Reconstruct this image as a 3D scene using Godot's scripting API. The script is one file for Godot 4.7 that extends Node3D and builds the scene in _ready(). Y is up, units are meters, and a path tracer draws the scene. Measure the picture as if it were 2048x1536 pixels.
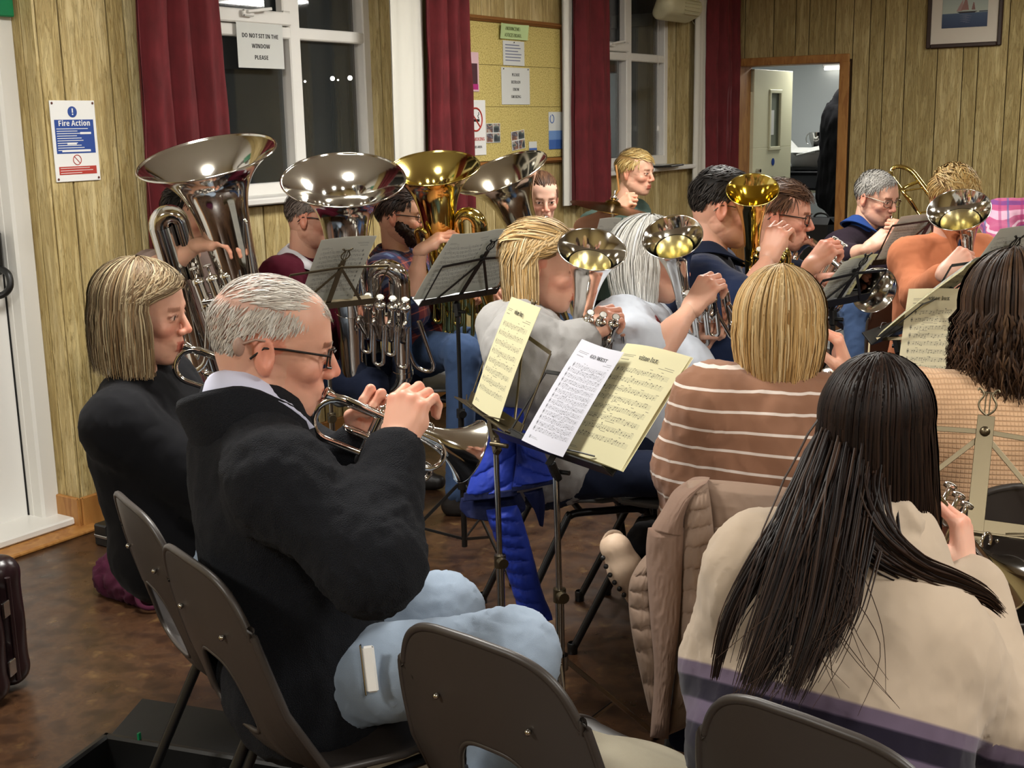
extends Node3D

# ---------------------------------------------------------------- set-up values
const FOCAL := 2478.0            # focal length in pixels of the 2048 x 1536 frame
const EYE := Vector3(0, 1.54, 0)
var cam_t: Transform3D
var cam_right: Vector3
var cam_near: Vector3            # horizontal direction from the scene towards the viewer
var mats := {}
var jobs: Array = []             # smooth bodies and garments, meshed together at the end
var jobs_out: Array = []
var used := {}
var rng := RandomNumberGenerator.new()
var folds := FastNoiseLite.new()
var fine := FastNoiseLite.new()


func _ready() -> void:
	rng.seed = 7
	folds.seed = 3
	folds.frequency = 9.0
	folds.fractal_octaves = 2
	fine.seed = 5
	fine.frequency = 60.0
	set_view()
	set_light()
	make_materials()
	cloth_materials()
	build_room()
	build_wall_things()
	build_people()
	build_stands()
	build_floor_things()
	run_jobs()


func set_view() -> void:
	var b := Basis(Vector3.UP, deg_to_rad(33.2)) * Basis(Vector3.RIGHT, deg_to_rad(-11.9)) * Basis(Vector3.BACK, deg_to_rad(-1.15))
	cam_t = Transform3D(b, EYE)
	var c := Camera3D.new()
	c.name = "camera"
	c.transform = cam_t
	c.fov = rad_to_deg(2.0 * atan(768.0 / FOCAL))
	c.near = 0.05
	c.far = 60.0
	c.current = true
	add_child(c)
	cam_right = Vector3(b.x.x, 0, b.x.z).normalized()
	cam_near = Vector3(b.z.x, 0, b.z.z).normalized()


func set_light() -> void:
	var e := Environment.new()
	e.background_mode = Environment.BG_COLOR
	e.background_color = Color(0.006, 0.007, 0.010)
	e.tonemap_mode = Environment.TONE_MAPPER_LINEAR
	e.tonemap_exposure = 1.22
	e.sdfgi_enabled = true
	e.ssao_enabled = true
	e.ssil_enabled = true
	var w := WorldEnvironment.new()
	w.name = "night"
	w.environment = e
	add_child(w)


# ---------------------------------------------------------------- places and naming
func P(x: float, y: float, d: float) -> Vector3:      # the point seen at (x, y) and d metres deep
	return cam_t * (Vector3((x - 1024.0) / FOCAL, (768.0 - y) / FOCAL, -1.0) * d)


func facing(deg: float) -> Vector3:                   # 0 towards the viewer, 90 to the picture's right, 180 away
	var a := deg_to_rad(deg)
	return cam_near * cos(a) + cam_right * sin(a)


func cam_dir(x: float, y: float, z: float) -> Vector3:
	return (cam_t.basis * Vector3(x, y, z)).normalized()


func bell_axis(at: Vector3, tilt: float, ratio: float) -> Vector3: # opening direction of a round rim seen as an ellipse
	var c := sqrt(1.0 - ratio * ratio)
	var a := deg_to_rad(tilt)
	var z := (EYE - at).normalized()
	var x := (cam_t.basis.x - z * cam_t.basis.x.dot(z)).normalized()
	return x * (-sin(a) * c) + z.cross(x) * (cos(a) * c) + z * ratio


func numbered(n: String) -> String:
	if not used.has(n):
		used[n] = 0
		return n
	used[n] += 1
	return "%s_%03d" % [n, used[n]]


func thing(called: String, label: String, category: String, at := Vector3.ZERO, group := "") -> Node3D:
	var o := Node3D.new()
	o.name = numbered(called)
	add_child(o)
	o.position = at
	meta(o, label, category, group)
	return o


func meta(o: Node, label: String, category: String, group := "") -> void:
	o.set_meta("label", label)
	o.set_meta("category", category)
	if group != "":
		o.set_meta("group", group)


func part(parent: Node3D, called: String, mesh: Mesh, m: Material, label := "") -> MeshInstance3D:
	var o := MeshInstance3D.new()
	if parent == self:
		o.name = numbered(called)
	else:
		var n := called
		var k := 0
		while parent.has_node(n):
			k += 1
			n = "%s_%03d" % [called, k]
		o.name = n
	o.mesh = mesh
	o.material_override = m
	parent.add_child(o)
	if label != "":
		o.set_meta("label", label)
	return o


func single(called: String, label: String, category: String, mesh: Mesh, m: Material, group := "") -> MeshInstance3D:
	var o := part(self, called, mesh, m)
	meta(o, label, category, group)
	return o


func structure(called: String, mesh: Mesh, m: Material) -> MeshInstance3D:
	var o := part(self, called, mesh, m)
	o.set_meta("kind", "structure")
	return o


func copy_of(o: Node3D, called: String, label: String, t: Transform3D) -> Node3D:
	var c: Node3D = o.duplicate()
	c.name = numbered(called)
	add_child(c)
	c.transform = t
	if label != "":
		c.set_meta("label", label)
	return c


# ---------------------------------------------------------------- mesh building
class MB:
	var v := PackedVector3Array()
	var n := PackedVector3Array()
	var uv := PackedVector2Array()
	var c := PackedColorArray()
	var ix := PackedInt32Array()
	var tint := Color.WHITE

	func add(p: Vector3, nn: Vector3, u: float = 0.0, w: float = 0.0) -> int:
		v.append(p)
		n.append(nn)
		uv.append(Vector2(u, w))
		c.append(tint)
		return v.size() - 1

	func tri(a: int, b: int, d: int) -> void:
		ix.append(a)
		ix.append(b)
		ix.append(d)

	func quad(a: Vector3, b: Vector3, cc: Vector3, d: Vector3) -> void:   # counter-clockwise seen from outside
		var nn := (b - a).cross(d - a).normalized()
		if nn == Vector3.ZERO:
			nn = (cc - b).cross(d - b).normalized()
		var i := add(a, nn, 0, 1)
		add(b, nn, 1, 1)
		add(cc, nn, 1, 0)
		add(d, nn, 0, 0)
		tri(i, i + 2, i + 1)
		tri(i, i + 3, i + 2)

	func grid(rows: int, cols: int, at: Callable, wrap := false, flip := false) -> void:  # at(row, col) -> Vector3
		var b := v.size()
		for r in rows:
			for k in cols:
				add(at.call(r, k), Vector3.ZERO, float(k) / maxf(1.0, cols - 1), float(r) / maxf(1.0, rows - 1))
		var last := cols if wrap else cols - 1
		for r in rows - 1:
			for k in last:
				var a := b + r * cols + k
				var d := b + r * cols + (k + 1) % cols
				var e := a + cols
				var f := d + cols
				if flip:
					ix.append_array([a, d, e, d, f, e])
				else:
					ix.append_array([a, e, d, d, e, f])
		smooth_from(b)

	func smooth_from(b: int, start := -1) -> void:      # area-weighted normals for vertices from b on
		for i in range(b, v.size()):
			n[i] = Vector3.ZERO
		var k := 0
		if start >= 0:
			k = start
		while k < ix.size():
			var i0 := ix[k]
			if i0 >= b:
				var i1 := ix[k + 1]
				var i2 := ix[k + 2]
				var nn := (v[i2] - v[i0]).cross(v[i1] - v[i0])
				n[i0] += nn
				n[i1] += nn
				n[i2] += nn
			k += 3
		for i in range(b, v.size()):
			n[i] = n[i].normalized()

	func weld_seam(b: int, rows: int, cols: int) -> void:
		for r in rows:
			var i := b + r * cols
			var j := i + cols - 1
			var s := (n[i] + n[j]).normalized()
			n[i] = s
			n[j] = s

	func tube(pts: Array, radii: Array, sides := 10, caps := true) -> void:
		var m := pts.size()
		var b := v.size()
		var t0: Vector3 = (pts[1] - pts[0]).normalized()
		var up := Vector3.UP if absf(t0.y) < 0.9 else Vector3.RIGHT
		var nx := up.cross(t0).normalized()
		for i in m:
			var t: Vector3 = (pts[mini(i + 1, m - 1)] - pts[maxi(i - 1, 0)]).normalized()
			nx = (nx - t * nx.dot(t)).normalized()
			var ny := t.cross(nx)
			var r: float = radii[i] if radii.size() > 1 else radii[0]
			for k in sides:
				var a := TAU * k / sides
				var d := nx * cos(a) + ny * sin(a)
				add(pts[i] + d * r, d, float(k) / sides, float(i) / (m - 1))
		for i in m - 1:
			for k in sides:
				var a := b + i * sides + k
				var d := b + i * sides + (k + 1) % sides
				ix.append_array([a, a + sides, d, d, a + sides, d + sides])
		if caps:
			for e in 2:
				var o: int = b + (0 if e == 0 else (m - 1) * sides)
				var p: Vector3 = pts[0] if e == 0 else pts[m - 1]
				var q: Vector3 = (pts[0] - pts[1]).normalized() if e == 0 else (pts[m - 1] - pts[m - 2]).normalized()
				var cc := add(p, q)
				var ring := v.size()
				for k in sides:
					add(v[o + k], q)
				for k in sides:
					var k2 := (k + 1) % sides
					if e == 0:
						ix.append_array([cc, ring + k, ring + k2])
					else:
						ix.append_array([cc, ring + k2, ring + k])

	func lathe(profile: Array, t: Transform3D, sides := 32) -> void:   # profile of Vector2(radius, height) round the y axis of t
		var m := profile.size()
		var b := v.size()
		for i in m:
			var q: Vector2 = profile[i]
			var d: Vector2 = (profile[mini(i + 1, m - 1)] - profile[maxi(i - 1, 0)])
			var nn := Vector2(d.y, -d.x).normalized()
			for k in sides:
				var a := TAU * k / sides
				add(t * Vector3(q.x * cos(a), q.y, q.x * sin(a)), (t.basis * Vector3(nn.x * cos(a), nn.y, nn.x * sin(a))).normalized(), float(k) / sides, float(i) / (m - 1))
		for i in m - 1:
			for k in sides:
				var a := b + i * sides + k
				var d2 := b + i * sides + (k + 1) % sides
				ix.append_array([a, d2, a + sides, d2, d2 + sides, a + sides])

	func ball(p: Vector3, r: float, sides := 10, sq := Vector3.ONE) -> void:
		var b := v.size()
		var rows := sides / 2 + 1
		for i in rows + 1:
			var th := PI * i / rows
			for k in sides:
				var a := TAU * k / sides
				var d := Vector3(sin(th) * cos(a), cos(th), sin(th) * sin(a))
				add(p + d * sq * r, (d / sq).normalized())
		for i in rows:
			for k in sides:
				var a := b + i * sides + k
				var d2 := b + i * sides + (k + 1) % sides
				ix.append_array([a, d2, a + sides, d2, d2 + sides, a + sides])

	func box(t: Transform3D, size: Vector3, bevel := 0.0) -> void:
		var h := size * 0.5
		var e := minf(bevel, minf(h.x, minf(h.y, h.z)) * 0.9)
		for ax in 3:
			for s in [-1.0, 1.0]:
				var u := (ax + 1) % 3
				var w := (ax + 2) % 3
				var q := []
				for k in [[-1, -1], [1, -1], [1, 1], [-1, 1]]:
					var p := Vector3.ZERO
					p[ax] = s * h[ax]
					p[u] = k[0] * (h[u] - e)
					p[w] = k[1] * (h[w] - e)
					q.append(t * p)
				if s > 0:
					quad(q[0], q[1], q[2], q[3])
				else:
					quad(q[1], q[0], q[3], q[2])
				if e > 0.0:
					for s2 in [-1.0, 1.0]:          # chamfer between faces ax and u
						var a := Vector3.ZERO
						a[ax] = s * h[ax]
						a[u] = s2 * (h[u] - e)
						var c2 := Vector3.ZERO
						c2[ax] = s * (h[ax] - e)
						c2[u] = s2 * h[u]
						var z := Vector3.ZERO
						z[w] = h[w] - e
						if s * s2 > 0:
							quad(t * (a - z), t * (c2 - z), t * (c2 + z), t * (a + z))
						else:
							quad(t * (c2 - z), t * (a - z), t * (a + z), t * (c2 + z))

	func bx(at: Vector3, size: Vector3, bevel := 0.0) -> void:
		box(Transform3D(Basis.IDENTITY, at), size, bevel)

	func bar(a: Vector3, b: Vector3, w: float, h: float, up := Vector3.UP) -> void:  # a flat strip from a to b, w across, h thick along «up»
		var z := (b - a).normalized()
		var x := up.cross(z).normalized()
		var y := z.cross(x)
		box(Transform3D(Basis(x, y, z), (a + b) * 0.5), Vector3(w, h, a.distance_to(b)), minf(w, h) * 0.2)

	func append(o: MB, t: Transform3D) -> void:
		var b := v.size()
		var flip := t.basis.determinant() < 0.0
		for i in o.v.size():
			v.append(t * o.v[i])
			n.append((t.basis * o.n[i]).normalized())
		uv.append_array(o.uv)
		c.append_array(o.c)
		for i in range(0, o.ix.size(), 3):
			ix.append(o.ix[i] + b)
			ix.append(o.ix[i + (2 if flip else 1)] + b)
			ix.append(o.ix[i + (1 if flip else 2)] + b)

	func mesh() -> ArrayMesh:
		for k in range(0, ix.size(), 3):      # front faces agree with the given normals
			var i0 := ix[k]
			var i1 := ix[k + 1]
			var i2 := ix[k + 2]
			if (v[i2] - v[i0]).cross(v[i1] - v[i0]).dot(n[i0] + n[i1] + n[i2]) < 0.0:
				ix[k + 1] = i2
				ix[k + 2] = i1
		var a := []
		a.resize(Mesh.ARRAY_MAX)
		a[Mesh.ARRAY_VERTEX] = v
		a[Mesh.ARRAY_NORMAL] = n
		a[Mesh.ARRAY_TEX_UV] = uv
		a[Mesh.ARRAY_COLOR] = c
		a[Mesh.ARRAY_INDEX] = ix
		var m := ArrayMesh.new()
		if v.size() > 0 and ix.size() > 0:
			m.add_surface_from_arrays(Mesh.PRIMITIVE_TRIANGLES, a)
		return m


func box_mesh(size: Vector3, bevel := 0.0, at := Vector3.ZERO) -> ArrayMesh:
	var b := MB.new()
	b.bx(at, size, bevel)
	return b.mesh()


func tube_mesh(pts: Array, radii: Array, sides := 10) -> ArrayMesh:
	var b := MB.new()
	b.tube(pts, radii, sides)
	return b.mesh()


func arc(c: Vector3, x: Vector3, y: Vector3, a0: float, a1: float, steps: int) -> Array:
	var o := []
	for i in steps + 1:
		var a := lerpf(a0, a1, float(i) / steps)
		o.append(c + x * cos(a) + y * sin(a))
	return o


func spline(pts: Array, steps := 6) -> Array:          # Catmull-Rom through the points (Vector3 or Vector2)
	var o := []
	var m := pts.size()
	for i in m - 1:
		var a = pts[maxi(i - 1, 0)]
		var b = pts[i]
		var c = pts[i + 1]
		var d = pts[mini(i + 2, m - 1)]
		for k in steps:
			o.append(b.cubic_interpolate(c, a, d, float(k) / steps))
	o.append(pts[m - 1])
	return o


func lerps(vals: Array, count: int) -> Array:
	var o := []
	for i in count:
		var x := float(i) / (count - 1) * (vals.size() - 1)
		var k := mini(int(x), vals.size() - 2)
		o.append(lerpf(vals[k], vals[k + 1], x - k))
	return o


# ---------------------------------------------------------------- smooth shapes: joined distance fields meshed as surface nets
# A bone is [a, b, ra, rb] (a tapered capsule) or [Transform3D, radii] (an ellipsoid); a last entry < 0 carves.
static func net(bones: Array, cell: float, k: float) -> MB:
	var lo := Vector3.INF
	var hi := -Vector3.INF
	var pad := cell * 3.0 + k * 0.5
	for b in bones:
		if b[0] is Vector3:
			var r: float = maxf(b[2], b[3]) + pad
			lo = lo.min(b[0] - Vector3.ONE * r).min(b[1] - Vector3.ONE * r)
			hi = hi.max(b[0] + Vector3.ONE * r).max(b[1] + Vector3.ONE * r)
		else:
			var t: Transform3D = b[0]
			var e: Vector3 = b[1]
			var h := (t.basis.x * e.x).abs() + (t.basis.y * e.y).abs() + (t.basis.z * e.z).abs() + Vector3.ONE * pad
			lo = lo.min(t.origin - h)
			hi = hi.max(t.origin + h)
	var nx := int((hi.x - lo.x) / cell) + 2
	var ny := int((hi.y - lo.y) / cell) + 2
	var nz := int((hi.z - lo.z) / cell) + 2
	var sy := nx
	var sz := nx * ny
	var f := PackedFloat32Array()
	f.resize(nx * ny * nz)
	f.fill(10.0)
	for b in bones:
		var cap: bool = b[0] is Vector3
		var a: Vector3
		var ab: Vector3
		var inv := 0.0
		var ra := 0.0
		var dr := 0.0
		var it: Transform3D
		var er: Vector3
		var l: Vector3
		var h2: Vector3
		var carve := false
		var kk := k
		if cap:
			a = b[0]
			ab = b[1] - a
			inv = 1.0 / maxf(ab.length_squared(), 1e-9)
			ra = b[2]
			dr = b[3] - ra
			var r2 := maxf(b[2], b[3]) + pad
			l = a.min(b[1]) - Vector3.ONE * r2
			h2 = a.max(b[1]) + Vector3.ONE * r2
			if b.size() > 4:
				carve = b[4] < 0.0
				kk = absf(b[4])
		else:
			var t: Transform3D = b[0]
			er = b[1]
			it = t.affine_inverse()
			var h3 := (t.basis.x * er.x).abs() + (t.basis.y * er.y).abs() + (t.basis.z * er.z).abs() + Vector3.ONE * pad
			l = t.origin - h3
			h2 = t.origin + h3
			if b.size() > 2:
				carve = b[2] < 0.0
				kk = absf(b[2])
		var q := 0.25 / kk
		var i0 := maxi(0, int((l.x - lo.x) / cell))
		var i1 := mini(nx - 1, int((h2.x - lo.x) / cell) + 1)
		var j0 := maxi(0, int((l.y - lo.y) / cell))
		var j1 := mini(ny - 1, int((h2.y - lo.y) / cell) + 1)
		var k0 := maxi(0, int((l.z - lo.z) / cell))
		var k1 := mini(nz - 1, int((h2.z - lo.z) / cell) + 1)
		for z in range(k0, k1 + 1):
			for y in range(j0, j1 + 1):
				var p := Vector3(lo.x + i0 * cell, lo.y + y * cell, lo.z + z * cell)
				var at := i0 + y * sy + z * sz
				for x in range(i0, i1 + 1):
					var d: float
					if cap:
						var pa := p - a
						var tt := clampf(pa.dot(ab) * inv, 0.0, 1.0)
						d = (pa - ab * tt).length() - ra - dr * tt
					else:
						var w := it * p
						var e0 := w / er
						var g := e0.length()
						d = g * (g - 1.0) / maxf((e0 / er).length(), 1e-6)
					if carve:
						d = -d
						var o2 := f[at]
						if o2 < 9.0:
							var hh := kk - absf(o2 - d)
							var mx := maxf(o2, d)
							f[at] = mx if hh <= 0.0 else mx + hh * hh * q
					elif d < pad:
						var o := f[at]
						if o > 9.0:
							f[at] = d
						else:
							var hh := kk - absf(o - d)
							var mn := minf(o, d)
							f[at] = mn if hh <= 0.0 else mn - hh * hh * q
					p.x += cell
					at += 1
	var m := MB.new()
	var id := PackedInt32Array()
	id.resize(nx * ny * nz)
	id.fill(-1)
	var near := cell * (4.0 if cell < 0.005 else 2.3)
	var off := [0, 1, sy, 1 + sy, sz, 1 + sz, sy + sz, 1 + sy + sz]
	var cx := [0.0, 1.0, 0.0, 1.0, 0.0, 1.0, 0.0, 1.0]
	var cy := [0.0, 0.0, 1.0, 1.0, 0.0, 0.0, 1.0, 1.0]
	var cz := [0.0, 0.0, 0.0, 0.0, 1.0, 1.0, 1.0, 1.0]
	var edges := [0, 1, 2, 3, 4, 5, 6, 7, 0, 2, 1, 3, 4, 6, 5, 7, 0, 4, 1, 5, 2, 6, 3, 7]
	for z in nz - 1:
		for y in ny - 1:
			var at := y * sy + z * sz
			for x in nx - 1:
				var f0 := f[at]
				if absf(f0) < near:
					var neg := 0
					for c in 8:
						if f[at + off[c]] < 0.0:
							neg += 1
					if neg > 0 and neg < 8:
						var s := Vector3.ZERO
						var cnt := 0
						var e := 0
						while e < 24:
							var ca: int = edges[e]
							var cb: int = edges[e + 1]
							var fa := f[at + off[ca]]
							var fb := f[at + off[cb]]
							if (fa < 0.0) != (fb < 0.0):
								var t := fa / (fa - fb)
								s += Vector3(cx[ca] + (cx[cb] - cx[ca]) * t, cy[ca] + (cy[cb] - cy[ca]) * t, cz[ca] + (cz[cb] - cz[ca]) * t)
								cnt += 1
							e += 2
						id[at] = m.v.size()
						m.v.append(lo + (Vector3(x, y, z) + s / cnt) * cell)
				at += 1
	for z in range(1, nz - 1):
		for y in range(1, ny - 1):
			var at := 1 + y * sy + z * sz
			for x in range(1, nx - 1):
				if id[at] >= 0 or absf(f[at]) < near:
					var ins := f[at] < 0.0
					for ax in 3:
						var u: int = [1, sy, sz][ax]
						if (f[at + u] < 0.0) != ins:
							var v1: int = [sy, sz, 1][ax]
							var v2: int = [sz, 1, sy][ax]
							var a := id[at]
							var b2 := id[at - v1]
							var c2 := id[at - v1 - v2]
							var d2 := id[at - v2]
							if a >= 0 and b2 >= 0 and c2 >= 0 and d2 >= 0:
								if ins:
									m.ix.append_array([a, c2, b2, a, d2, c2])
								else:
									m.ix.append_array([a, b2, c2, a, c2, d2])
				at += 1
	m.n.resize(m.v.size())
	m.uv.resize(m.v.size())
	m.c.resize(m.v.size())
	m.c.fill(Color.WHITE)
	m.smooth_from(0, 0)
	return m


func later(o: MeshInstance3D, work: Callable) -> void:   # work() -> MB, run with the others on all cores
	jobs.append([o, work])


func run_jobs() -> void:
	jobs_out.resize(jobs.size())
	var g := WorkerThreadPool.add_group_task(_one_job, jobs.size())
	WorkerThreadPool.wait_for_group_task_completion(g)
	for i in jobs.size():
		var b: MB = jobs_out[i]
		jobs[i][0].mesh = b.mesh()


func _one_job(i: int) -> void:
	jobs_out[i] = jobs[i][1].call()


# ---------------------------------------------------------------- materials
func mat(key: String, col: Color, rough := 0.6, metal := 0.0) -> StandardMaterial3D:
	if mats.has(key):
		return mats[key]
	var m := StandardMaterial3D.new()
	m.resource_name = key
	m.albedo_color = col
	m.roughness = rough
	m.metallic = metal
	mats[key] = m
	return m


func hexc(s: String) -> Color:
	return Color.html(s)


func noise_tex(seed_: int, freq: float, ramp: Array, size := 512, oct := 4, warp := 0.0, normal := false, kind := FastNoiseLite.TYPE_SIMPLEX_SMOOTH) -> NoiseTexture2D:
	var n := FastNoiseLite.new()
	n.seed = seed_
	n.noise_type = kind
	n.frequency = freq
	n.fractal_octaves = oct
	if warp > 0.0:
		n.domain_warp_enabled = true
		n.domain_warp_amplitude = warp
		n.domain_warp_frequency = freq * 0.8
	var t := NoiseTexture2D.new()
	t.width = size
	t.height = size
	t.seamless = true
	t.noise = n
	if normal:
		t.as_normal_map = true
		t.bump_strength = 6.0
	elif ramp.size() > 0:
		var g := Gradient.new()
		var offs := PackedFloat32Array()
		var cols := PackedColorArray()
		for r in ramp:
			offs.append(r[0])
			cols.append(r[1])
		g.offsets = offs
		g.colors = cols
		t.color_ramp = g
	return t


func world_map(m: StandardMaterial3D, s: Vector3) -> void:
	m.uv1_triplanar = true
	m.uv1_world_triplanar = true
	m.uv1_scale = s


func cloth(key: String, col: Color, rough := 0.9, bump := 0.0, scale := 30.0) -> StandardMaterial3D:
	if mats.has(key):
		return mats[key]
	var m := mat(key, col, rough)
	m.vertex_color_use_as_albedo = true
	m.vertex_color_is_srgb = true
	m.rim_enabled = true
	m.rim = 0.25
	m.rim_tint = 0.6
	m.metallic_specular = 0.25
	if bump > 0.0:
		m.heightmap_enabled = true
		m.heightmap_scale = bump
		m.heightmap_texture = tex_weave
		world_map(m, Vector3.ONE * scale)
	return m

var tex_weave: Texture2D
var tex_wood: Texture2D
var tex_relief: Texture2D


func make_materials() -> void:
	tex_weave = noise_tex(11, 0.09, [], 256, 2)
	tex_wood = noise_tex(21, 0.006, [[0.0, hexc("a09268")], [0.30, hexc("b8ac84")], [0.46, hexc("c4ba92")], [0.52, hexc("a4966c")], [0.58, hexc("c6bc96")], [0.8, hexc("cec6a2")], [1.0, hexc("d8d2b2")]], 1024, 5, 60.0)
	tex_relief = noise_tex(22, 0.012, [[0.0, Color(0, 0, 0)], [0.42, Color(0.75, 0.75, 0.75)], [0.5, Color(0.2, 0.2, 0.2)], [0.56, Color(0.8, 0.8, 0.8)], [1.0, Color.WHITE]], 1024, 4, 70.0)
	var tints := ["fff1d8", "f6e7ca", "fff4e0", "efdfc0"]
	for i in 4:
		var m := mat("panel_%d" % i, hexc(tints[i]), 0.55)
		m.albedo_texture = tex_wood
		m.heightmap_enabled = true
		m.heightmap_texture = tex_relief
		m.heightmap_scale = 0.35
		world_map(m, Vector3(3.4, 0.34, 3.4))
		m.uv1_offset = Vector3(i * 0.37, i * 0.21, i * 0.53)
		m.metallic_specular = 0.4
	var bk := ["e2d4b4", "d8caa8", "e8dabc", "d4c6a4"]
	for i in 4:
		var m := mat("back_panel_%d" % i, hexc(bk[i]), 0.6)
		m.albedo_texture = tex_wood
		m.heightmap_enabled = true
		m.heightmap_texture = tex_relief
		m.heightmap_scale = 0.35
		world_map(m, Vector3(3.4, 0.34, 3.4))
		m.uv1_offset = Vector3(i * 0.31, i * 0.27, i * 0.43)
	var pine := mat("pine", hexc("b8905c"), 0.5)
	pine.albedo_texture = noise_tex(31, 0.01, [[0.0, hexc("d0b088")], [0.5, hexc("f0dcb8")], [0.62, hexc("ccac84")], [1.0, hexc("ffeed4")]], 256, 4, 30.0)
	world_map(pine, Vector3(3, 0.7, 3))
	mat("groove", hexc("3a2a14"), 0.9)
	mat("plaster", hexc("d8d4c6"), 0.9)
	mat("store_wall", hexc("ccd2d2"), 0.9)
	mat("upvc", hexc("e4e2dd"), 0.35)
	mat("upvc_frame", hexc("dcdad4"), 0.35)
	mat("black_plastic", hexc("121212"), 0.4)
	mat("gap_dark", hexc("0c0c0c"), 0.9)
	mat("green_plastic", hexc("0c7a4c"), 0.4)
	mat("cream_paint", hexc("d4d3b4"), 0.5)
	mat("heater_cream", hexc("d6d2b0"), 0.45)
	var g := mat("glass", Color(0.9, 0.95, 0.95, 0.015), 0.03)
	g.transparency = BaseMaterial3D.TRANSPARENCY_ALPHA
	var fg := mat("wired_glass", hexc("7d8478"), 0.25)
	var fl := mat("floor", hexc("ffffff"), 0.42)
	fl.albedo_texture = noise_tex(41, 0.012, [[0.0, hexc("2a1a10")], [0.4, hexc("3c281a")], [0.55, hexc("4a3220")], [0.66, hexc("402a1b")], [0.85, hexc("5a4228")], [1.0, hexc("6c5638")]], 1024, 6, 20.0)
	fl.roughness_texture = noise_tex(42, 0.02, [[0.0, Color(0.55, 0.55, 0.55)], [1.0, Color(1, 1, 1)]], 512, 5)
	world_map(fl, Vector3(0.8, 0.8, 0.8))
	mat("ceiling", hexc("eeece4"), 0.9)
	var velvet := mat("velvet", hexc("701a22"), 0.85)
	velvet.albedo_texture = noise_tex(51, 0.02, [[0.0, hexc("b8a8a8")], [1.0, hexc("ffffff")]], 256, 4)
	world_map(velvet, Vector3(4, 1.2, 4))
	velvet.rim_enabled = true
	velvet.rim = 0.35
	velvet.rim_tint = 0.8
	mat("lining", hexc("d8d6cc"), 0.9)
	var cork := mat("cork", hexc("ffffff"), 0.85)
	cork.albedo_texture = noise_tex(61, 0.08, [[0.0, hexc("8c7838")], [0.36, hexc("b8a660")], [0.5, hexc("c6b46c")], [0.7, hexc("cebc74")], [1.0, hexc("dacb90")]], 512, 4)
	world_map(cork, Vector3(2.2, 2.2, 2.2))
	mat("frame_pine", hexc("8a5a2c"), 0.45)
	mat("frame_dark", hexc("2a160c"), 0.35)
	mat("paper", hexc("d8dad6"), 0.85).backlight_enabled = true
	mats.paper.backlight = Color(0.5, 0.5, 0.5)
	mat("paper_yellow", hexc("d8cfa4"), 0.85)
	mat("ink", hexc("1c1c1c"), 0.8)
	mat("silver", Color(0.86, 0.85, 0.83), 0.09, 1.0)
	mat("silver_dull", Color(0.74, 0.72, 0.70), 0.2, 1.0)
	mat("brass", Color(0.87, 0.79, 0.47), 0.10, 1.0)
	mat("gold_wash", Color(0.97, 0.94, 0.80), 0.2, 1.0)
	mat("old_brass", Color(0.50, 0.38, 0.16), 0.25, 1.0)
	mat("nickel", Color(0.80, 0.77, 0.70), 0.12, 1.0)
	mat("chrome", Color(0.75, 0.74, 0.72), 0.12, 1.0)
	mat("stand_metal", Color(0.44, 0.40, 0.32), 0.38, 1.0)
	mat("stand_black", hexc("151515"), 0.35)
	mat("chair_plastic", hexc("39332f"), 0.42).metallic_specular = 0.5
	mat("chair_grey", hexc("6e6e6c"), 0.5)
	mat("chair_steel", hexc("141416"), 0.32)
	for k in ["silver", "brass"]:
		mats[k].albedo_color = mats[k].albedo_color


# ---------------------------------------------------------------- the room
const WX := -4.0      # inner face of the window wall
const GX := -4.2      # window plane
const BZ := -9.35     # inner face of the far wall
const TOP := 2.75


func lay_planks(wall: Node3D, cuts: Array, spans: Callable, place: Callable, key: String) -> void:
	# cuts: groove places along the wall; spans(a, b) -> list of [low, high]; place(a, b, lo, hi) -> [centre, size]
	var variants := 4
	for i in cuts.size() - 1:
		var a: float = cuts[i]
		var b: float = cuts[i + 1]
		for s in spans.call(a, b):
			var q = place.call(a, b, s[0], s[1])
			part(wall, "plank", box_mesh(q[1], 0.002, q[0]), mats[key + str((i * 7 + int(s[0] * 10)) % variants)])


func make_cuts(from: float, to: float, known: Array, seed_: int) -> Array:
	var r := RandomNumberGenerator.new()
	r.seed = seed_
	var o := [from]
	var w := [0.15, 0.10, 0.20, 0.13, 0.17]
	var k := known.duplicate()
	while o[-1] - 0.05 > to:
		var n: float = o[-1] - w[r.randi() % 5]
		if k.size() > 0 and n < k[0] + 0.06:
			n = k.pop_front()
		if n < to + 0.06:
			n = to
		o.append(n)
	return o


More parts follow.
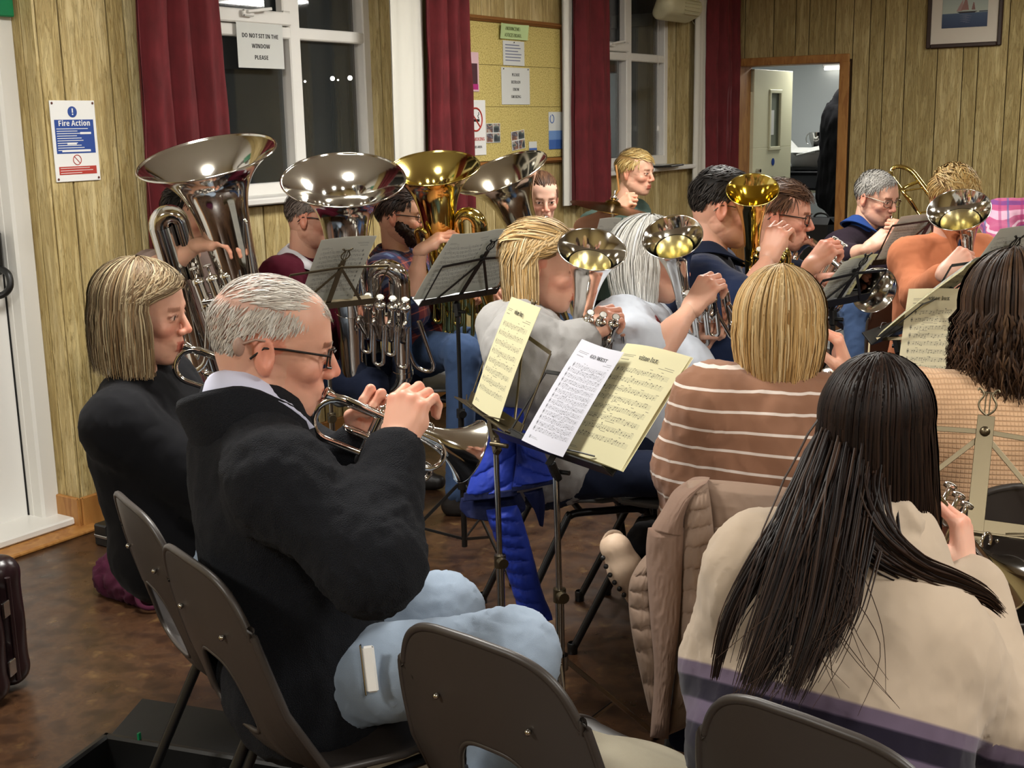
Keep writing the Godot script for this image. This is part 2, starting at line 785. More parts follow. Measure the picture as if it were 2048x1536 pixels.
func build_room() -> void:
	# floor and ceiling
	structure("floor", box_mesh(Vector3(9.0, 0.1, 16.0), 0, Vector3(0.2, -0.05, -5.0)), mats.floor)
	structure("ceiling", box_mesh(Vector3(9.0, 0.1, 13.0), 0, Vector3(0.2, TOP + 0.05, -3.2)), mats.ceiling)
	# wall with the windows: backing with two openings, planks in front of it
	var wins := [[-3.75, -5.115], [-7.19, -8.56]]
	var b := MB.new()
	var put := func(z0: float, z1: float, y0: float, y1: float) -> void:
		b.bx(Vector3(WX - 0.14 - 0.012, (y0 + y1) / 2, (z0 + z1) / 2), Vector3(0.28, y1 - y0, absf(z1 - z0)))
	put.call(-3.0, -3.75, 0.0, TOP)
	put.call(-5.115, -7.19, 0.0, TOP)
	put.call(-8.56, -9.65, 0.0, TOP)
	for w in wins:
		put.call(w[0], w[1], 0.0, 1.20)
		put.call(w[0], w[1], 2.58, TOP)
	var wl := structure("wall_left", b.mesh(), mats.groove)
	var cuts := make_cuts(-2.995, BZ, [-3.095, -3.316, -3.40, -3.55, -5.12, -5.975, -6.118, -6.217, -6.53, -6.75, -7.0, -7.19, -8.56], 4)
	var spans := func(a: float, c: float) -> Array:
		var m := (a + c) / 2
		for w in wins:
			if m < w[0] and m > w[1]:
				return [[0.1, 1.195], [2.58, TOP]]
		return [[0.1, TOP]]
	lay_planks(wl, cuts, spans, func(a, c, lo, hi): return [Vector3(WX - 0.006, (lo + hi) / 2, (a + c) / 2), Vector3(0.012, hi - lo, absf(a - c) - 0.008)], "panel_")
	# window reveals of the same boards
	for w in wins:
		for s in [[w[0], 1.0], [w[1], -1.0]]:
			for k in 2:
				part(wl, "plank", box_mesh(Vector3(0.096, 1.38, 0.012), 0.002, Vector3(WX - 0.05 - k * 0.10, 1.89, s[0] - s[1] * 0.004)), mats["panel_%d" % (k + 1)])
	# return beside the door recess, facing the viewer: two boards
	for k in [[-4.004, -4.075, 0], [-4.080, -4.21, 3]]:
		part(wl, "plank", box_mesh(Vector3(absf(k[0] - k[1]), TOP - 0.1, 0.012), 0.002, Vector3((k[0] + k[1]) / 2, TOP / 2 + 0.05, -2.990)), mats["panel_%d" % k[2]])
	var bb := MB.new()
	bb.bx(Vector3(WX + 0.008, 0.065, -6.17), Vector3(0.018, 0.13, 6.37), 0.004)
	bb.bx(Vector3(-4.10, 0.065, -2.976), Vector3(0.22, 0.13, 0.018), 0.004)
	structure("baseboard_left", bb.mesh(), mats.pine)
	# white door recess on the left edge of the view
	door_recess()
	for i in 2:
		window_unit(i + 1, wins[i][0], wins[i][1])
	# far wall with the doorway
	var bw := MB.new()
	bw.bx(Vector3(-4.1, TOP / 2, BZ - 0.1), Vector3(0.28, TOP, 0.17))
	bw.bx(Vector3(-3.53, 2.36, BZ - 0.1), Vector3(0.86, 0.8, 0.17))
	bw.bx(Vector3(0.78, TOP / 2, BZ - 0.1), Vector3(7.78, TOP, 0.17))
	var wb := structure("wall_back", bw.mesh(), mats.groove)
	var bc := [-4.0, -3.895, -3.662, -3.487, -3.381, -3.18, -3.042, -2.917, -2.809, -2.652, -2.423, -2.245, -2.142, -1.946, -1.841, -1.70, -1.52, -1.42, -1.2, -1.05, -0.95, -0.72, -0.6, -0.4, -0.2, 0.0, 0.25, 0.5, 0.75, 1.0]
	lay_planks(wb, bc, func(a, c): return [[1.955, TOP]] if (a + c) / 2 < -3.10 else [[0.0, TOP]], func(a, c, lo, hi): return [Vector3((a + c) / 2, (lo + hi) / 2, BZ - 0.006), Vector3(absf(a - c) - 0.006, hi - lo, 0.012)], "back_panel_")
	# doorway lining and architrave
	var tr := MB.new()
	tr.bx(Vector3(-3.095, 0.97, BZ + 0.004), Vector3(0.075, 1.94, 0.024), 0.004)
	tr.bx(Vector3(-3.955, 0.97, BZ + 0.004), Vector3(0.045, 1.94, 0.024), 0.004)
	tr.bx(Vector3(-3.52, 1.965, BZ + 0.004), Vector3(0.92, 0.06, 0.024), 0.004)
	structure("trim_1", tr.mesh(), mats.pine)
	var ln := MB.new()
	ln.bx(Vector3(-3.122, 0.97, BZ - 0.12), Vector3(0.02, 1.94, 0.24))
	ln.bx(Vector3(-3.938, 0.97, BZ - 0.12), Vector3(0.02, 1.94, 0.24))
	ln.bx(Vector3(-3.53, 1.945, BZ - 0.12), Vector3(0.82, 0.02, 0.24))
	structure("trim_2", ln.mesh(), mats.pine)
	# the walls outside the view
	structure("wall_right", box_mesh(Vector3(0.2, TOP, 13.0), 0, Vector3(4.6, TOP / 2, -3.2)), mats["panel_0"])
	structure("wall_front", box_mesh(Vector3(9.0, TOP, 0.2), 0, Vector3(0.2, TOP / 2, 3.2)), mats["panel_1"])
	structure("wall_left_near", box_mesh(Vector3(0.2, TOP, 4.4), 0, Vector3(-4.25, TOP / 2, 1.0)), mats["panel_2"])
	store_room()
	ceiling_lights()


func door_recess() -> void:
	# the frame fills the recess between the wall's near part and the pier; leaf, push bar, threshold
	var d := structure("door_1", box_mesh(Vector3(0.05, 2.02, 0.92), 0.006, Vector3(-4.235, 1.05, -2.44)), mats.upvc)
	var f := MB.new()
	f.bx(Vector3(-4.195, 1.05, -2.945), Vector3(0.15, 2.1, 0.085), 0.010)
	f.bx(Vector3(-4.225, 1.05, -2.915), Vector3(0.10, 2.098, 0.03), 0.006)
	f.bx(Vector3(-4.20, 1.05, -1.90), Vector3(0.16, 2.1, 0.16), 0.008)
	f.bx(Vector3(-4.20, 2.44, -2.2), Vector3(0.162, 0.68, 1.6), 0.008)
	f.bx(Vector3(-4.20, 1.3, -1.5), Vector3(0.158, 2.6, 0.7), 0.008)
	part(d, "door_frame", f.mesh(), mats.upvc_frame)
	part(d, "door_panel", box_mesh(Vector3(0.03, 0.78, 0.62), 0.014, Vector3(-4.212, 0.58, -2.44)), mats.upvc)
	part(d, "door_panel", box_mesh(Vector3(0.03, 0.80, 0.62), 0.014, Vector3(-4.212, 1.50, -2.44)), mats.upvc)
	part(d, "gap", box_mesh(Vector3(0.055, 2.0, 0.005), 0, Vector3(-4.233, 1.05, -2.8985)), mats.gap_dark)
	part(d, "threshold", box_mesh(Vector3(0.20, 0.03, 1.05), 0.006, Vector3(-4.12, 0.035, -2.50)), mats.upvc_frame)
	part(d, "doormat_bar", box_mesh(Vector3(0.13, 0.018, 1.2), 0.006, Vector3(-3.99, 0.009, -2.43)), mats.pine)
	var h := thing("panic_bar", "black panic bar housing with green bar end on white door at left edge", "door handle", Vector3(-4.21, 1.10, -2.855))
	part(h, "housing", box_mesh(Vector3(0.05, 0.17, 0.055), 0.016, Vector3(0.025, 0.0, 0.0)), mats.black_plastic)
	part(h, "arm", tube_mesh(spline([Vector3(0.05, -0.06, 0.0), Vector3(0.085, -0.08, -0.005), Vector3(0.095, -0.125, 0.0), Vector3(0.075, -0.155, 0.02), Vector3(0.05, -0.16, 0.06)], 5), [0.013], 10), mats.black_plastic)
	part(h, "push_bar", tube_mesh([Vector3(0.05, -0.16, 0.05), Vector3(0.05, -0.16, 0.7)], [0.012], 12), mats.green_plastic)
	single("exit_sign", "green emergency exit sign above the white door at the top left corner", "sign", box_mesh(Vector3(0.03, 0.16, 0.34), 0.004, Vector3(-4.10, 2.035, -2.80)), mats.green_plastic)


func window_unit(n: int, z0: float, z1: float) -> void:
	var zc := (z0 + z1) / 2
	var len_ := absf(z1 - z0)
	var root := structure("window_%d" % n, MB.new().mesh(), mats.upvc)
	var fr := MB.new()
	var mull := z0 - (z0 - z1) * 0.587
	if n == 2:
		mull = -7.945
	for z in [z0 - 0.03, z1 + 0.03]:
		fr.bx(Vector3(GX, 1.90, z), Vector3(0.07, 1.36, 0.06), 0.006)
	for y in [1.25, 2.55]:
		fr.bx(Vector3(GX, y, zc), Vector3(0.0688, 0.07, len_), 0.006)
	fr.bx(Vector3(GX, 1.90, mull), Vector3(0.068, 1.36, 0.075), 0.006)
	fr.bx(Vector3(GX, 1.975, zc), Vector3(0.066, 0.055, len_), 0.006)
	part(root, "window_frame", fr.mesh(), mats.upvc)
	# opening top light on the left half
	var cs := MB.new()
	var ca := z0 - 0.06
	var cb := mull + 0.04
	cs.bx(Vector3(GX + 0.03, 2.035, (ca + cb) / 2), Vector3(0.05, 0.06, absf(ca - cb)), 0.006)
	cs.bx(Vector3(GX + 0.03, 2.29, ca - 0.03), Vector3(0.048, 0.45, 0.055), 0.006)
	cs.bx(Vector3(GX + 0.03, 2.29, cb + 0.03), Vector3(0.048, 0.45, 0.055), 0.006)
	part(root, "casement", cs.mesh(), mats.upvc)
	var hd := MB.new()
	var hz := (ca + cb) / 2 - 0.05
	hd.bx(Vector3(GX + 0.07, 2.045, hz), Vector3(0.02, 0.03, 0.07), 0.006)
	hd.bar(Vector3(GX + 0.085, 2.05, hz + 0.02), Vector3(GX + 0.09, 2.07, hz - 0.13), 0.016, 0.014)
	part(root, "window_handle", hd.mesh(), mats.upvc)
	for k in [[z0 - 0.06, mull + 0.037], [mull - 0.037, z1 + 0.06]]:
		for y in [[1.285, 1.948], [2.002, 2.515]]:
			part(root, "pane", box_mesh(Vector3(0.008, y[1] - y[0] + 0.01, absf(k[0] - k[1]) + 0.01), 0, Vector3(GX - 0.01, (y[0] + y[1]) / 2, (k[0] + k[1]) / 2)), mats.glass)
	part(root, "window_sill", box_mesh(Vector3(0.27, 0.03, len_ + 0.06), 0.006, Vector3(GX + 0.13, 1.22 if n == 1 else 1.20, zc)), mats.upvc)


func store_room() -> void:
	var w := MB.new()
	w.bx(Vector3(-3.8, 1.2, -12.0), Vector3(2.8, 2.4, 0.1))
	w.bx(Vector3(-5.05, 1.2, -10.75), Vector3(0.1, 2.4, 2.5))
	w.bx(Vector3(-2.55, 1.2, -10.75), Vector3(0.1, 2.4, 2.5))
	w.bx(Vector3(-4.65, 1.2, -9.6), Vector3(0.9, 2.4, 0.1))
	structure("wall_store", w.mesh(), mats.store_wall)
	structure("ceiling_store", box_mesh(Vector3(2.7, 0.1, 2.6), 0, Vector3(-3.8, 2.35, -10.8)), mats.store_wall)
	# open door leaf hinged on the left jamb
	var t := Transform3D(Basis(Vector3.UP, deg_to_rad(88.0)), Vector3(-3.92, 0, BZ - 0.22))
	var d := structure("door_2", MB.new().mesh(), mats.cream_paint)
	d.transform = t
	var lf := MB.new()
	lf.bx(Vector3(0.39, 0.66, 0), Vector3(0.78, 1.28, 0.044), 0.003)
	lf.bx(Vector3(0.15, 1.61, 0), Vector3(0.30, 0.62, 0.044), 0.003)
	lf.bx(Vector3(0.66, 1.61, 0), Vector3(0.24, 0.62, 0.044), 0.003)
	lf.bx(Vector3(0.39, 1.83, 0), Vector3(0.78, 0.18, 0.0438), 0.003)
	part(d, "door_leaf", lf.mesh(), mats.cream_paint)
	var bd := MB.new()
	for x in [0.31, 0.53]:
		bd.bx(Vector3(x, 1.52, 0.026), Vector3(0.03, 0.46, 0.016), 0.004)
	for y in [1.29, 1.75]:
		bd.bx(Vector3(0.42, y, 0.026), Vector3(0.25, 0.03, 0.016), 0.004)
	part(d, "glazing_bead", bd.mesh(), mats.cream_paint)
	part(d, "glass_panel", box_mesh(Vector3(0.24, 0.5, 0.006), 0, Vector3(0.42, 1.52, 0.0)), mats.wired_glass)
	part(d, "paper_notice", box_mesh(Vector3(0.08, 0.2, 0.002), 0, Vector3(0.40, 1.50, 0.006)), mats.paper)
	var bs := MB.new()
	bs.lathe([Vector2(0.0, 0.0), Vector2(0.03, 0.0), Vector2(0.03, 0.003), Vector2(0.0, 0.003)], Transform3D(Basis(Vector3.RIGHT, PI / 2), Vector3(0.40, 1.18, 0.022)), 20)
	part(d, "fire_door_disc", bs.mesh(), mat("sign_blue", hexc("17408f"), 0.5))
	part(d, "lock", tube_mesh([Vector3(0.07, 1.12, 0.02), Vector3(0.07, 1.12, 0.06)], [0.016], 8), mats.chrome)


func ceiling_lights() -> void:
	var e := mat("lamp_glow", hexc("fff6e4"), 0.5)
	e.emission_enabled = true
	e.emission = Color(1.0, 0.98, 0.94)
	e.emission_energy_multiplier = 3.0
	for p in [[-2.3, 0.9, 1.0], [-2.3, -2.1, 1.0], [-2.3, -5.0, 1.0], [1.2, 0.9, 1.0], [1.2, -2.1, 1.0], [1.2, -5.0, 1.0], [-0.9, -7.9, 0.65]]:
		var o := thing("ceiling_light", "square white ceiling light panel in a row above the band", "ceiling light", Vector3(p[0], TOP - 0.10, p[1]), "ceiling light panels")
		var fr := MB.new()
		fr.bx(Vector3(0, -0.008, 0), Vector3(0.64, 0.016, 0.64), 0.004)
		part(o, "frame", fr.mesh(), mats.upvc)
		part(o, "diffuser", box_mesh(Vector3(0.59, 0.06, 0.59), 0.01, Vector3(0, -0.05, 0)), e)
		part(o, "suspension", tube_mesh([Vector3(0, 0, 0), Vector3(0, 0.1, 0)], [0.02], 8), mats.upvc)
		lamp(Vector3(p[0], TOP - 0.19, p[1]), Vector2(0.58, 0.58), LAMP_E * p[2])
		lamp(Vector3(p[0], TOP - 0.09, p[1]), Vector2(0.4, 0.4), LAMP_E * 0.22 * p[2], true)
	var far := [[665, 157, 16.0], [700, 156, 15.0], [676, 160, 22.0], [610, 163, 18.0]]
	for q in far:
		var o := thing("street_lamp", ["larger bright lamp outside in the dark, second from right in the window", "bright outside lamp furthest right in the first window", "faint outside lamp between the two brighter ones", "small outside lamp furthest left in the first window"][far.find(q)], "street lamp", P(q[0], q[1], q[2]), "lamps outside in the dark")
		var gl := MB.new()
		gl.ball(Vector3.ZERO, 0.03 if q[2] < 17.0 else 0.018, 10)
		part(o, "globe", gl.mesh(), e)
		part(o, "post", tube_mesh([Vector3(0, -0.03, 0), Vector3(0, -3.0, 0)], [0.03], 8), mats.black_plastic)
	# strip light in the store room
	var s := thing("strip_light", "fluorescent strip light seen through the doorway", "ceiling light", Vector3(-3.55, 2.03, -11.9))
	part(s, "housing", box_mesh(Vector3(1.2, 0.04, 0.06), 0.006, Vector3(0, 0, 0)), mats.upvc)
	part(s, "tube", tube_mesh([Vector3(-0.58, -0.04, 0.02), Vector3(0.58, -0.04, 0.02)], [0.016], 12), e)
	var s2 := thing("strip_light", "second light fitting on the store room ceiling just inside the doorway", "ceiling light", Vector3(-3.65, 2.28, -10.6))
	part(s2, "diffuser", box_mesh(Vector3(0.6, 0.03, 0.3), 0.005), e)
	lamp(Vector3(-3.65, 2.25, -10.6), Vector2(0.6, 0.3), LAMP_E * 0.30)

const LAMP_E := 5.2

func lamp(at: Vector3, size: Vector2, energy: float, upwards := false) -> void:
	var l := AreaLight3D.new()
	l.name = numbered("lamp")
	l.area_size = size
	l.light_energy = energy
	l.light_color = Color(1.0, 0.99, 0.965)
	l.area_range = 14.0
	l.shadow_enabled = true
	l.transform = Transform3D(Basis(Vector3.RIGHT, PI / 2 if upwards else -PI / 2), at)
	add_child(l)


# ---------------------------------------------------------------- people: templates for heads and hands
var tmpl := {}
const TMPL_KEYS := ["head_m", "head_f", "hand_valve", "hand_grip", "hand_easy", "hand_stick"]


func make_templates() -> void:
	var res := []
	res.resize(TMPL_KEYS.size())
	var g := WorkerThreadPool.add_group_task(func(i): res[i] = head_shape(i == 1) if i < 2 else hand_shape(TMPL_KEYS[i]), TMPL_KEYS.size())
	WorkerThreadPool.wait_for_group_task_completion(g)
	for i in TMPL_KEYS.size():
		tmpl[TMPL_KEYS[i]] = res[i]


static func ell(c: Vector3, r: Vector3, k := 0.02, rot := Basis.IDENTITY) -> Array:
	return [Transform3D(rot, c), r, k]


# origin between the ears at half head height, y up, +z the way the face looks, +x the person's left
func head_shape(woman: bool) -> MB:
	var j := 0.92 if woman else 1.0
	var b := [
		ell(Vector3(0, 0.034, -0.014), Vector3(0.076, 0.086, 0.097)),
		ell(Vector3(0, 0.045, 0.035), Vector3(0.062, 0.060, 0.056), 0.03),
		ell(Vector3(0, -0.022, 0.032), Vector3(0.060 * j, 0.080, 0.060), 0.03),
		ell(Vector3(0, -0.074, 0.034), Vector3(0.047 * j, 0.038, 0.050), 0.03),
		[Vector3(-0.048 * j, -0.055, 0.0), Vector3(-0.022 * j, -0.094, 0.062), 0.020, 0.014, 0.03],
		[Vector3(0.048 * j, -0.055, 0.0), Vector3(0.022 * j, -0.094, 0.062), 0.020, 0.014, 0.03],
		ell(Vector3(0, -0.097, 0.070), Vector3(0.022 * j, 0.018, 0.018), 0.02),
		[Vector3(-0.030, 0.026, 0.082), Vector3(0.030, 0.026, 0.082), 0.010 if woman else 0.013, 0.010 if woman else 0.013, 0.02],
		ell(Vector3(-0.040, -0.022, 0.066), Vector3(0.022, 0.020, 0.020), 0.02),
		ell(Vector3(0.040, -0.022, 0.066), Vector3(0.022, 0.020, 0.020), 0.02),
		[Vector3(0, -0.10, -0.018), Vector3(0, -0.03, -0.03), 0.050 * j, 0.055 * j, 0.03],
		ell(Vector3(-0.031, 0.006, 0.104), Vector3(0.019, 0.013, 0.017), -0.012),
		ell(Vector3(0.031, 0.006, 0.104), Vector3(0.019, 0.013, 0.017), -0.012),
		[Vector3(0, 0.018, 0.090), Vector3(0, -0.026, 0.114), 0.0075, 0.0105 * j, 0.010],
		ell(Vector3(-0.0125, -0.032, 0.103), Vector3(0.009, 0.008, 0.010), 0.008),
		ell(Vector3(0.0125, -0.032, 0.103), Vector3(0.009, 0.008, 0.010), 0.008),
		ell(Vector3(0, -0.060, 0.082), Vector3(0.026, 0.018, 0.018), 0.016),
		[Vector3(-0.019, -0.061, 0.090), Vector3(0.019, -0.061, 0.090), 0.0055, 0.0055, 0.006],
		[Vector3(-0.016, -0.072, 0.090), Vector3(0.016, -0.072, 0.090), 0.0065, 0.0065, 0.006],
		[Vector3(-0.022, -0.0665, 0.101), Vector3(0.022, -0.0665, 0.101), 0.003, 0.003, -0.004],
	]
	for s in [-1.0, 1.0]:
		b.append(ell(Vector3(s * 0.031, 0.005, 0.0795), Vector3(0.0135, 0.0125, 0.0125), 0.003))
		b.append([Vector3(s * 0.018, 0.010, 0.0905), Vector3(s * 0.044, 0.010, 0.086), 0.004, 0.004, 0.004])
		b.append([Vector3(s * 0.020, -0.003, 0.0895), Vector3(s * 0.042, -0.002, 0.086), 0.0032, 0.0032, 0.004])
		var r := Basis(Vector3.UP, s * 0.35) * Basis(Vector3.RIGHT, -0.15)
		b.append(ell(Vector3(s * 0.078, -0.004, -0.012), Vector3(0.0085, 0.033, 0.019), 0.006, r))
		b.append(ell(Vector3(s * 0.088, 0.0, -0.008), Vector3(0.008, 0.021, 0.010), -0.004, r))
		b.append(ell(Vector3(s * 0.077, -0.030, -0.006), Vector3(0.006, 0.010, 0.009), 0.006, r))
	var m := net(b, 0.0034, 0.02)
	for i in m.v.size():
		var p := m.v[i]
		var c := Color(1, 1, 1)
		var ax := absf(p.x)
		var cheek := exp(-(Vector2(ax - 0.042, p.y + 0.03).length_squared() / 0.0006)) * float(p.z > 0.03)
		c = c.lerp(Color(1.0, 0.82, 0.80), cheek * 0.6)
		var nose := exp(-(p - Vector3(0, -0.026, 0.116)).length_squared() / 0.0004)
		c = c.lerp(Color(1.0, 0.80, 0.77), nose * 0.7)
		if ax < 0.021 and p.y < -0.056 and p.y > -0.080 and p.z > 0.086:
			c = c.lerp(Color(0.86, 0.58, 0.56), 0.8 if woman else 0.5)
		if p.y > 0.019 and p.y < 0.029 + 0.1 * (0.03 - absf(ax - 0.03)) * 0.0 and ax > 0.014 and ax < 0.048 and p.z > 0.07:
			c = c.lerp(Color(0.50, 0.40, 0.34), 0.40 if woman else 0.7)
		if ax > 0.070 and p.z < 0.02 and p.z > -0.045:
			c = c.lerp(Color(1.0, 0.78, 0.74), 0.5)
		var e := Vector2((ax - 0.031) / 0.013, (p.y - 0.0045) / 0.0062).length()
		if e < 1.0 and p.z > 0.082:
			c = Color(1.05, 1.18, 1.25)
			var ir := Vector2(ax - 0.031, p.y - 0.0045).length()
			if ir < 0.0056:
				c = Color(0.22, 0.22, 0.24)
		elif e < 1.35 and p.z > 0.08:
			c = c.lerp(Color(0.55, 0.42, 0.38), 0.6 if p.y > 0.004 else 0.25)
		m.c[i] = c
	return m


# wrist at the origin, fingers along +y, back of the hand +z, thumb on the +x side (a left hand; mirrored in x for a right one)
func hand_shape(kind: String) -> MB:
	var curl = {
		"hand_valve": [[40, 55, 30], [46, 55, 30], [50, 58, 32], [40, 70, 45]],
		"hand_grip": [[62, 80, 45], [66, 84, 45], [70, 84, 45], [74, 84, 45]],
		"hand_easy": [[18, 28, 18], [24, 34, 20], [28, 36, 22], [32, 38, 22]],
		"hand_stick": [[55, 85, 50], [60, 85, 50], [64, 85, 50], [66, 85, 50]],
	}[kind]
	var base := [Vector3(0.031, 0.090, 0.002), Vector3(0.0105, 0.096, 0.004), Vector3(-0.010, 0.091, 0.003), Vector3(-0.029, 0.081, 0.0)]
	var lens := [[0.043, 0.026, 0.021], [0.047, 0.029, 0.022], [0.043, 0.027, 0.021], [0.034, 0.020, 0.019]]
	var fan := [0.07, 0.02, -0.04, -0.12]
	var b := []
	for i in 4:
		b.append([Vector3(base[i].x * 0.55, 0.005, -0.002), base[i], 0.0175, 0.0115, 0.012])
		var p: Vector3 = base[i]
		var a := 0.0
		var r := 0.0098 if i < 3 else 0.0086
		for k in 3:
			a += deg_to_rad(curl[i][k])
			var d := Vector3(sin(fan[i]) * cos(a), cos(a) * cos(fan[i]), -sin(a))
			var q: Vector3 = p + d * lens[i][k]
			b.append([p, q, r, r * 0.9, 0.004 if k > 0 else 0.006])
			r *= 0.9
			p = q
	b.append([Vector3(0.012, 0.012, -0.006), Vector3(-0.026, 0.055, -0.010), 0.014, 0.014, 0.014])
	var t := [Vector3(0.020, 0.018, -0.008), Vector3(0.043, 0.046, -0.022), Vector3(0.050, 0.074, -0.040), Vector3(0.043, 0.094, -0.056)]
	if kind == "hand_easy":
		t = [Vector3(0.020, 0.018, -0.006), Vector3(0.047, 0.046, -0.014), Vector3(0.060, 0.076, -0.022), Vector3(0.066, 0.100, -0.028)]
	if kind == "hand_grip" or kind == "hand_stick":
		t = [Vector3(0.020, 0.018, -0.008), Vector3(0.040, 0.044, -0.026), Vector3(0.030, 0.066, -0.050), Vector3(0.010, 0.078, -0.062)]
	b.append([t[0], t[1], 0.017, 0.0125, 0.010])
	b.append([t[1], t[2], 0.0118, 0.0105, 0.004])
	b.append([t[2], t[3], 0.0103, 0.0085, 0.004])
	b.append([Vector3(0, -0.012, 0), Vector3(0, 0.01, 0), 0.024, 0.024, 0.014])
	var m := net(b, 0.0034, 0.006)
	for i in m.v.size():
		var p := m.v[i]
		var w := 0.0
		for q in base:
			w = maxf(w, exp(-(p - q - Vector3(0, 0, 0.008)).length_squared() / 0.00016))
		var c := Color(1, 1, 1).lerp(Color(1.0, 0.84, 0.80), w * 0.5)
		if p.y > 0.1:
			c = c.lerp(Color(1.0, 0.86, 0.82), 0.5)
		m.c[i] = c
	return m


# ---------------------------------------------------------------- people: rig
func ik(a: Vector3, w: Vector3, l1: float, l2: float, pole: Vector3) -> Array:   # elbow and the wrist that can be reached
	var d := w - a
	var l := d.length()
	var dir := d / l
	if l > (l1 + l2) * 0.995:
		l1 *= l / (l1 + l2) * 1.005
		l2 = l * 1.003 - l1
	var x := (l1 * l1 - l2 * l2 + l * l) / (2.0 * l)
	var h := sqrt(maxf(0.0, l1 * l1 - x * x))
	var p := (pole - dir * pole.dot(dir)).normalized()
	return [a + dir * x + p * h, w]


func head_frame(at: Vector3, yaw: float, pitch: float, roll: float, s := 1.0) -> Transform3D:
	var f := facing(yaw)
	var l := Vector3.UP.cross(f)
	var b := Basis(l, Vector3.UP, f) * Basis(Vector3.BACK, deg_to_rad(roll)) * Basis(Vector3.RIGHT, deg_to_rad(pitch))
	return Transform3D(b.scaled_local(Vector3.ONE * s), at)


func rig(s: Dictionary) -> Dictionary:
	var j := {}
	var f := facing(s.yaw)
	var l := Vector3.UP.cross(f)
	var sc: float = s.get("size", 1.0)
	j.f = f
	j.l = l
	j.neck = s.neck
	if s.has("pelvis"):
		j.pelvis = s.pelvis
	else:
		var lean := deg_to_rad(s.get("lean", 5.0))
		var d := (Vector3.UP * cos(lean) + f * sin(lean))
		j.pelvis = s.neck - d * ((s.neck.y - 0.55) / d.y)
	var up: Vector3 = (j.neck - j.pelvis).normalized()
	j.up = up
	var lt := (l - up * l.dot(up)).normalized()
	j.lt = lt
	j.ft = lt.cross(up)
	var sw: float = s.get("shoulder", 0.175) * sc
	j.head = head_frame(s.head, s.get("head_yaw", s.yaw), s.get("pitch", 8.0), s.get("roll", 0.0), s.get("head_size", 1.0))
	for side in [["l", 1.0], ["r", -1.0]]:
		var k: String = side[0]
		var sg: float = side[1]
		var sh: Vector3 = s.get("s" + k, j.neck - up * 0.055 + lt * sg * sw)
		j["s" + k] = sh
		if s.has("w" + k):
			var e: Array
			if s.has("e" + k):
				e = [s["e" + k], s["w" + k]]
			else:
				e = ik(sh, s["w" + k], 0.29 * sc, 0.25 * sc, s.get("pole_" + k, -Vector3.UP + lt * sg * 0.5 - f * 0.25))
			j["e" + k] = e[0]
			j["w" + k] = e[1]
		else:
			j["e" + k] = sh - up * 0.27 + lt * sg * 0.06 - f * 0.02
			j["w" + k] = j["e" + k] + f * 0.22 - lt * sg * 0.10 - Vector3.UP * 0.04
		var hip: Vector3 = j.pelvis + l * sg * 0.085 - Vector3.UP * 0.01
		j["h" + k] = hip
		j["k" + k] = s.get("k" + k, Vector3(hip.x, 0, hip.z) + f * 0.43 + l * sg * 0.06 + Vector3.UP * 0.51)
		var kn: Vector3 = j["k" + k]
		j["a" + k] = s.get("a" + k, Vector3(kn.x, 0.10, kn.z) - f * 0.03 + l * sg * 0.01)
	return j


func torso_bones(j: Dictionary, x: float, top: Dictionary) -> Array:
	var b := []
	var n: Vector3 = j.neck
	var up: Vector3 = j.up
	var lt: Vector3 = j.lt
	var ft: Vector3 = j.ft
	var chest: float = top.get("chest", 0.0)
	var belly: float = top.get("belly", 0.0)
	var len_: float = n.distance_to(j.pelvis)
	for sg in [-1.0, 1.0]:
		b.append([n - up * 0.15 + lt * sg * 0.080 - ft * 0.005, n - up * (len_ * 0.58) + lt * sg * 0.065, 0.100 + x, 0.088 + x + belly * 0.5])
		b.append([n - up * (len_ * 0.58) + lt * sg * 0.060 + ft * belly * 0.7, j.pelvis + lt * sg * 0.075 + up * 0.02 + ft * belly * 0.4, 0.090 + x + belly * 0.4, 0.105 + x + belly * 0.4])
		b.append([n - up * 0.035 + lt * sg * 0.03 - ft * 0.012, j["sl" if sg > 0 else "sr"], 0.052 + x, 0.056 + x])
		if chest > 0.0:
			b.append(ell(n - up * 0.20 + lt * sg * 0.07 + ft * 0.085, Vector3.ONE * (0.055 + chest), 0.06))
	b.append([n - up * 0.10 - ft * 0.02, n - up * (len_ * 0.6) - ft * 0.025, 0.085 + x, 0.085 + x])
	return b


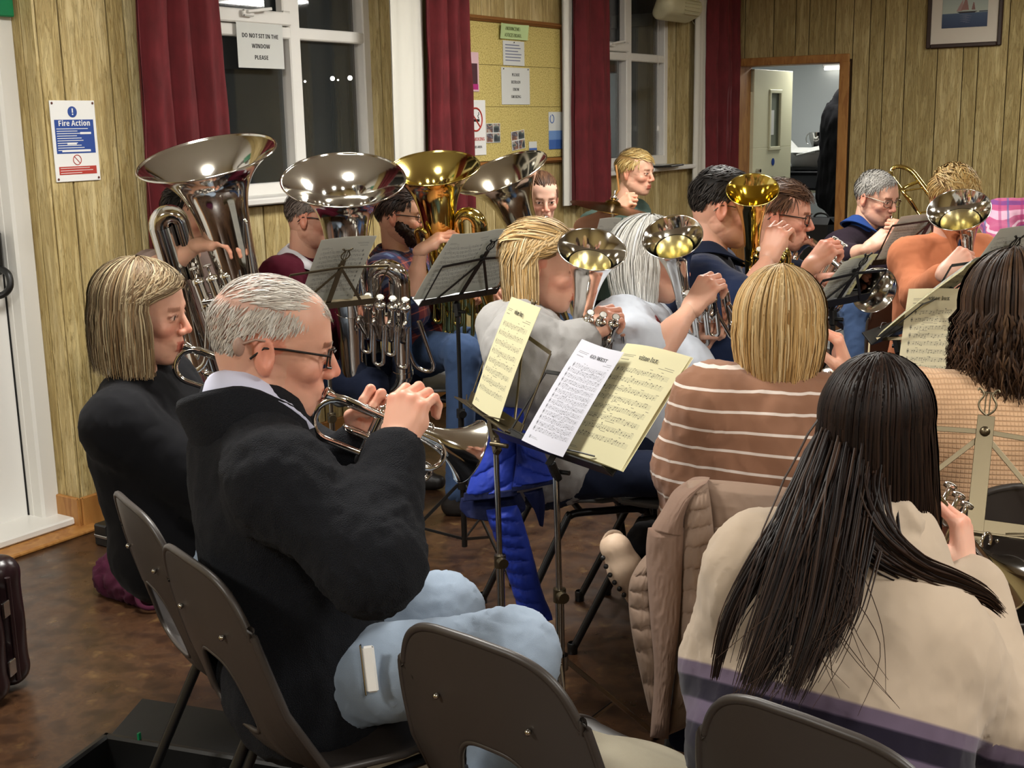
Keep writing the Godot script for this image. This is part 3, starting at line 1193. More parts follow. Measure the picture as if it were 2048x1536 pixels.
func garment(j: Dictionary, top: Dictionary) -> MB:
	var x: float = top.get("bulk", 0.012)
	var b := torso_bones(j, x, top)
	var sl: float = top.get("sleeve", 1.0)
	for k in ["l", "r"]:
		var s: Vector3 = j["s" + k]
		var e: Vector3 = j["e" + k]
		var w: Vector3 = j["w" + k]
		var ar: float = top.get("arm", 0.0)
		if sl <= 0.5:
			var q := s.lerp(e, sl * 2.0)
			b.append([s, q, 0.052 + x + ar, 0.056 + x + ar])
		else:
			b.append([s, e, 0.051 + x + ar, 0.043 + x + ar])
			b.append([e, e.lerp(w, (sl - 0.5) * 2.0), 0.043 + x + ar, 0.031 + x])
	if top.has("long"):
		var lx: float = top.long
		b.append([j.hl - j.l * 0.01, j.hr + j.l * 0.01, 0.122 + lx, 0.122 + lx])
	if top.has("collar"):
		var h: float = top.collar
		b.append([j.neck - j.up * 0.02, j.neck + j.up * h + j.f * 0.01, 0.066 + x, 0.060 + x])
	for q in top.get("extra", []):
		b.append(q)
	var cell: float = top.get("cell", 0.012)
	var m := net(b, cell, 0.05)
	if top.has("neckhole"):        # open neckline
		pass
	var amp: float = top.get("folds", 0.006)
	var up: Vector3 = j.up
	var lt: Vector3 = j.lt
	var pv: Vector3 = j.pelvis
	for i in m.v.size():
		var p := m.v[i]
		var q := Vector3(p.dot(lt), p.dot(up) * 0.6, p.dot(j.ft))
		# creases gather at the elbows, the armpits and the waist
		var nearby := 0.25
		for k in ["el", "er", "sl", "sr"]:
			nearby += exp(-(p - j[k]).length_squared() / 0.012) * 0.8
		nearby += exp(-(p - pv).length_squared() / 0.05) * 0.5
		var d: float = folds.get_noise_3dv(p * 0.8) * amp * 0.5 + (0.55 - pow(absf(folds.get_noise_3dv(q * 1.9 + Vector3(7, 1, 3))), 0.7)) * amp * 1.3 * nearby
		m.v[i] = p + m.n[i] * d
		var v := (p - pv).dot(up) / 0.6
		if top.get("arm_plain", false):
			for k in ["l", "r"]:
				var q1 := Geometry3D.get_closest_point_to_segment(p, j["s" + k], j["e" + k])
				var q2 := Geometry3D.get_closest_point_to_segment(p, j["e" + k], j["w" + k])
				if minf(p.distance_to(q1), p.distance_to(q2)) < 0.095:
					v = 0.9
		m.uv[i] = Vector2((p - pv).dot(lt) / 0.6 + 0.5, v)
		for sp in top.get("spots", []):
			if p.distance_to(sp[0]) < sp[1] * 1.6:
				m.c[i] = sp[2]
	m.smooth_from(0, 0)
	return m


func trousers(j: Dictionary, s: Dictionary) -> MB:
	var x: float = s.get("leg_bulk", 0.0)
	var b := []
	b.append([j.hl, j.hr, 0.115 + x, 0.115 + x])
	for k in ["l", "r"]:
		b.append([j["h" + k], j["k" + k], 0.090 + x, 0.066 + x])
		b.append([j["k" + k], j["a" + k], 0.064 + x, 0.050 + x])
	b.append([j.pelvis, j.pelvis + j.up * 0.12, 0.105 + x, 0.10 + x])
	var m := net(b, s.get("leg_cell", 0.014), 0.035)
	for i in m.v.size():
		var p := m.v[i]
		var nearby := 0.3
		for k in ["kl", "kr", "hl", "hr", "al", "ar"]:
			nearby += exp(-(p - j[k]).length_squared() / 0.015) * 0.9
		m.v[i] = p + m.n[i] * ((0.5 - absf(folds.get_noise_3dv(p * 2.2))) * 0.011 * nearby + folds.get_noise_3dv(p) * 0.002)
		m.uv[i] = Vector2(p.x, p.y)
	m.smooth_from(0, 0)
	return m


func hand_frame(w: Vector3, dir: Vector3, back: Vector3, right: bool, s := 1.0) -> Transform3D:
	var y := dir.normalized()
	var z := (back - y * back.dot(y)).normalized()
	var x := y.cross(z)
	if right:
		x = -x
	return Transform3D(Basis(x * s, y * s, z * s), w)


func skin_body(j: Dictionary, s: Dictionary) -> MB:
	var b := torso_bones(j, -0.018, {})
	var hf: Transform3D = j.head
	b.append([j.neck - j.up * 0.03, hf * Vector3(0, -0.05, -0.028), 0.060 if not s.get("woman", false) else 0.052, 0.054 if not s.get("woman", false) else 0.047])
	for k in ["l", "r"]:
		b.append([j["s" + k], j["e" + k], 0.044, 0.038])
		b.append([j["e" + k], j["w" + k], 0.040, 0.026])
		if s.get("bare_arm", 0.0) > 0.0:
			b.append([j["s" + k], j["e" + k], 0.044 + s.bare_arm, 0.038 + s.bare_arm])
			b.append([j["e" + k], j["e" + k].lerp(j["w" + k], 0.6), 0.040 + s.bare_arm, 0.032])
	var m := net(b, s.get("skin_cell", 0.012), 0.03)
	var skin: Color = s.get("skin", Color("cf9a80"))
	m.c.fill(skin)
	var h := MB.new()
	h.append(tmpl["head_f" if s.get("woman", false) else "head_m"], hf)
	for k in ["l", "r"]:
		var sg := 1.0 if k == "l" else -1.0
		var dir: Vector3 = s.get("hd" + k, (j["w" + k] - j["e" + k]).normalized() + j.f * 0.3)
		var back: Vector3 = s.get("hb" + k, Vector3.UP + j.l * sg * 0.6)
		h.append(tmpl[s.get("hp" + k, "hand_grip")], hand_frame(j["w" + k], dir, back, k == "r", s.get("hand_size", 1.0)))
	for i in h.c.size():
		h.c[i] = skin * h.c[i]
	m.append(h, Transform3D.IDENTITY)
	return m


func shoes(j: Dictionary, k: String, dir: Vector3) -> MB:
	var a: Vector3 = j["a" + k]
	var y := maxf(0.03, a.y - 0.06)
	var h := Vector3(a.x, y, a.z)
	var d := dir
	var m := net([[h - d * 0.03, h + d * 0.10, 0.036, 0.036], [h + d * 0.10, h + d * 0.165, 0.038, 0.026], [h - d * 0.03, Vector3(a.x, y + 0.05, a.z), 0.034, 0.040], [h - d * 0.04 - Vector3.UP * 0.012, h + d * 0.16 - Vector3.UP * 0.012, 0.020, 0.020]], 0.009, 0.03)
	return m


func person(s: Dictionary) -> Node3D:
	var j := rig(s)
	var base := Vector3(j.pelvis.x, 0, j.pelvis.z)
	var o := thing("person", s.label, "person", base)
	o.set_meta("group", s.get("group", "players of the brass band"))
	var add := func(called: String, m: Material, work: Callable) -> void:
		var q := part(o, called, null, m)
		q.position = -base
		later(q, work)
	add.call("body", mats.skin, func(): return skin_body(j, s))
	var top: Dictionary = s.top
	add.call(top.name, top.mat, func(): return garment(j, top))
	if not s.get("no_legs", false):
		add.call(s.get("legs_name", "trousers"), s.legs, func(): return trousers(j, s))
		for k in ([] if s.get("no_shoes", false) else ["l", "r"]):
			add.call("shoe", s.get("shoe", mats.shoe_dark), func(): return shoes(j, k, s.get("foot_" + k, j.f)))
	if s.has("hair"):
		var hs: Array = s.hair if s.hair is Array else [s.hair]
		for h in hs:
			add.call(h.get("name", "hair"), mats.hair, func(): return hair(j.head, h))
	if s.get("glasses", "") != "":
		var g := part(o, "glasses", null, mats[s.glasses])
		g.position = -base
		later(g, func(): return spectacles(j.head))
	for e in s.get("parts", []):      # further garments: [name, material, Callable(j) -> MB]
		add.call(e[0], e[1], func(): return e[2].call(j))
		if e[0] == "clog_holes":
			o.get_child(o.get_child_count() - 1).set_meta("kind", "stuff")
	if s.get("chair", true):
		var at: Array = s.get("chair_at", [Vector3(j.pelvis.x, 0, j.pelvis.z) + j.f * s.get("chair_shift", 0.03), j.f])
		chair(at[0], at[1].normalized(), s.chair_label, s.get("chair_opts", {}))
	o.set_meta("rig", null)
	rigs[s.id] = j
	return o

var rigs := {}


func spectacles(h: Transform3D) -> MB:
	var m := MB.new()
	for sg in [-1.0, 1.0]:
		var c := Vector3(sg * 0.034, 0.003, 0.104)
		var pts := []
		for i in 25:
			var a := TAU * i / 24
			var q := Vector2(cos(a), sin(a))
			q = Vector2(signf(q.x) * pow(absf(q.x), 0.6), signf(q.y) * pow(absf(q.y), 0.7))
			pts.append(h * (c + Vector3(q.x * 0.025, q.y * 0.017, -absf(q.x * 0.025 + sg * 0.0) * 0.1 - (0.008 if q.x * sg > 0.5 else 0.0))))
		m.tube(pts, [0.0018], 6, false)
		m.tube([h * Vector3(sg * 0.059, 0.009, 0.098), h * Vector3(sg * 0.077, 0.012, 0.02), h * Vector3(sg * 0.081, 0.010, -0.014), h * Vector3(sg * 0.079, -0.012, -0.034)], [0.0022], 6)
	m.tube([h * Vector3(-0.010, 0.008, 0.106), h * Vector3(0, 0.011, 0.110), h * Vector3(0.010, 0.008, 0.106)], [0.0016], 6)
	return m


# ---------------------------------------------------------------- hair: many thin strips over the skull
func hair_ribbon(m: MB, pts: Array, w: float, c: Color, centre: Vector3, taper := 0.35) -> void:
	var n := pts.size()
	var b := m.v.size()
	for i in n:
		var t: Vector3 = (pts[mini(i + 1, n - 1)] - pts[maxi(i - 1, 0)]).normalized()
		var out: Vector3 = (pts[i] - centre)
		out = (out - t * out.dot(t)).normalized()
		var side := t.cross(out)
		var k := float(i) / (n - 1)
		var ww := w * (1.0 - (1.0 - taper) * k * k) * minf(1.0, 0.5 + k * 3.0)
		m.v.append(pts[i] - side * ww)
		m.v.append(pts[i] + side * ww)
		m.n.append((out - side * 0.5).normalized())
		m.n.append((out + side * 0.5).normalized())
		m.uv.append(Vector2(0, k))
		m.uv.append(Vector2(1, k))
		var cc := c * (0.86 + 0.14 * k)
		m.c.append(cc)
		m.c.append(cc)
	for i in n - 1:
		var a := b + i * 2
		m.ix.append_array([a, a + 1, a + 2, a + 1, a + 3, a + 2])


static func hairline(phi: float, h: Dictionary) -> float:
	var a := absf(phi)
	var front: float = h.get("front", 58.0)
	var side: float = h.get("side", 92.0)
	var back: float = h.get("back", 122.0)
	if a < 90.0:
		return lerpf(front, side, smoothstep(30.0, 80.0, a))
	return lerpf(side, back, smoothstep(95.0, 135.0, a))


func skull_pt(phi: float, th: float, e: Vector3) -> Vector3:
	var p := deg_to_rad(phi)
	var t := deg_to_rad(th)
	var z := e.z * sin(t) * cos(p)
	return Vector3(e.x * sin(t) * sin(p), e.y * cos(t), z * (1.12 if z > 0.0 else 1.0))


func hair(hf: Transform3D, h: Dictionary) -> MB:
	var r := RandomNumberGenerator.new()
	r.seed = h.get("seed", 1)
	var m := MB.new()
	var c := Vector3(0, 0.034, -0.014)
	var e0 = Vector3(0.077, 0.087, 0.098) * h.get("ext", 1.03)
	var cols: Array = h.cols
	var cen := hf * c
	var down := hf.basis.inverse() * Vector3.DOWN
	down = down.normalized()
	# cap under the strips
	var cap_c: Color = h.get("cap", cols[0] * 0.75)
	m.tint = cap_c
	var rows := 14
	var cs := 40
	var b := m.v.size()
	for i in rows + 1:
		for k in cs + 1:
			var phi := -180.0 + 360.0 * k / cs
			var th := hairline(phi, h) * i / rows
			var q := skull_pt(phi, th, e0 * 1.0)
			m.add(hf * (c + q), (hf.basis * q).normalized())
	for i in rows:
		for k in cs:
			var a := b + i * (cs + 1) + k
			m.ix.append_array([a, a + cs + 1, a + 1, a + 1, a + cs + 1, a + cs + 2])
	m.tint = Color.WHITE
	var n: int = h.get("n", 900)
	var w: float = h.get("w", 0.0035)
	var fall: bool = h.get("fall", false)
	for i in n:
		var phi := r.randf_range(-180.0, 180.0)
		var lay := r.randf()
		var cw: float = clampf(0.5 + 0.75 * folds.get_noise_2d(phi * 0.012, lay * 0.05) + r.randf_range(-0.22, 0.22), 0.0, 0.999) * (cols.size() - 1)
		var c0: Color = cols[int(cw)]
		var col := c0.lerp(cols[int(cw) + 1], cw - int(cw)) * r.randf_range(0.92, 1.07)
		col.a = 1.0
		var pts := []
		if fall:
			var gap: float = h.get("gap", 55.0)
			var part_x: float = h.get("part", 0.0)
			var th0 := r.randf_range(2.0, 40.0) if r.randf() < 0.7 else r.randf_range(30.0, 85.0)
			var phi1 := phi
			var s := signf(phi - part_x)
			if absf(phi) < gap + 15.0:
				phi1 = s * (gap + r.randf() * 30.0)
				th0 = minf(th0, hairline(phi, h) - 8.0)
			elif absf(phi) < 95.0 and th0 > 60.0:
				th0 = r.randf_range(5.0, 55.0)
			var ext: float = 1.0 + lay * h.get("thick", 0.10)
			var e = e0 * ext
			var the := 96.0
			var bottom: float = h.get("bottom", -0.11) + r.randf_range(-0.012, 0.012) + h.get("slant", 0.0) * cos(deg_to_rad(phi1)) + (1.0 - lay) * 0.012
			var st := 6
			for k in st + 1:
				var u := float(k) / st
				pts.append(c + skull_pt(lerpf(phi, phi1, smoothstep(0.0, 0.9, u)), lerpf(th0, the, u), e))
			var p: Vector3 = pts[-1]
			var stop := p.y - bottom
			var nst: int = h.get("fall_steps", 5)
			var outw := Vector3(p.x, 0, p.z - c.z).normalized()
			var wig = r.randf_range(-1.0, 1.0) * h.get("wave", 0.004)
			var ph := r.randf() * TAU
			for k in range(1, nst + 1):
				var u := float(k) / nst
				var q = p + down * stop * u + outw * (h.get("flare", 0.0) * u - h.get("tuck", 0.0) * u * u)
				q += outw.cross(Vector3.UP) * (wig * sin(u * h.get("curl", 3.0) + ph)) + outw * (h.get("wave", 0.004) * 0.8 * sin(u * h.get("curl", 3.0) * 1.3 + ph * 2.0))
				pts.append(q)
		else:
			var hl := hairline(phi, h)
			var th := hl * sqrt(r.randf())
			var ln: float = h.get("len", 0.03) * r.randf_range(0.7, 1.2)
			if absf(phi) > 60.0 and th > 70.0:
				ln *= h.get("side_len", 0.7)
			var e = e0 * (1.0 + 0.02 * lay)
			var p := skull_pt(phi, th, e)
			var nrm = (p / (e * e)).normalized()
			var comb: Vector3 = h.get("comb", Vector3(0, -0.4, -1.0)) if th < 62.0 else Vector3(0, -1, -0.45)
			comb += Vector3(r.randfn(0, 0.25), r.randfn(0, 0.15), r.randfn(0, 0.25)) * h.get("mess", 1.0)
			var lift: float = h.get("lift", 0.35)
			var d = comb - nrm * comb.dot(nrm)
			d = d.normalized()
			var q := p
			pts.append(c + q)
			for k in 4:
				var u := (k + 1) / 4.0
				q = q + (d + nrm * lift * (1.0 - u)) * ln / 4.0
				var e2 := Vector3(e.x, e.y, e.z * (1.12 if q.z > 0.0 else 1.0))
				var f := (q / e2).length()
				if f < 1.012:
					q *= 1.012 / f
				var n2 := (q / (e2 * e2)).normalized()
				d = (d - n2 * d.dot(n2)).normalized()
				pts.append(c + q)
		for k in pts.size():
			pts[k] = hf * pts[k]
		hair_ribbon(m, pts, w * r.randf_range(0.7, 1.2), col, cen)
	return m


# a hank of hair along a guide: strands spread by «spread» (one radius per guide point)
func lock(m: MB, guide: Array, spread: Array, n: int, cols: Array, w: float, seed_: int, centre: Vector3, flat := Vector3.ZERO) -> void:
	var r := RandomNumberGenerator.new()
	r.seed = seed_
	var g := spline(guide, 4)
	var sp := lerps(spread, g.size())
	for i in n:
		var o := Vector3(r.randfn(0, 0.5), r.randfn(0, 0.5), r.randfn(0, 0.5))
		if flat != Vector3.ZERO:
			o -= flat * o.dot(flat) * 0.75
		var o2 := o + Vector3(r.randfn(0, 0.3), r.randfn(0, 0.3), r.randfn(0, 0.3))
		var end := int(g.size() * r.randf_range(0.82, 1.0))
		var pts := []
		for k in end:
			pts.append(g[k] + o.lerp(o2, float(k) / g.size()) * sp[k])
		var col: Color = cols[r.randi() % cols.size()] * r.randf_range(0.85, 1.15)
		col.a = 1.0
		hair_ribbon(m, pts, w * r.randf_range(0.7, 1.2), col, centre, 0.2)


# ---------------------------------------------------------------- brass instruments
func bell_profile(r0: float, r1: float, len_: float, sharp: float, rim: float) -> Array:  # from the throat (height -len_) up to the rim (height 0), folded over and back inside
	var o := []
	var n := 30
	for i in n + 1:
		var u := float(i) / n
		var y := -len_ * pow(1.0 - u, 1.7)
		var k := (1.0 + y / len_)
		var r := r0 + (r1 - r0) * (0.22 * k + 0.78 * pow(k, sharp))
		o.append(Vector2(r, y))
	o.append(Vector2(r1 + rim * 0.8, rim * 0.3))
	o.append(Vector2(r1 + rim, rim * 1.0))
	o.append(Vector2(r1 + rim * 0.5, rim * 1.7))
	o.append(Vector2(r1 - rim * 0.2, rim * 1.4))
	for i in range(n, -1, -1):
		var q: Vector2 = o[i]
		o.append(Vector2(maxf(q.x - 0.0016, 0.0006), q.y + 0.001))
	return o


func axis_frame(at: Vector3, up: Vector3, side: Vector3) -> Transform3D:   # y along up, x near side
	var y := up.normalized()
	var x := (side - y * side.dot(y)).normalized()
	return Transform3D(Basis(x, y, x.cross(y)), at)


func u_slide(m: MB, t: Transform3D, a: Vector3, dir: Vector3, gap: Vector3, len_: float, r: float) -> void:  # a U of tubing
	var b := a + gap
	var c := a + dir * len_ + gap * 0.5
	var pts := [t * a]
	pts.append_array(arc(t * c, t.basis * (gap * -0.5), t.basis * (dir.normalized() * gap.length() * 0.5), 0.0, PI, 8))
	pts.append(t * b)
	m.tube(pts, [r], 10)


func valve_set(o: Node3D, off: Vector3, spots: Array, up: Vector3, len_: float, r: float, metal: Material, finger: Material) -> void:
	var x := up.cross(Vector3(0.3, 0.2, 0.9)).normalized()
	for s in spots:
		var t := Transform3D(Basis(x, up.normalized(), x.cross(up.normalized())), s - off)
		var m := MB.new()
		m.lathe([Vector2(0.0004, -0.006), Vector2(r * 0.5, -0.006), Vector2(r * 1.1, 0), Vector2(r * 1.12, len_ * 0.09), Vector2(r, len_ * 0.10), Vector2(r, len_ * 0.45), Vector2(r * 1.08, len_ * 0.46), Vector2(r * 1.08, len_ * 0.50), Vector2(r, len_ * 0.51), Vector2(r, len_ * 0.90), Vector2(r * 1.13, len_ * 0.91), Vector2(r * 1.13, len_), Vector2(r * 0.6, len_ * 1.02), Vector2(r * 0.28, len_ * 1.04), Vector2(r * 0.28, len_ * 1.18), Vector2(r * 0.75, len_ * 1.185), Vector2(r * 0.8, len_ * 1.21), Vector2(0.0004, len_ * 1.215)], t, 16)
		var v := part(o, "valve", m.mesh(), metal)
		var fb := MB.new()
		fb.lathe([Vector2(0.0004, len_ * 1.21), Vector2(r * 0.7, len_ * 1.212), Vector2(r * 0.6, len_ * 1.225), Vector2(0.0004, len_ * 1.227)], t, 12)
		part(v, "finger_button", fb.mesh(), finger)


func mouthpiece(o: Node3D, at: Vector3, dir: Vector3, size: float, metal: Material) -> void:   # cup rim at «at», shank along dir
	var m := MB.new()
	var t := axis_frame(at, dir, Vector3(0.31, 0.2, 0.93))
	var s := size
	m.lathe([Vector2(s * 0.25, s * 0.5), Vector2(s * 0.62, s * 0.12), Vector2(s * 0.70, 0.0), Vector2(s * 0.9, 0.0), Vector2(s, s * 0.15), Vector2(s * 0.9, s * 0.4), Vector2(s * 0.75, s * 1.0), Vector2(s * 0.45, s * 1.7), Vector2(s * 0.38, s * 2.4), Vector2(s * 0.42, s * 4.2)], t, 18)
	part(o, "mouthpiece", m.mesh(), metal)


# cornet or flugelhorn: x from the lips to the bell, y towards the valve tops
func cornet(label: String, mouth: Vector3, bell: Vector3, up: Vector3, metal: Material, cup: Material, opt := {}) -> Node3D:
	var d := bell - mouth
	var len_ := d.length()
	var k = len_ / 0.34 * opt.get("k", 1.0)
	var x := d.normalized()
	var y := (up - x * up.dot(x)).normalized()
	var t := Transform3D(Basis(x, y, x.cross(y)), Vector3.ZERO)
	var o := thing(opt.get("name", "cornet"), label, "cornet", mouth, "")
	var s := func(a: float, b: float, c: float) -> Vector3: return t * (Vector3(a, b, c) * k)
	var L = len_ / k
	# bell with its flare, and the crook that comes back to it
	var br: float = opt.get("bell_r", 0.062)
	var m := MB.new()
	m.lathe(bell_profile(0.0105 * k, br, 0.20 * k, 4.6, 0.0022), axis_frame(t * Vector3(len_, 0, 0), x, y), 36)
	part(o, "bell", m.mesh(), metal)
	var tail := MB.new()
	var pts := [s.call(0.135, -0.088, 0.0), s.call(0.06, -0.088, 0.0)]
	pts.append_array(arc(s.call(0.04, -0.044, 0.0), t.basis.y * -0.044 * k, t.basis.x * -0.044 * k, 0.0, PI, 10))
	pts.append(s.call(0.09, 0.0, 0.0))
	pts.append(s.call(L - 0.195, 0.0, 0.0))
	tail.tube(pts, lerps([0.0068 * k, 0.0078 * k, 0.0088 * k, 0.0098 * k, 0.0108 * k], pts.size()), 12)
	part(o, "bell_bow", tail.mesh(), metal)
	# lead pipe on the far side, round the tuning slide and back to the valves
	var lp := MB.new()
	var sd := 0.022
	var q := [s.call(0.045, 0.006, sd * 0.4), s.call(0.09, 0.004, sd), s.call(0.255, -0.004, sd)]
	q.append_array(arc(s.call(0.255, -0.034, sd), t.basis.y * 0.030 * k, t.basis.x * 0.030 * k, 0.0, PI, 8))
	q.append(s.call(0.20, -0.064, sd))
	lp.tube(q, [0.0058 * k], 10)
	part(o, "lead_pipe", lp.mesh(), metal)
	var sl := MB.new()
	u_slide(sl, t.scaled_local(Vector3.ONE * k), Vector3(0.195, -0.062, -0.014), Vector3(1, 0, 0), Vector3(0, -0.034, 0), 0.075, 0.0058 * k)
	part(o, "tuning_slide", sl.mesh(), metal)
	var s3 := MB.new()
	u_slide(s3, t.scaled_local(Vector3.ONE * k), Vector3(0.120, -0.050, 0.012), Vector3(-1, 0, 0), Vector3(0, 0, -0.030), 0.035, 0.0058 * k)
	u_slide(s3, t.scaled_local(Vector3.ONE * k), Vector3(0.15, -0.052, 0.022), Vector3(-0.2, -0.4, 0.5), Vector3(0.028, 0, 0), 0.022, 0.0058 * k)
	s3.tube(arc(s.call(0.165, -0.055, -0.018), t.basis.x * 0.036 * k, t.basis.y * 0.036 * k, 0.0, TAU * 0.8, 14), [0.0058 * k], 9)
	part(o, "valve_slide", s3.mesh(), metal)
	part(o, "brace", tube_mesh([s.call(0.20, 0.0, 0.0), s.call(0.205, -0.005, sd)], [0.003 * k], 6), metal)
	part(o, "brace", tube_mesh([s.call(0.10, 0.0, 0.0), s.call(0.10, 0.0, sd)], [0.003 * k], 6), metal)
	var br2 := MB.new()
	br2.tube(arc(s.call(0.225, 0.016, sd), t.basis.x * 0.011 * k, t.basis.y * 0.011 * k, 0.0, TAU * 0.7, 9), [0.0024 * k], 6)
	part(o, "finger_hook", br2.mesh(), metal)
	valve_set(o, Vector3.ZERO, [s.call(0.128, -0.108, 0.0) , s.call(0.155, -0.108, 0.0), s.call(0.182, -0.108, 0.0)], t.basis.y, 0.125 * k, 0.0118 * k, metal, mats.pearl)
	mouthpiece(o, Vector3.ZERO, x + t.basis.z * 0.1, 0.0125, cup)
	return o


# tenor horn, baritone, euphonium or tuba: bell opening upwards
func upright(called: String, label: String, rim: Vector3, axis: Vector3, side: Vector3, R: float, L: float, mouth: Vector3, metal: Material, cup: Material, opt := {}) -> Node3D:
	var o := thing(called, label, opt.get("cat", called.replace("_", " ")), rim)
	var t := axis_frame(Vector3.ZERO, axis, side)
	var e := func(a: float, b: float, c: float) -> Vector3: return t * Vector3(a, b, c)
	var r0: float = opt.get("throat", R * 0.27)
	var bl := L * 0.62
	var m := MB.new()
	m.lathe(bell_profile(r0, R, bl, opt.get("sharp", 3.8), opt.get("rim", R * 0.02)), Transform3D(t.basis, Vector3.ZERO), 48)
	var bell := part(o, "bell", m.mesh(), metal)
	if opt.has("inner"):       # gilded throat inside the bell
		var g := MB.new()
		var prof := []
		for q in bell_profile(r0, R, bl, opt.get("sharp", 3.8), R * 0.02):
			if q.y < -bl * 0.16:
				prof.append(Vector2(maxf(q.x - 0.003, 0.001), q.y + 0.002))
		var half := prof.slice(prof.size() / 2)
		g.lathe(half, Transform3D(t.basis, Vector3.ZERO), 40)
		part(bell, "gilt_throat", g.mesh(), mats[opt.inner])
	# stem, bottom bow and outer branch
	var xo: float = opt.get("spread", R * 1.15)
	var yb := -L + xo * 0.5
	var bow := MB.new()
	var pts := [e.call(0, -bl + 0.004, 0), e.call(0, (yb - bl) * 0.5, 0)]
	pts.append_array(arc(e.call(xo * 0.5, yb, 0), t.basis.x * -xo * 0.5, t.basis.y * -xo * 0.5, 0.0, PI, 12))
	bow.tube(pts, lerps([r0, r0 * 0.92, r0 * 0.80, r0 * 0.72], pts.size()), 18)
	part(o, "bottom_bow", bow.mesh(), metal)
	var top: float = opt.get("branch_top", -L * (0.28 if L > 0.6 else 0.56))
	var bi: float = opt.get("branch_in", xo * 0.5)
	var br := MB.new()
	var p2 := [e.call(xo, yb, 0), e.call(xo, (yb + top) * 0.5, 0), e.call(xo, top, 0)]
	p2.append_array(arc(e.call(xo - bi * 0.5, top, 0), t.basis.x * bi * 0.5, t.basis.y * bi * 0.5, 0.0, PI, 10))
	p2.append(e.call(xo - bi, top - L * 0.22, 0.0))
	br.tube(p2, lerps([r0 * 0.72, r0 * 0.62, r0 * 0.52, r0 * 0.42], p2.size()), 16)
	part(o, "branch", br.mesh(), metal)
	# ferrules
	var fer := MB.new()
	fer.tube([e.call(xo, yb - 0.012, 0), e.call(xo, yb + 0.012, 0)], [r0 * 0.76], 16)
	part(o, "ferrule", fer.mesh(), metal)
	part(o, "ferrule", tube_mesh([e.call(0, -bl - 0.012, 0), e.call(0, -bl + 0.012, 0)], [r0 * 1.05], 16), metal)
	# valves in front of the bows
	var vr: float = opt.get("valve_r", 0.0125 * (0.7 + L * 0.9))
	var vl: float = opt.get("valve_len", 0.13 * (0.75 + L * 0.75))
	var z: float = opt.get("front", r0 * 0.8 + vr + 0.01)
	var vy: float = opt.get("valve_y", -L * 0.72)
	var vx: float = opt.get("valve_x", xo * 0.42)
	var n: int = opt.get("valves", 3)
	var spots := []
	var along: Vector3 = t.basis.x
	for i in n:
		spots.append(e.call(vx, vy, z) + along * vr * 2.5 * (i - (n - 1) * 0.5))
	valve_set(o, Vector3.ZERO, spots, t.basis * Vector3(0.10, 1, 0.25).normalized(), vl, vr, metal, mats.pearl)
	# slides and crooks round the valves
	var tr: float = opt.get("tube_r", 0.0062 * (0.75 + L * 0.7))
	for i in n:
		var sl := MB.new()
		var a: Vector3 = t.basis.inverse() * spots[i] + Vector3(0, vl * 0.4, vr)
		u_slide(sl, t, a + Vector3(-vr * 0.8, 0, 0), Vector3(0.0, -1, 0.2), Vector3(vr * 2.0, 0, 0), vl * (0.55 + 0.25 * (i % 2)), tr)
		u_slide(sl, t, a + Vector3(0, -vl * 0.15, -vr * 0.3), Vector3(0.15 * (i - 1), 1.0, 0.55), Vector3(0, 0, vr * 1.8), vl * 0.35, tr)
		part(o, "valve_slide", sl.mesh(), metal)
	var lg := MB.new()
	u_slide(lg, t, Vector3(vx + vr * 2.5, vy + vl * 0.5, z), Vector3(0.3, -1, 0), Vector3(xo * 0.42, 0, 0), vl * 1.0, tr * 1.1)
	if L > 0.6:
		u_slide(lg, t, Vector3(vx - vr * 3.5, vy + vl * 0.3, z * 0.8), Vector3(-0.1, 1, 0.1), Vector3(-vr * 2.4, 0, 0), vl * 1.5, tr * 1.1)
	lg.tube([e.call(vx - vr * 3.2, vy + vl * 0.55, z), e.call(vx + vr * 3.4, vy + vl * 0.6, z)], [tr], 10)
	lg.tube([e.call(vx - vr * 3.2, vy + vl * 0.25, z * 1.02), e.call(vx + vr * 3.6, vy + vl * 0.22, z)], [tr], 10)
	part(o, "tuning_slide", lg.mesh(), metal)
	# braces between bell and branch
	var bc := MB.new()
	bc.tube([e.call(r0 * 0.5, -bl * 0.86, 0), e.call(xo - bi, -bl * 0.80, 0.0)], [tr * 0.6], 8)
	part(o, "brace", bc.mesh(), metal)
	part(o, "brace", tube_mesh([e.call(0, vy, r0 * 0.5), e.call(vx, vy + vl * 0.2, z)], [tr * 0.6], 8), metal)
	# lead pipe from the lips
	var mo := mouth - rim
	var ld: Vector3 = opt.get("lead_dir", (Vector3.ZERO - mo + axis * mo.dot(axis)).normalized())
	var lead := MB.new()
	var ms: float = opt.get("mouth_r", 0.0135 + (R - 0.1) * 0.04)
	var m0 := mo + ld * ms * 4.0
	var m1: Vector3 = e.call(vx - vr * 3.0, vy + vl * 0.6, z * 0.9)
	var lpts := spline([m0, m0 + ld * 0.03, (m0 + m1) * 0.5 + t.basis.z * r0 * 0.4 + ld * 0.02, m1], 6)
	lead.tube(lpts, lerps([tr * 0.8, tr], lpts.size()), 10)
	part(o, "lead_pipe", lead.mesh(), metal)
	mouthpiece(o, mo, ld, ms, cup)
	return o


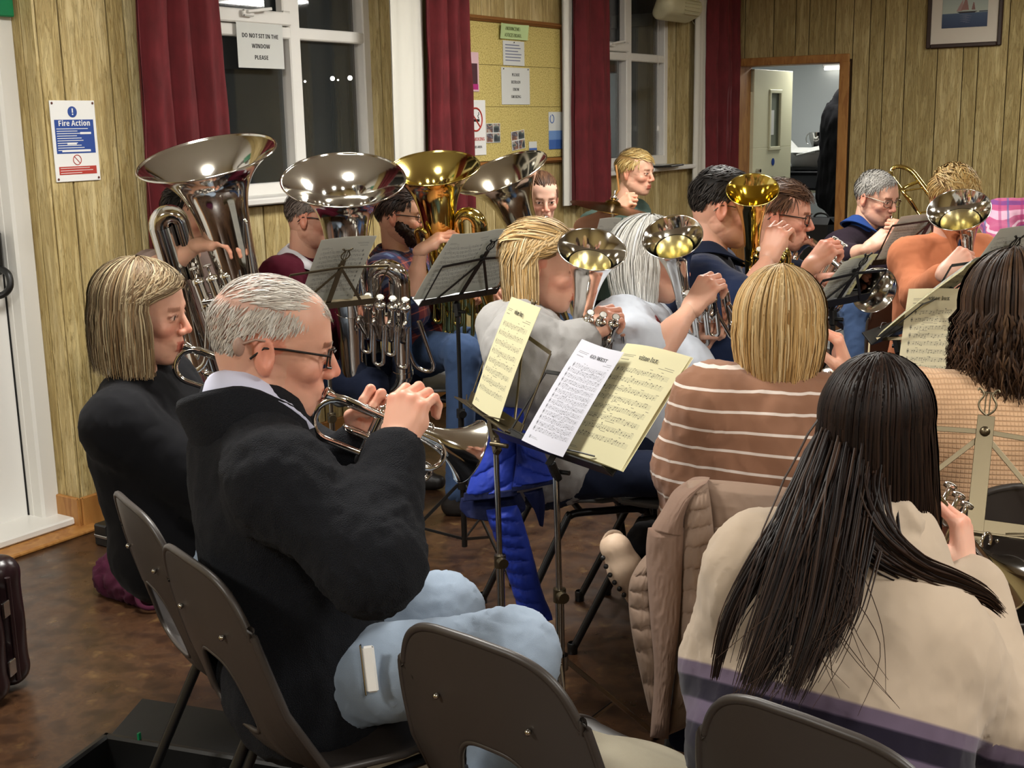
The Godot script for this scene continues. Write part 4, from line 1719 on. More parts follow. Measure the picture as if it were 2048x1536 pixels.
func trombone(label: String, mouth: Vector3, slide_end: Vector3, bell_dir: Vector3, side: Vector3, back: float) -> void:
	var o := thing("trombone", label, "trombone", mouth)
	var d := (slide_end - mouth)
	var x := d.normalized()
	var w := (side - x * side.dot(x)).normalized() * 0.085
	var sl := MB.new()
	sl.tube([x * 0.05, d], [0.0075], 10)
	sl.tube([x * 0.10 + w, d + w], [0.0075], 10)
	var bw := arc(d + w * 0.5, w * -0.5, x * 0.043, 0.0, PI, 8)
	sl.tube(bw, [0.0075], 10)
	part(o, "slide", sl.mesh(), mats.silver)
	var br := MB.new()
	br.tube([x * 0.12, x * 0.12 + w], [0.004], 8)
	part(o, "slide_stay", br.mesh(), mats.silver)
	part(o, "slide_stay", tube_mesh([x * 0.30, x * 0.30 + w], [0.004], 8), mats.silver)
	# the bell section runs back over the shoulder
	var b0 := x * 0.10 + w + cam_dir(0.12, 0.02, -0.16) * 0.2
	var bd := bell_dir.normalized()
	var bp := MB.new()
	var up := w.normalized().cross(bd).normalized()
	if up.y < 0:
		up = -up
	var g := w.normalized() * 0.10
	var p := [b0, b0 - bd * 0.10, b0 - bd * (back - 0.02)]
	p.append_array(arc(b0 - bd * back + g * 0.5, g * -0.5, bd * -0.06, 0.0, PI, 10))
	p.append(b0 + g - bd * 0.12)
	p.append(b0 + g - bd * 0.02)
	bp.tube(p, lerps([0.008, 0.009, 0.010, 0.011, 0.013], p.size()), 12)
	part(o, "tuning_bow", bp.mesh(), mats.brass)
	var bl := MB.new()
	bl.lathe(bell_profile(0.013, 0.105, 0.34, 4.0, 0.003), axis_frame(b0 + g + bd * 0.30, bd, up), 36)
	part(o, "bell", bl.mesh(), mats.brass)
	var cr := MB.new()
	for k in [0.05, 0.18]:
		cr.tube([b0 - bd * k, b0 + g - bd * k], [0.004], 8)
	cr.tube(spline([b0 - bd * 0.06, b0 - bd * 0.12 + up * 0.04, b0 - bd * 0.18 + up * 0.03, b0 - bd * 0.22 + g], 5), [0.008], 8)
	part(o, "stay", cr.mesh(), mats.brass)
	mouthpiece(o, Vector3.ZERO, x, 0.0135, mats.silver)


# ---------------------------------------------------------------- chairs
var chair_parts := {}

func chair_profile() -> Array:   # (z backwards positive, y) from the top of the back to the front lip
	return spline([Vector2(0.285, 0.825), Vector2(0.262, 0.70), Vector2(0.232, 0.585), Vector2(0.205, 0.50), Vector2(0.165, 0.452), Vector2(0.08, 0.436), Vector2(-0.05, 0.440), Vector2(-0.16, 0.448), Vector2(-0.215, 0.436), Vector2(-0.235, 0.405)], 8)


func chair_shell() -> ArrayMesh:
	var prof := chair_profile()
	var acc := [0.0]
	for i in range(1, prof.size()):
		acc.append(acc[-1] + prof[i].distance_to(prof[i - 1]))
	var total: float = acc[-1]
	var at := func(s: float, t: float, side: float) -> Vector3:
		var k := 0
		while k < acc.size() - 2 and acc[k + 1] < s:
			k += 1
		var u := clampf((s - acc[k]) / (acc[k + 1] - acc[k]), 0.0, 1.0)
		var q: Vector2 = prof[k].lerp(prof[k + 1], u)
		var d: Vector2 = (prof[k + 1] - prof[k]).normalized()
		var nrm := Vector2(d.y, -d.x)          # away from the sitter
		if nrm.dot(Vector2(1, -1)) < 0:
			nrm = -nrm
		var bend := (0.55 if s < 0.42 else 0.30) * t * t
		q -= nrm * bend
		q += nrm * side * 0.0035
		return Vector3(t, q.y, q.x)
	var outline := func(a: float) -> Vector2:     # (t, s) on the outer edge: tapered rounded sheet
		var c := cos(a)
		var sn := sin(a)
		var e := 0.34
		var px := signf(c) * pow(absf(c), e)
		var py := signf(sn) * pow(absf(sn), e)
		var s := total * (0.5 - 0.5 * py)
		var half := 0.205
		if s < 0.40:
			half = lerpf(0.178, 0.215, s / 0.40)
		else:
			half = lerpf(0.215, 0.205, (s - 0.40) / (total - 0.40))
		var wx := px * half
		if s < 0.08:        # domed top
			s += 0.035 * pow(absf(px), 2.5)
		return Vector2(wx, s)
	var hole := func(a: float) -> Vector2:
		var c := cos(a)
		var sn := sin(a)
		var e := 0.6
		var s := 0.262 - 0.075 * signf(sn) * pow(absf(sn), e)
		var w := 0.084 + (s - 0.262) * 0.25
		return Vector2(signf(c) * pow(absf(c), e) * w, s)
	var n := 96
	var rings := 26
	var m := MB.new()
	for side in [1.0, -1.0]:
		var b := m.v.size()
		for r in rings + 1:
			var u := float(r) / rings
			u = u * u * (3.0 - 2.0 * u) * 0.4 + u * 0.6
			for k in n:
				var a := TAU * k / n
				var q: Vector2 = hole.call(a).lerp(outline.call(a), u)
				var sd: float = side * (1.0 if r > 0 and r < rings else 0.35)
				m.add(at.call(q.y, q.x, sd), Vector3.ZERO, q.x * 2.0, q.y * 2.0)
		for r in rings:
			for k in n:
				var a0 := b + r * n + k
				var a1 := b + r * n + (k + 1) % n
				if side > 0:
					m.ix.append_array([a0, a1, a0 + n, a1, a1 + n, a0 + n])
				else:
					m.ix.append_array([a0, a0 + n, a1, a1, a0 + n, a1 + n])
		m.smooth_from(b)
	# rolled rims: outer and hole
	for w in [[outline, 0.007], [hole, 0.005]]:
		var pts := []
		for k in n + 1:
			var q: Vector2 = w[0].call(TAU * k / n)
			pts.append(at.call(q.y, q.x, 0.0))
		m.tube(pts, [w[1]], 8, false)
	return m.mesh()


func make_chair_parts() -> void:
	chair_parts.shell = chair_shell()
	for sg in [-1.0, 1.0]:
		for fr in [0, 1]:
			var x: float = sg * 0.185
			var pts := []
			if fr == 0:     # front leg with half of the rail
				pts = spline([Vector3(x, 0.412, 0.0), Vector3(x, 0.412, -0.10), Vector3(x, 0.405, -0.135), Vector3(x * 1.03, 0.37, -0.155), Vector3(x * 1.12, 0.01, -0.215)], 6)
			else:
				pts = spline([Vector3(x, 0.412, 0.0), Vector3(x, 0.412, 0.05), Vector3(x, 0.405, 0.085), Vector3(x * 1.03, 0.37, 0.11), Vector3(x * 1.12, 0.01, 0.29)], 6)
			chair_parts["leg%d%d" % [int(sg), fr]] = tube_mesh(pts, [0.0115], 10)
			var fp := MB.new()
			fp.lathe([Vector2(0.0005, 0.0), Vector2(0.015, 0.0), Vector2(0.0155, 0.03), Vector2(0.0125, 0.034)], Transform3D(Basis.IDENTITY, Vector3(x * 1.12, 0.0, -0.215 if fr == 0 else 0.29)), 12)
			chair_parts["foot%d%d" % [int(sg), fr]] = fp.mesh()
	var cb := MB.new()
	cb.tube([Vector3(-0.185, 0.412, -0.08), Vector3(0.185, 0.412, -0.08)], [0.010], 8)
	cb.tube([Vector3(-0.185, 0.412, 0.05), Vector3(0.185, 0.412, 0.05)], [0.010], 8)
	chair_parts.rail = cb.mesh()
	for x in [-0.09, 0.09]:
		var rv := MB.new()
		rv.ball(Vector3(x, 0.705, 0.272 - 0.55 * x * x), 0.0055, 8)
		chair_parts["rivet%d" % int(x * 100)] = rv.mesh()


func chair(at: Vector3, f: Vector3, label: String, opt := {}) -> Node3D:
	if chair_parts.is_empty():
		make_chair_parts()
	var o := thing("chair", label, "chair", at, "stacking chairs of the band")
	var z := -f
	o.basis = Basis(Vector3.UP.cross(z), Vector3.UP, z)
	var shell := part(o, "shell", chair_parts.shell, mats[opt.get("mat", "chair_plastic")])
	part(shell, "rivet", chair_parts["rivet-9"], mats.chrome)
	part(shell, "rivet", chair_parts["rivet9"], mats.chrome)
	for k in ["-10", "-11", "10", "11"]:
		var l := part(o, "leg", chair_parts["leg" + k], mats.chair_steel)
		part(l, "foot", chair_parts["foot" + k], mats.black_plastic)
	part(o, "rail", chair_parts.rail, mats.chair_steel)
	if opt.get("pad", false):
		var m := MB.new()
		var b := net([[Vector3(-0.13, 0.452, -0.13), Vector3(0.13, 0.452, -0.13), 0.022, 0.022], [Vector3(-0.12, 0.455, 0.10), Vector3(0.12, 0.455, 0.10), 0.02, 0.02], ell(Vector3(0, 0.452, -0.02), Vector3(0.185, 0.022, 0.19), 0.03)], 0.009, 0.04)
		for i in b.v.size():
			b.uv[i] = Vector2(b.v[i].x, b.v[i].z)
		part(o, "seat_pad", b.mesh(), mats.pad_fabric)
	return o


# ---------------------------------------------------------------- folding music stands and sheets
func stand(label: String, desk: Transform3D, foot: Vector3, metal: Material, opt := {}) -> Node3D:
	# desk: origin at the middle of the lower ledge, x along it, y up the desk, z towards the player
	var o := thing("music_stand", label, "music stand", foot, "folding music stands")
	var t := Transform3D(desk.basis, desk.origin - foot)
	var w: float = opt.get("w", 0.24)
	var h: float = opt.get("h", 0.25)
	var bk := -0.006
	var z := desk.basis.z
	var fr := MB.new()
	fr.bar(t * Vector3(0, -0.03, bk), t * Vector3(0, h, bk), opt.get("strip", 0.02), 0.003, z)
	part(o, "centre_strip", fr.mesh(), metal)
	var strip_of := func(called: String, p: Vector3, q: Vector3, wd: float) -> void:
		var m := MB.new()
		m.bar(t * p, t * q, wd, 0.003, z)
		part(o, called, m.mesh(), metal)
	for sg in [-1.0, 1.0]:
		strip_of.call("desk_arm", Vector3(0, h * 0.86, bk - 0.003), Vector3(sg * w, h * 0.80, bk - 0.003), 0.010)
		strip_of.call("diagonal_bar", Vector3(0, h * 0.84, bk - 0.006), Vector3(sg * w * 0.72, 0.005, bk - 0.006), 0.010)
		strip_of.call("side_bar", Vector3(sg * w, h * 0.80, bk - 0.004), Vector3(sg * w * 0.95, 0.0, bk - 0.004), 0.006)
	var lg := MB.new()
	lg.bar(t * Vector3(-w, -0.004, 0.012), t * Vector3(w, -0.004, 0.012), 0.004, 0.042, z)
	lg.bar(t * Vector3(-w, 0.010, -0.010), t * Vector3(w, 0.010, -0.010), 0.030, 0.003, z)
	part(o, "ledge", lg.mesh(), metal)
	for s in [-1.0, 1.0]:
		part(o, "page_holder", tube_mesh(spline([t * Vector3(s * 0.05, 0.0, 0.034), t * Vector3(s * 0.09, 0.006, 0.036), t * Vector3(s * 0.15, 0.016, 0.020)], 4), [0.0018], 6), metal)
	if opt.get("lyre", true):
		var ly := MB.new()
		for s in [-1.0, 1.0]:
			ly.tube(spline([t * Vector3(0, h, bk), t * Vector3(s * 0.012, h + 0.010, bk), t * Vector3(s * 0.016, h + 0.024, bk), t * Vector3(s * 0.008, h + 0.040, bk), t * Vector3(s * 0.016, h + 0.052, bk), t * Vector3(s * 0.020, h + 0.048, bk)], 4), [0.0022], 6)
			ly.tube([t * Vector3(s * 0.004, h + 0.004, bk), t * Vector3(s * 0.004, h + 0.045, bk)], [0.0014], 5)
		ly.tube([t * Vector3(-0.015, h + 0.045, bk), t * Vector3(0.015, h + 0.045, bk)], [0.0018], 5)
		ly.ball(t * Vector3(0, h * 0.86, bk + 0.004), 0.010, 10, Vector3(1, 1, 1))
		part(o, "lyre", ly.mesh(), metal)
	# pole: desk joint, upper tube, collar with thumb screw, lower tube, tripod
	var top := t * Vector3(0, -0.035, -0.02)
	var y1: float = top.y
	var pole = mats.stand_black if metal == mats.stand_black and not opt.get("chrome", false) else mats.chrome
	var po := MB.new()
	po.tube([Vector3(0, y1, 0) + Vector3(top.x, 0, top.z) * 0.3, Vector3(0, y1 * 0.55, 0)], [0.0075], 10)
	part(o, "upper_tube", po.mesh(), pole)
	var lo := MB.new()
	lo.tube([Vector3(0, y1 * 0.60, 0), Vector3(0, 0.06, 0)], [0.0105], 12)
	part(o, "lower_tube", lo.mesh(), pole)
	var jt := MB.new()
	jt.bar(top + Vector3.UP * 0.02, Vector3(0, y1 - 0.03, 0), 0.022, 0.018, z)
	jt.tube([Vector3(-0.02, y1 - 0.01, 0), Vector3(0.03, y1 - 0.01, 0)], [0.006], 8)
	part(o, "desk_joint", jt.mesh(), metal)
	var kn := MB.new()
	kn.tube([Vector3(0, y1 * 0.60 - 0.018, 0), Vector3(0, y1 * 0.60 + 0.014, 0)], [0.015], 12)
	var out := cam_near * 0.018 + cam_right * 0.006
	kn.tube([Vector3(0, y1 * 0.60, 0) + out * 0.5, Vector3(0, y1 * 0.60, 0) + out * 1.6], [0.013], 12)
	part(o, "collar_screw", kn.mesh(), mats.stand_metal if pole == mats.chrome else pole)
	var a0: float = opt.get("turn", 0.4)
	var hub := MB.new()
	hub.tube([Vector3(0, 0.275, 0), Vector3(0, 0.31, 0)], [0.019], 14)
	part(o, "tripod_hub", hub.mesh(), pole)
	for i in 3:
		var a := a0 + TAU * i / 3
		var d := Vector3(cos(a), 0, sin(a))
		var l := MB.new()
		l.bar(Vector3(0, 0.29, 0) + d * 0.018, Vector3(0, 0.010, 0) + d * 0.30, 0.012, 0.005, d.cross(Vector3.UP))
		var lgp := part(o, "leg", l.mesh(), pole)
		var st := MB.new()
		st.bar(Vector3(0, 0.09, 0) + d * 0.008, Vector3(0, 0.14, 0) + d * 0.165, 0.010, 0.004, d.cross(Vector3.UP))
		part(lgp, "strut", st.mesh(), pole)
		var ft := MB.new()
		ft.ball(Vector3(0, 0.010, 0) + d * 0.30, 0.011, 8)
		part(lgp, "rubber_foot", ft.mesh(), mats.black_plastic)
	return o


var page_tex := {}

func page_texture(seed_: int, systems: int, base: Color, grey: float) -> ImageTexture:
	var key := "%d_%d_%s" % [seed_, systems, base.to_html()]
	if page_tex.has(key):
		return page_tex[key]
	var w := 420
	var h := 594
	var im := Image.create(w, h, false, Image.FORMAT_RGB8)
	im.fill(base)
	var r := RandomNumberGenerator.new()
	r.seed = seed_
	var ink := base.lerp(Color(0.08, 0.08, 0.09), grey)
	var thin := base.lerp(Color(0.15, 0.15, 0.16), grey * 0.65)
	var y := 128
	var gap := (h - 128 - 60) / systems
	for s in systems:
		var x0 := 36 + (16 if s == 0 else 0)
		for k in 5:
			im.fill_rect(Rect2i(x0, y + k * 5, w - 36 - x0, 1), thin)
		im.fill_rect(Rect2i(x0 + 5, y - 4, 3, 28), ink)
		im.fill_rect(Rect2i(x0 + 2, y + 6, 9, 8), ink)
		im.fill_rect(Rect2i(x0, y, 1, 21), ink)
		var x := x0 + 28
		while x < w - 52:
			var st := r.randi_range(9, 19)
			var q := y + r.randi_range(-1, 7) * 3
			im.fill_rect(Rect2i(x, q, 6, 4), ink)
			if q > y + 9:
				im.fill_rect(Rect2i(x + 5, q - 15, 1, 16), ink)
			else:
				im.fill_rect(Rect2i(x, q, 1, 18), ink)
			if r.randf() < 0.22:
				im.fill_rect(Rect2i(x + 5, q - 15, st, 2), ink)
			if r.randf() < 0.18:
				im.fill_rect(Rect2i(x + 11, y, 1, 21), thin)
			x += st
		if r.randf() < 0.6:
			im.fill_rect(Rect2i(x0 + r.randi_range(40, 200), y + 27, r.randi_range(14, 60), 2), ink)
		if r.randf() < 0.4:
			im.fill_rect(Rect2i(x0 + r.randi_range(40, 200), y - 12, 6, 6), ink)
		y += gap
	im.fill_rect(Rect2i(36, 84, 60, 4), thin)
	im.fill_rect(Rect2i(36, 66, 78, 3), thin)
	im.fill_rect(Rect2i(36, 58, 88, 3), thin)
	im.fill_rect(Rect2i(w - 120, 96, 84, 3), thin)
	im.fill_rect(Rect2i(w - 90, 86, 54, 3), thin)
	im.fill_rect(Rect2i(40, h - 44, 12, 16), thin)
	im.fill_rect(Rect2i(56, h - 40, 46, 2), thin)
	im.fill_rect(Rect2i(56, h - 34, 60, 2), thin)
	var t := ImageTexture.create_from_image(im)
	page_tex[key] = t
	return t


# a sheet of paper from three corners; bowed by «bow»; printed side towards z = x cross y
func sheet(label: String, tl: Vector3, tr: Vector3, bl: Vector3, look: String, group: String, opt := {}) -> Node3D:
	var x := tr - tl
	var y := tl - bl
	var n := x.cross(y).normalized()
	var mid := (tr + bl) * 0.5
	var o := thing("music_sheet", label, "sheet music", mid, group)
	var bow: float = opt.get("bow", 0.006)
	var m := MB.new()
	var layers: int = opt.get("layers", 1)
	for side in 2:
		var b := m.v.size()
		for r in 9:
			for k in 9:
				var u := k / 8.0
				var v := r / 8.0
				var p: Vector3 = tl + x * u - y * v - mid + n * (bow * sin(u * PI) + opt.get("bow2", 0.004) * sin(v * PI) - side * 0.0006 * layers)
				m.add(p, n if side == 0 else -n, u, v)
		for r in 8:
			for k in 8:
				var a := b + r * 9 + k
				if side == 0:
					m.ix.append_array([a, a + 1, a + 9, a + 1, a + 10, a + 9])
				else:
					m.ix.append_array([a, a + 9, a + 1, a + 1, a + 9, a + 10])
	if look == "plain_white" or look == "plain_yellow":
		part(o, "page", m.mesh(), mats["paper" if look == "plain_white" else "paper_yellow"])
	else:
		var cfg: Array = {"white": [3, 13, hexc("d6d6e0"), 0.5], "yellow": [5, 8, hexc("dcd6b2"), 0.6], "cream": [9, 9, hexc("dcd3b4"), 0.55], "old": [12, 10, hexc("d2d2cc"), 0.45]}[look]
		var mt := mat("page_" + look, Color.WHITE, 0.85)
		if mt.albedo_texture == null:
			mt.albedo_texture = page_texture(cfg[0], cfg[1], cfg[2], cfg[3])
			mt.metallic_specular = 0.2
			mt.backlight_enabled = true
			mt.backlight = Color(0.75, 0.75, 0.72)
		part(o, "page", m.mesh(), mt)
	if opt.has("title"):
		var q := lettering(opt.title, y.length() * opt.get("title_h", 0.036), true)
		var tt := part(o, "title", q, mats.ink)
		var bx := x.normalized()
		var by := n.cross(bx)
		var ty: float = opt.get("title_y", 0.875)
		tt.transform = Transform3D(Basis(bx, by, n), tl + x * opt.get("title_x", 0.5) - y * (1.0 - ty) - mid + n * (bow + 0.0035))
	for k in range(1, layers):
		var e := MB.new()
		e.quad(tl - mid - n * 0.001 * k + x * 0.01 * k, bl - mid - n * 0.001 * k + x * 0.01 * k, bl + x * (1.0 + 0.012 * k) - mid - n * 0.001 * k, tr + x * 0.012 * k - mid - n * 0.001 * k)
		part(o, "back_page", e.mesh(), mats.paper_yellow if look == "yellow" or look == "cream" else mats.paper)
	return o


func lettering(text: String, h: float, italic := false, bold := false, serif := true) -> TextMesh:
	var f := SystemFont.new()
	f.font_names = PackedStringArray(["Droid Serif" if serif else "Droid Sans"])
	f.font_italic = italic
	f.font_weight = 700 if bold else 400
	var t := TextMesh.new()
	t.text = text
	t.font = f
	t.font_size = 32
	t.pixel_size = h / 32.0
	t.depth = 0.0006
	t.horizontal_alignment = HORIZONTAL_ALIGNMENT_CENTER
	t.vertical_alignment = VERTICAL_ALIGNMENT_CENTER
	return t


# ---------------------------------------------------------------- the players
func tile_tex(w: int, h: int, base: Color, rects: Array) -> ImageTexture:   # rects: [x, y, w, h, colour, alpha]
	var im := Image.create(w, h, false, Image.FORMAT_RGBA8)
	im.fill(base)
	for r in rects:
		var c: Color = r[4]
		c.a = r[5]
		var s := Image.create(r[2], r[3], false, Image.FORMAT_RGBA8)
		s.fill(c)
		im.blend_rect(s, Rect2i(0, 0, r[2], r[3]), Vector2i(r[0], r[1]))
	return ImageTexture.create_from_image(im)


func cloth_materials() -> void:
	var sk := mat("skin", Color.WHITE, 0.48)
	sk.vertex_color_use_as_albedo = true
	sk.vertex_color_is_srgb = true
	sk.metallic_specular = 0.45
	sk.subsurf_scatter_enabled = true
	sk.subsurf_scatter_strength = 0.12
	var hr := mat("hair", Color.WHITE, 0.5)
	hr.vertex_color_use_as_albedo = true
	hr.vertex_color_is_srgb = true
	hr.cull_mode = BaseMaterial3D.CULL_DISABLED
	hr.metallic_specular = 0.3
	mat("pearl", hexc("e6e4dc"), 0.25)
	mat("shoe_dark", hexc("1a1614"), 0.5)
	mat("shoe_white", hexc("d8d8d4"), 0.6)
	mat("clog", hexc("d2b69c"), 0.6)
	mat("specs_dark", hexc("1c1614"), 0.3)
	mat("specs_metal", Color(0.5, 0.45, 0.4), 0.25, 1.0)
	cloth("black_fleece", hexc("1b1c20"), 0.95, 0.25, 18.0)
	cloth("black_knit", hexc("111114"), 0.9)
	cloth("jeans_light", hexc("97a6b8"), 0.85, 0.05, 30.0)
	cloth("jeans_blue", hexc("3c4f70"), 0.85)
	cloth("navy", hexc("1c2234"), 0.85)
	cloth("dark_trousers", hexc("17181d"), 0.85)
	cloth("taupe", hexc("8d7a72"), 0.9)
	cloth("burgundy", hexc("521626"), 0.9)
	cloth("green_tee", hexc("4a5c54"), 0.9)
	cloth("grey_hood", hexc("9c9a98"), 0.92, 0.06, 25.0)
	cloth("white_tee", hexc("c4cad4"), 0.88)
	cloth("dark_sweater", hexc("261d26"), 0.9)
	cloth("orange", hexc("c47a56"), 0.9)
	cloth("lilac_shirt", hexc("c9cbe0"), 0.85)
	cloth("white_shirt", hexc("d8d8dc"), 0.85)
	cloth("polo_blue", hexc("24407c"), 0.85)
	var st := cloth("striped", Color.WHITE, 0.9)
	st.albedo_texture = tile_tex(4, 64, hexc("8d6650"), [[0, 4, 4, 9, hexc("dccfc6"), 1.0]])
	st.uv1_scale = Vector3(1, 0.6 / 0.040, 1)
	var pl := cloth("plaid", Color.WHITE, 0.9)
	pl.albedo_texture = tile_tex(64, 64, hexc("6b3234"), [[0, 0, 26, 64, hexc("1e2a4a"), 0.75], [0, 0, 64, 24, hexc("22335c"), 0.75], [4, 4, 18, 16, hexc("5a6c88"), 0.9], [40, 0, 3, 64, hexc("b0604c"), 0.7], [0, 42, 64, 3, hexc("b0604c"), 0.7], [52, 0, 4, 64, hexc("1e2440"), 0.6], [0, 52, 64, 4, hexc("1e2440"), 0.6]])
	pl.uv1_scale = Vector3(0.6 / 0.10, 0.6 / 0.10, 1)
	var pp := cloth("pink_plaid", Color.WHITE, 0.9)
	pp.albedo_texture = tile_tex(64, 64, hexc("b0507a"), [[0, 0, 64, 14, hexc("d8b8c8"), 0.8], [0, 26, 64, 10, hexc("6a3a80"), 0.8], [0, 44, 64, 6, hexc("e0d0d8"), 0.8], [20, 0, 8, 64, hexc("8a3060"), 0.5], [44, 0, 6, 64, hexc("4a5a90"), 0.6]])
	pp.uv1_scale = Vector3(0.6 / 0.085, 0.6 / 0.085, 1)
	var po := cloth("polo", Color.WHITE, 0.88)
	po.albedo_texture = tile_tex(4, 64, hexc("1d2844"), [[0, 0, 4, 27, hexc("1f4396"), 1.0]])
	po.texture_repeat = false
	var ho := cloth("cream_hoodie", Color.WHITE, 0.95)
	ho.albedo_texture = tile_tex(4, 128, hexc("b8a692"), [[0, 0, 4, 4, hexc("221d2a"), 1.0], [0, 4, 4, 8, hexc("5c5062"), 1.0], [0, 12, 4, 7, hexc("1e1926"), 1.0], [0, 19, 4, 5, hexc("66586a"), 1.0]])
	ho.texture_repeat = false
	var kn := cloth("peach_knit", Color.WHITE, 0.95)
	kn.albedo_texture = tile_tex(16, 16, hexc("cba582"), [[0, 0, 16, 4, hexc("a8835f"), 0.6], [0, 0, 3, 16, hexc("b08a68"), 0.4]])
	var hm := tile_tex(16, 16, Color(0.9, 0.9, 0.9), [[0, 0, 16, 5, Color(0, 0, 0), 0.8], [0, 0, 3, 16, Color(0, 0, 0), 0.5]])
	kn.heightmap_enabled = true
	kn.heightmap_texture = hm
	kn.heightmap_scale = 0.15
	kn.uv1_scale = Vector3(0.6 / 0.0075, 0.6 / 0.010, 1)
	var pf := mat("pad_fabric", hexc("b9b09a"), 0.95)
	pf.heightmap_enabled = true
	pf.heightmap_texture = tex_weave
	pf.heightmap_scale = 0.08
	world_map(pf, Vector3.ONE * 40.0)


# a collar: a strip round the neck, standing h high, folded outwards by «fold»
func collar(j: Dictionary, r: float, h: float, fold: float, gap: float, lean := 0.0) -> MB:
	var m := MB.new()
	var n := 36
	var c: Vector3 = j.neck + j.up * 0.005
	var hf: Transform3D = j.head
	var ax: Vector3 = (hf * Vector3(0, -0.10, -0.02) - j.neck).normalized()
	var lt: Vector3 = (j.lt - ax * j.lt.dot(ax)).normalized()
	var ft := lt.cross(ax)
	var prof := [Vector2(0.0, -0.02), Vector2(-0.002, h * 0.5), Vector2(0.0, h), Vector2(0.006, h + 0.004), Vector2(0.012, h - 0.004), Vector2(0.012 + fold * 0.5, h * 0.55), Vector2(0.012 + fold, h * 0.10), Vector2(0.008 + fold * 0.8, h * 0.06)]
	m.grid(prof.size(), n + 1, func(row, k):
		var a = deg_to_rad(gap) + (TAU - 2.0 * deg_to_rad(gap)) * k / n
		var q: Vector2 = prof[row]
		var front := pow(maxf(0.0, cos(a)), 2.0)
		var rr := r + q.x * (1.0 + 0.6 * front)
		return c + ft * cos(a) * rr * 0.98 + lt * sin(a) * rr * 1.06 + ax * (q.y * (1.0 - 0.35 * front) - 0.035 * front + lean * -cos(a)))
	return m


func fleece_collar(j: Dictionary) -> MB:
	var m := MB.new()
	var n := 40
	var hf: Transform3D = j.head
	var ax: Vector3 = (hf * Vector3(0, -0.10, -0.03) - j.neck).normalized()
	var lt: Vector3 = (j.lt - ax * j.lt.dot(ax)).normalized()
	var ft := lt.cross(ax)
	var c: Vector3 = j.neck
	var prof := [Vector2(0.0, -0.03), Vector2(0.004, 0.03), Vector2(0.012, 0.052), Vector2(0.020, 0.056), Vector2(0.027, 0.046), Vector2(0.024, 0.005), Vector2(0.014, -0.030), Vector2(-0.02, -0.065)]
	m.grid(prof.size(), n + 1, func(row, k):
		var a = deg_to_rad(26.0) + (TAU - 2.0 * deg_to_rad(26.0)) * k / n
		var q: Vector2 = prof[row]
		var front := pow(maxf(0.0, cos(a)), 1.5)
		var rr := 0.080 + q.x
		return c + ft * (cos(a) * rr - 0.012) + lt * sin(a) * rr * 1.05 + ax * (q.y * (1.0 + (0.5 * maxf(0.0, -cos(a)) if q.y > 0.0 else 0.0)) - 0.085 * front - 0.016 * absf(sin(a))))
	return m


func cd(x: float, y: float, z: float) -> Vector3:
	return cam_dir(x, y, z)

const BLOND := ["c9a878", "b8935f", "d9c096", "a8834f", "e3cfa6"]
const ASHY := ["947a58", "6f5840", "b8a684", "5e4a36", "c8b894"]
const GREY := ["a8a49c", "c4c0b8", "8e8a84", "d2cfc8"]
const WHITE_H := ["d8d6ce", "e6e4dc", "c6c4bc", "eeeeea"]
const DARK := ["2a201c", "3a2c26", "1e1714", "44352d"]
const BLACKISH := ["26221f", "332d2a", "1a1716", "4a4440"]
const BROWN := ["5a4030", "6c4e3a", "48342a", "7c5c44"]

func cols(a: Array, k := 1.0) -> Array:
	var o := []
	for s in a:
		var c := hexc(s) * k
		c.a = 1.0
		o.append(c)
	return o


func mouth_of(id: String) -> Vector3:
	return rigs[id].head * Vector3(0, -0.066, 0.103)


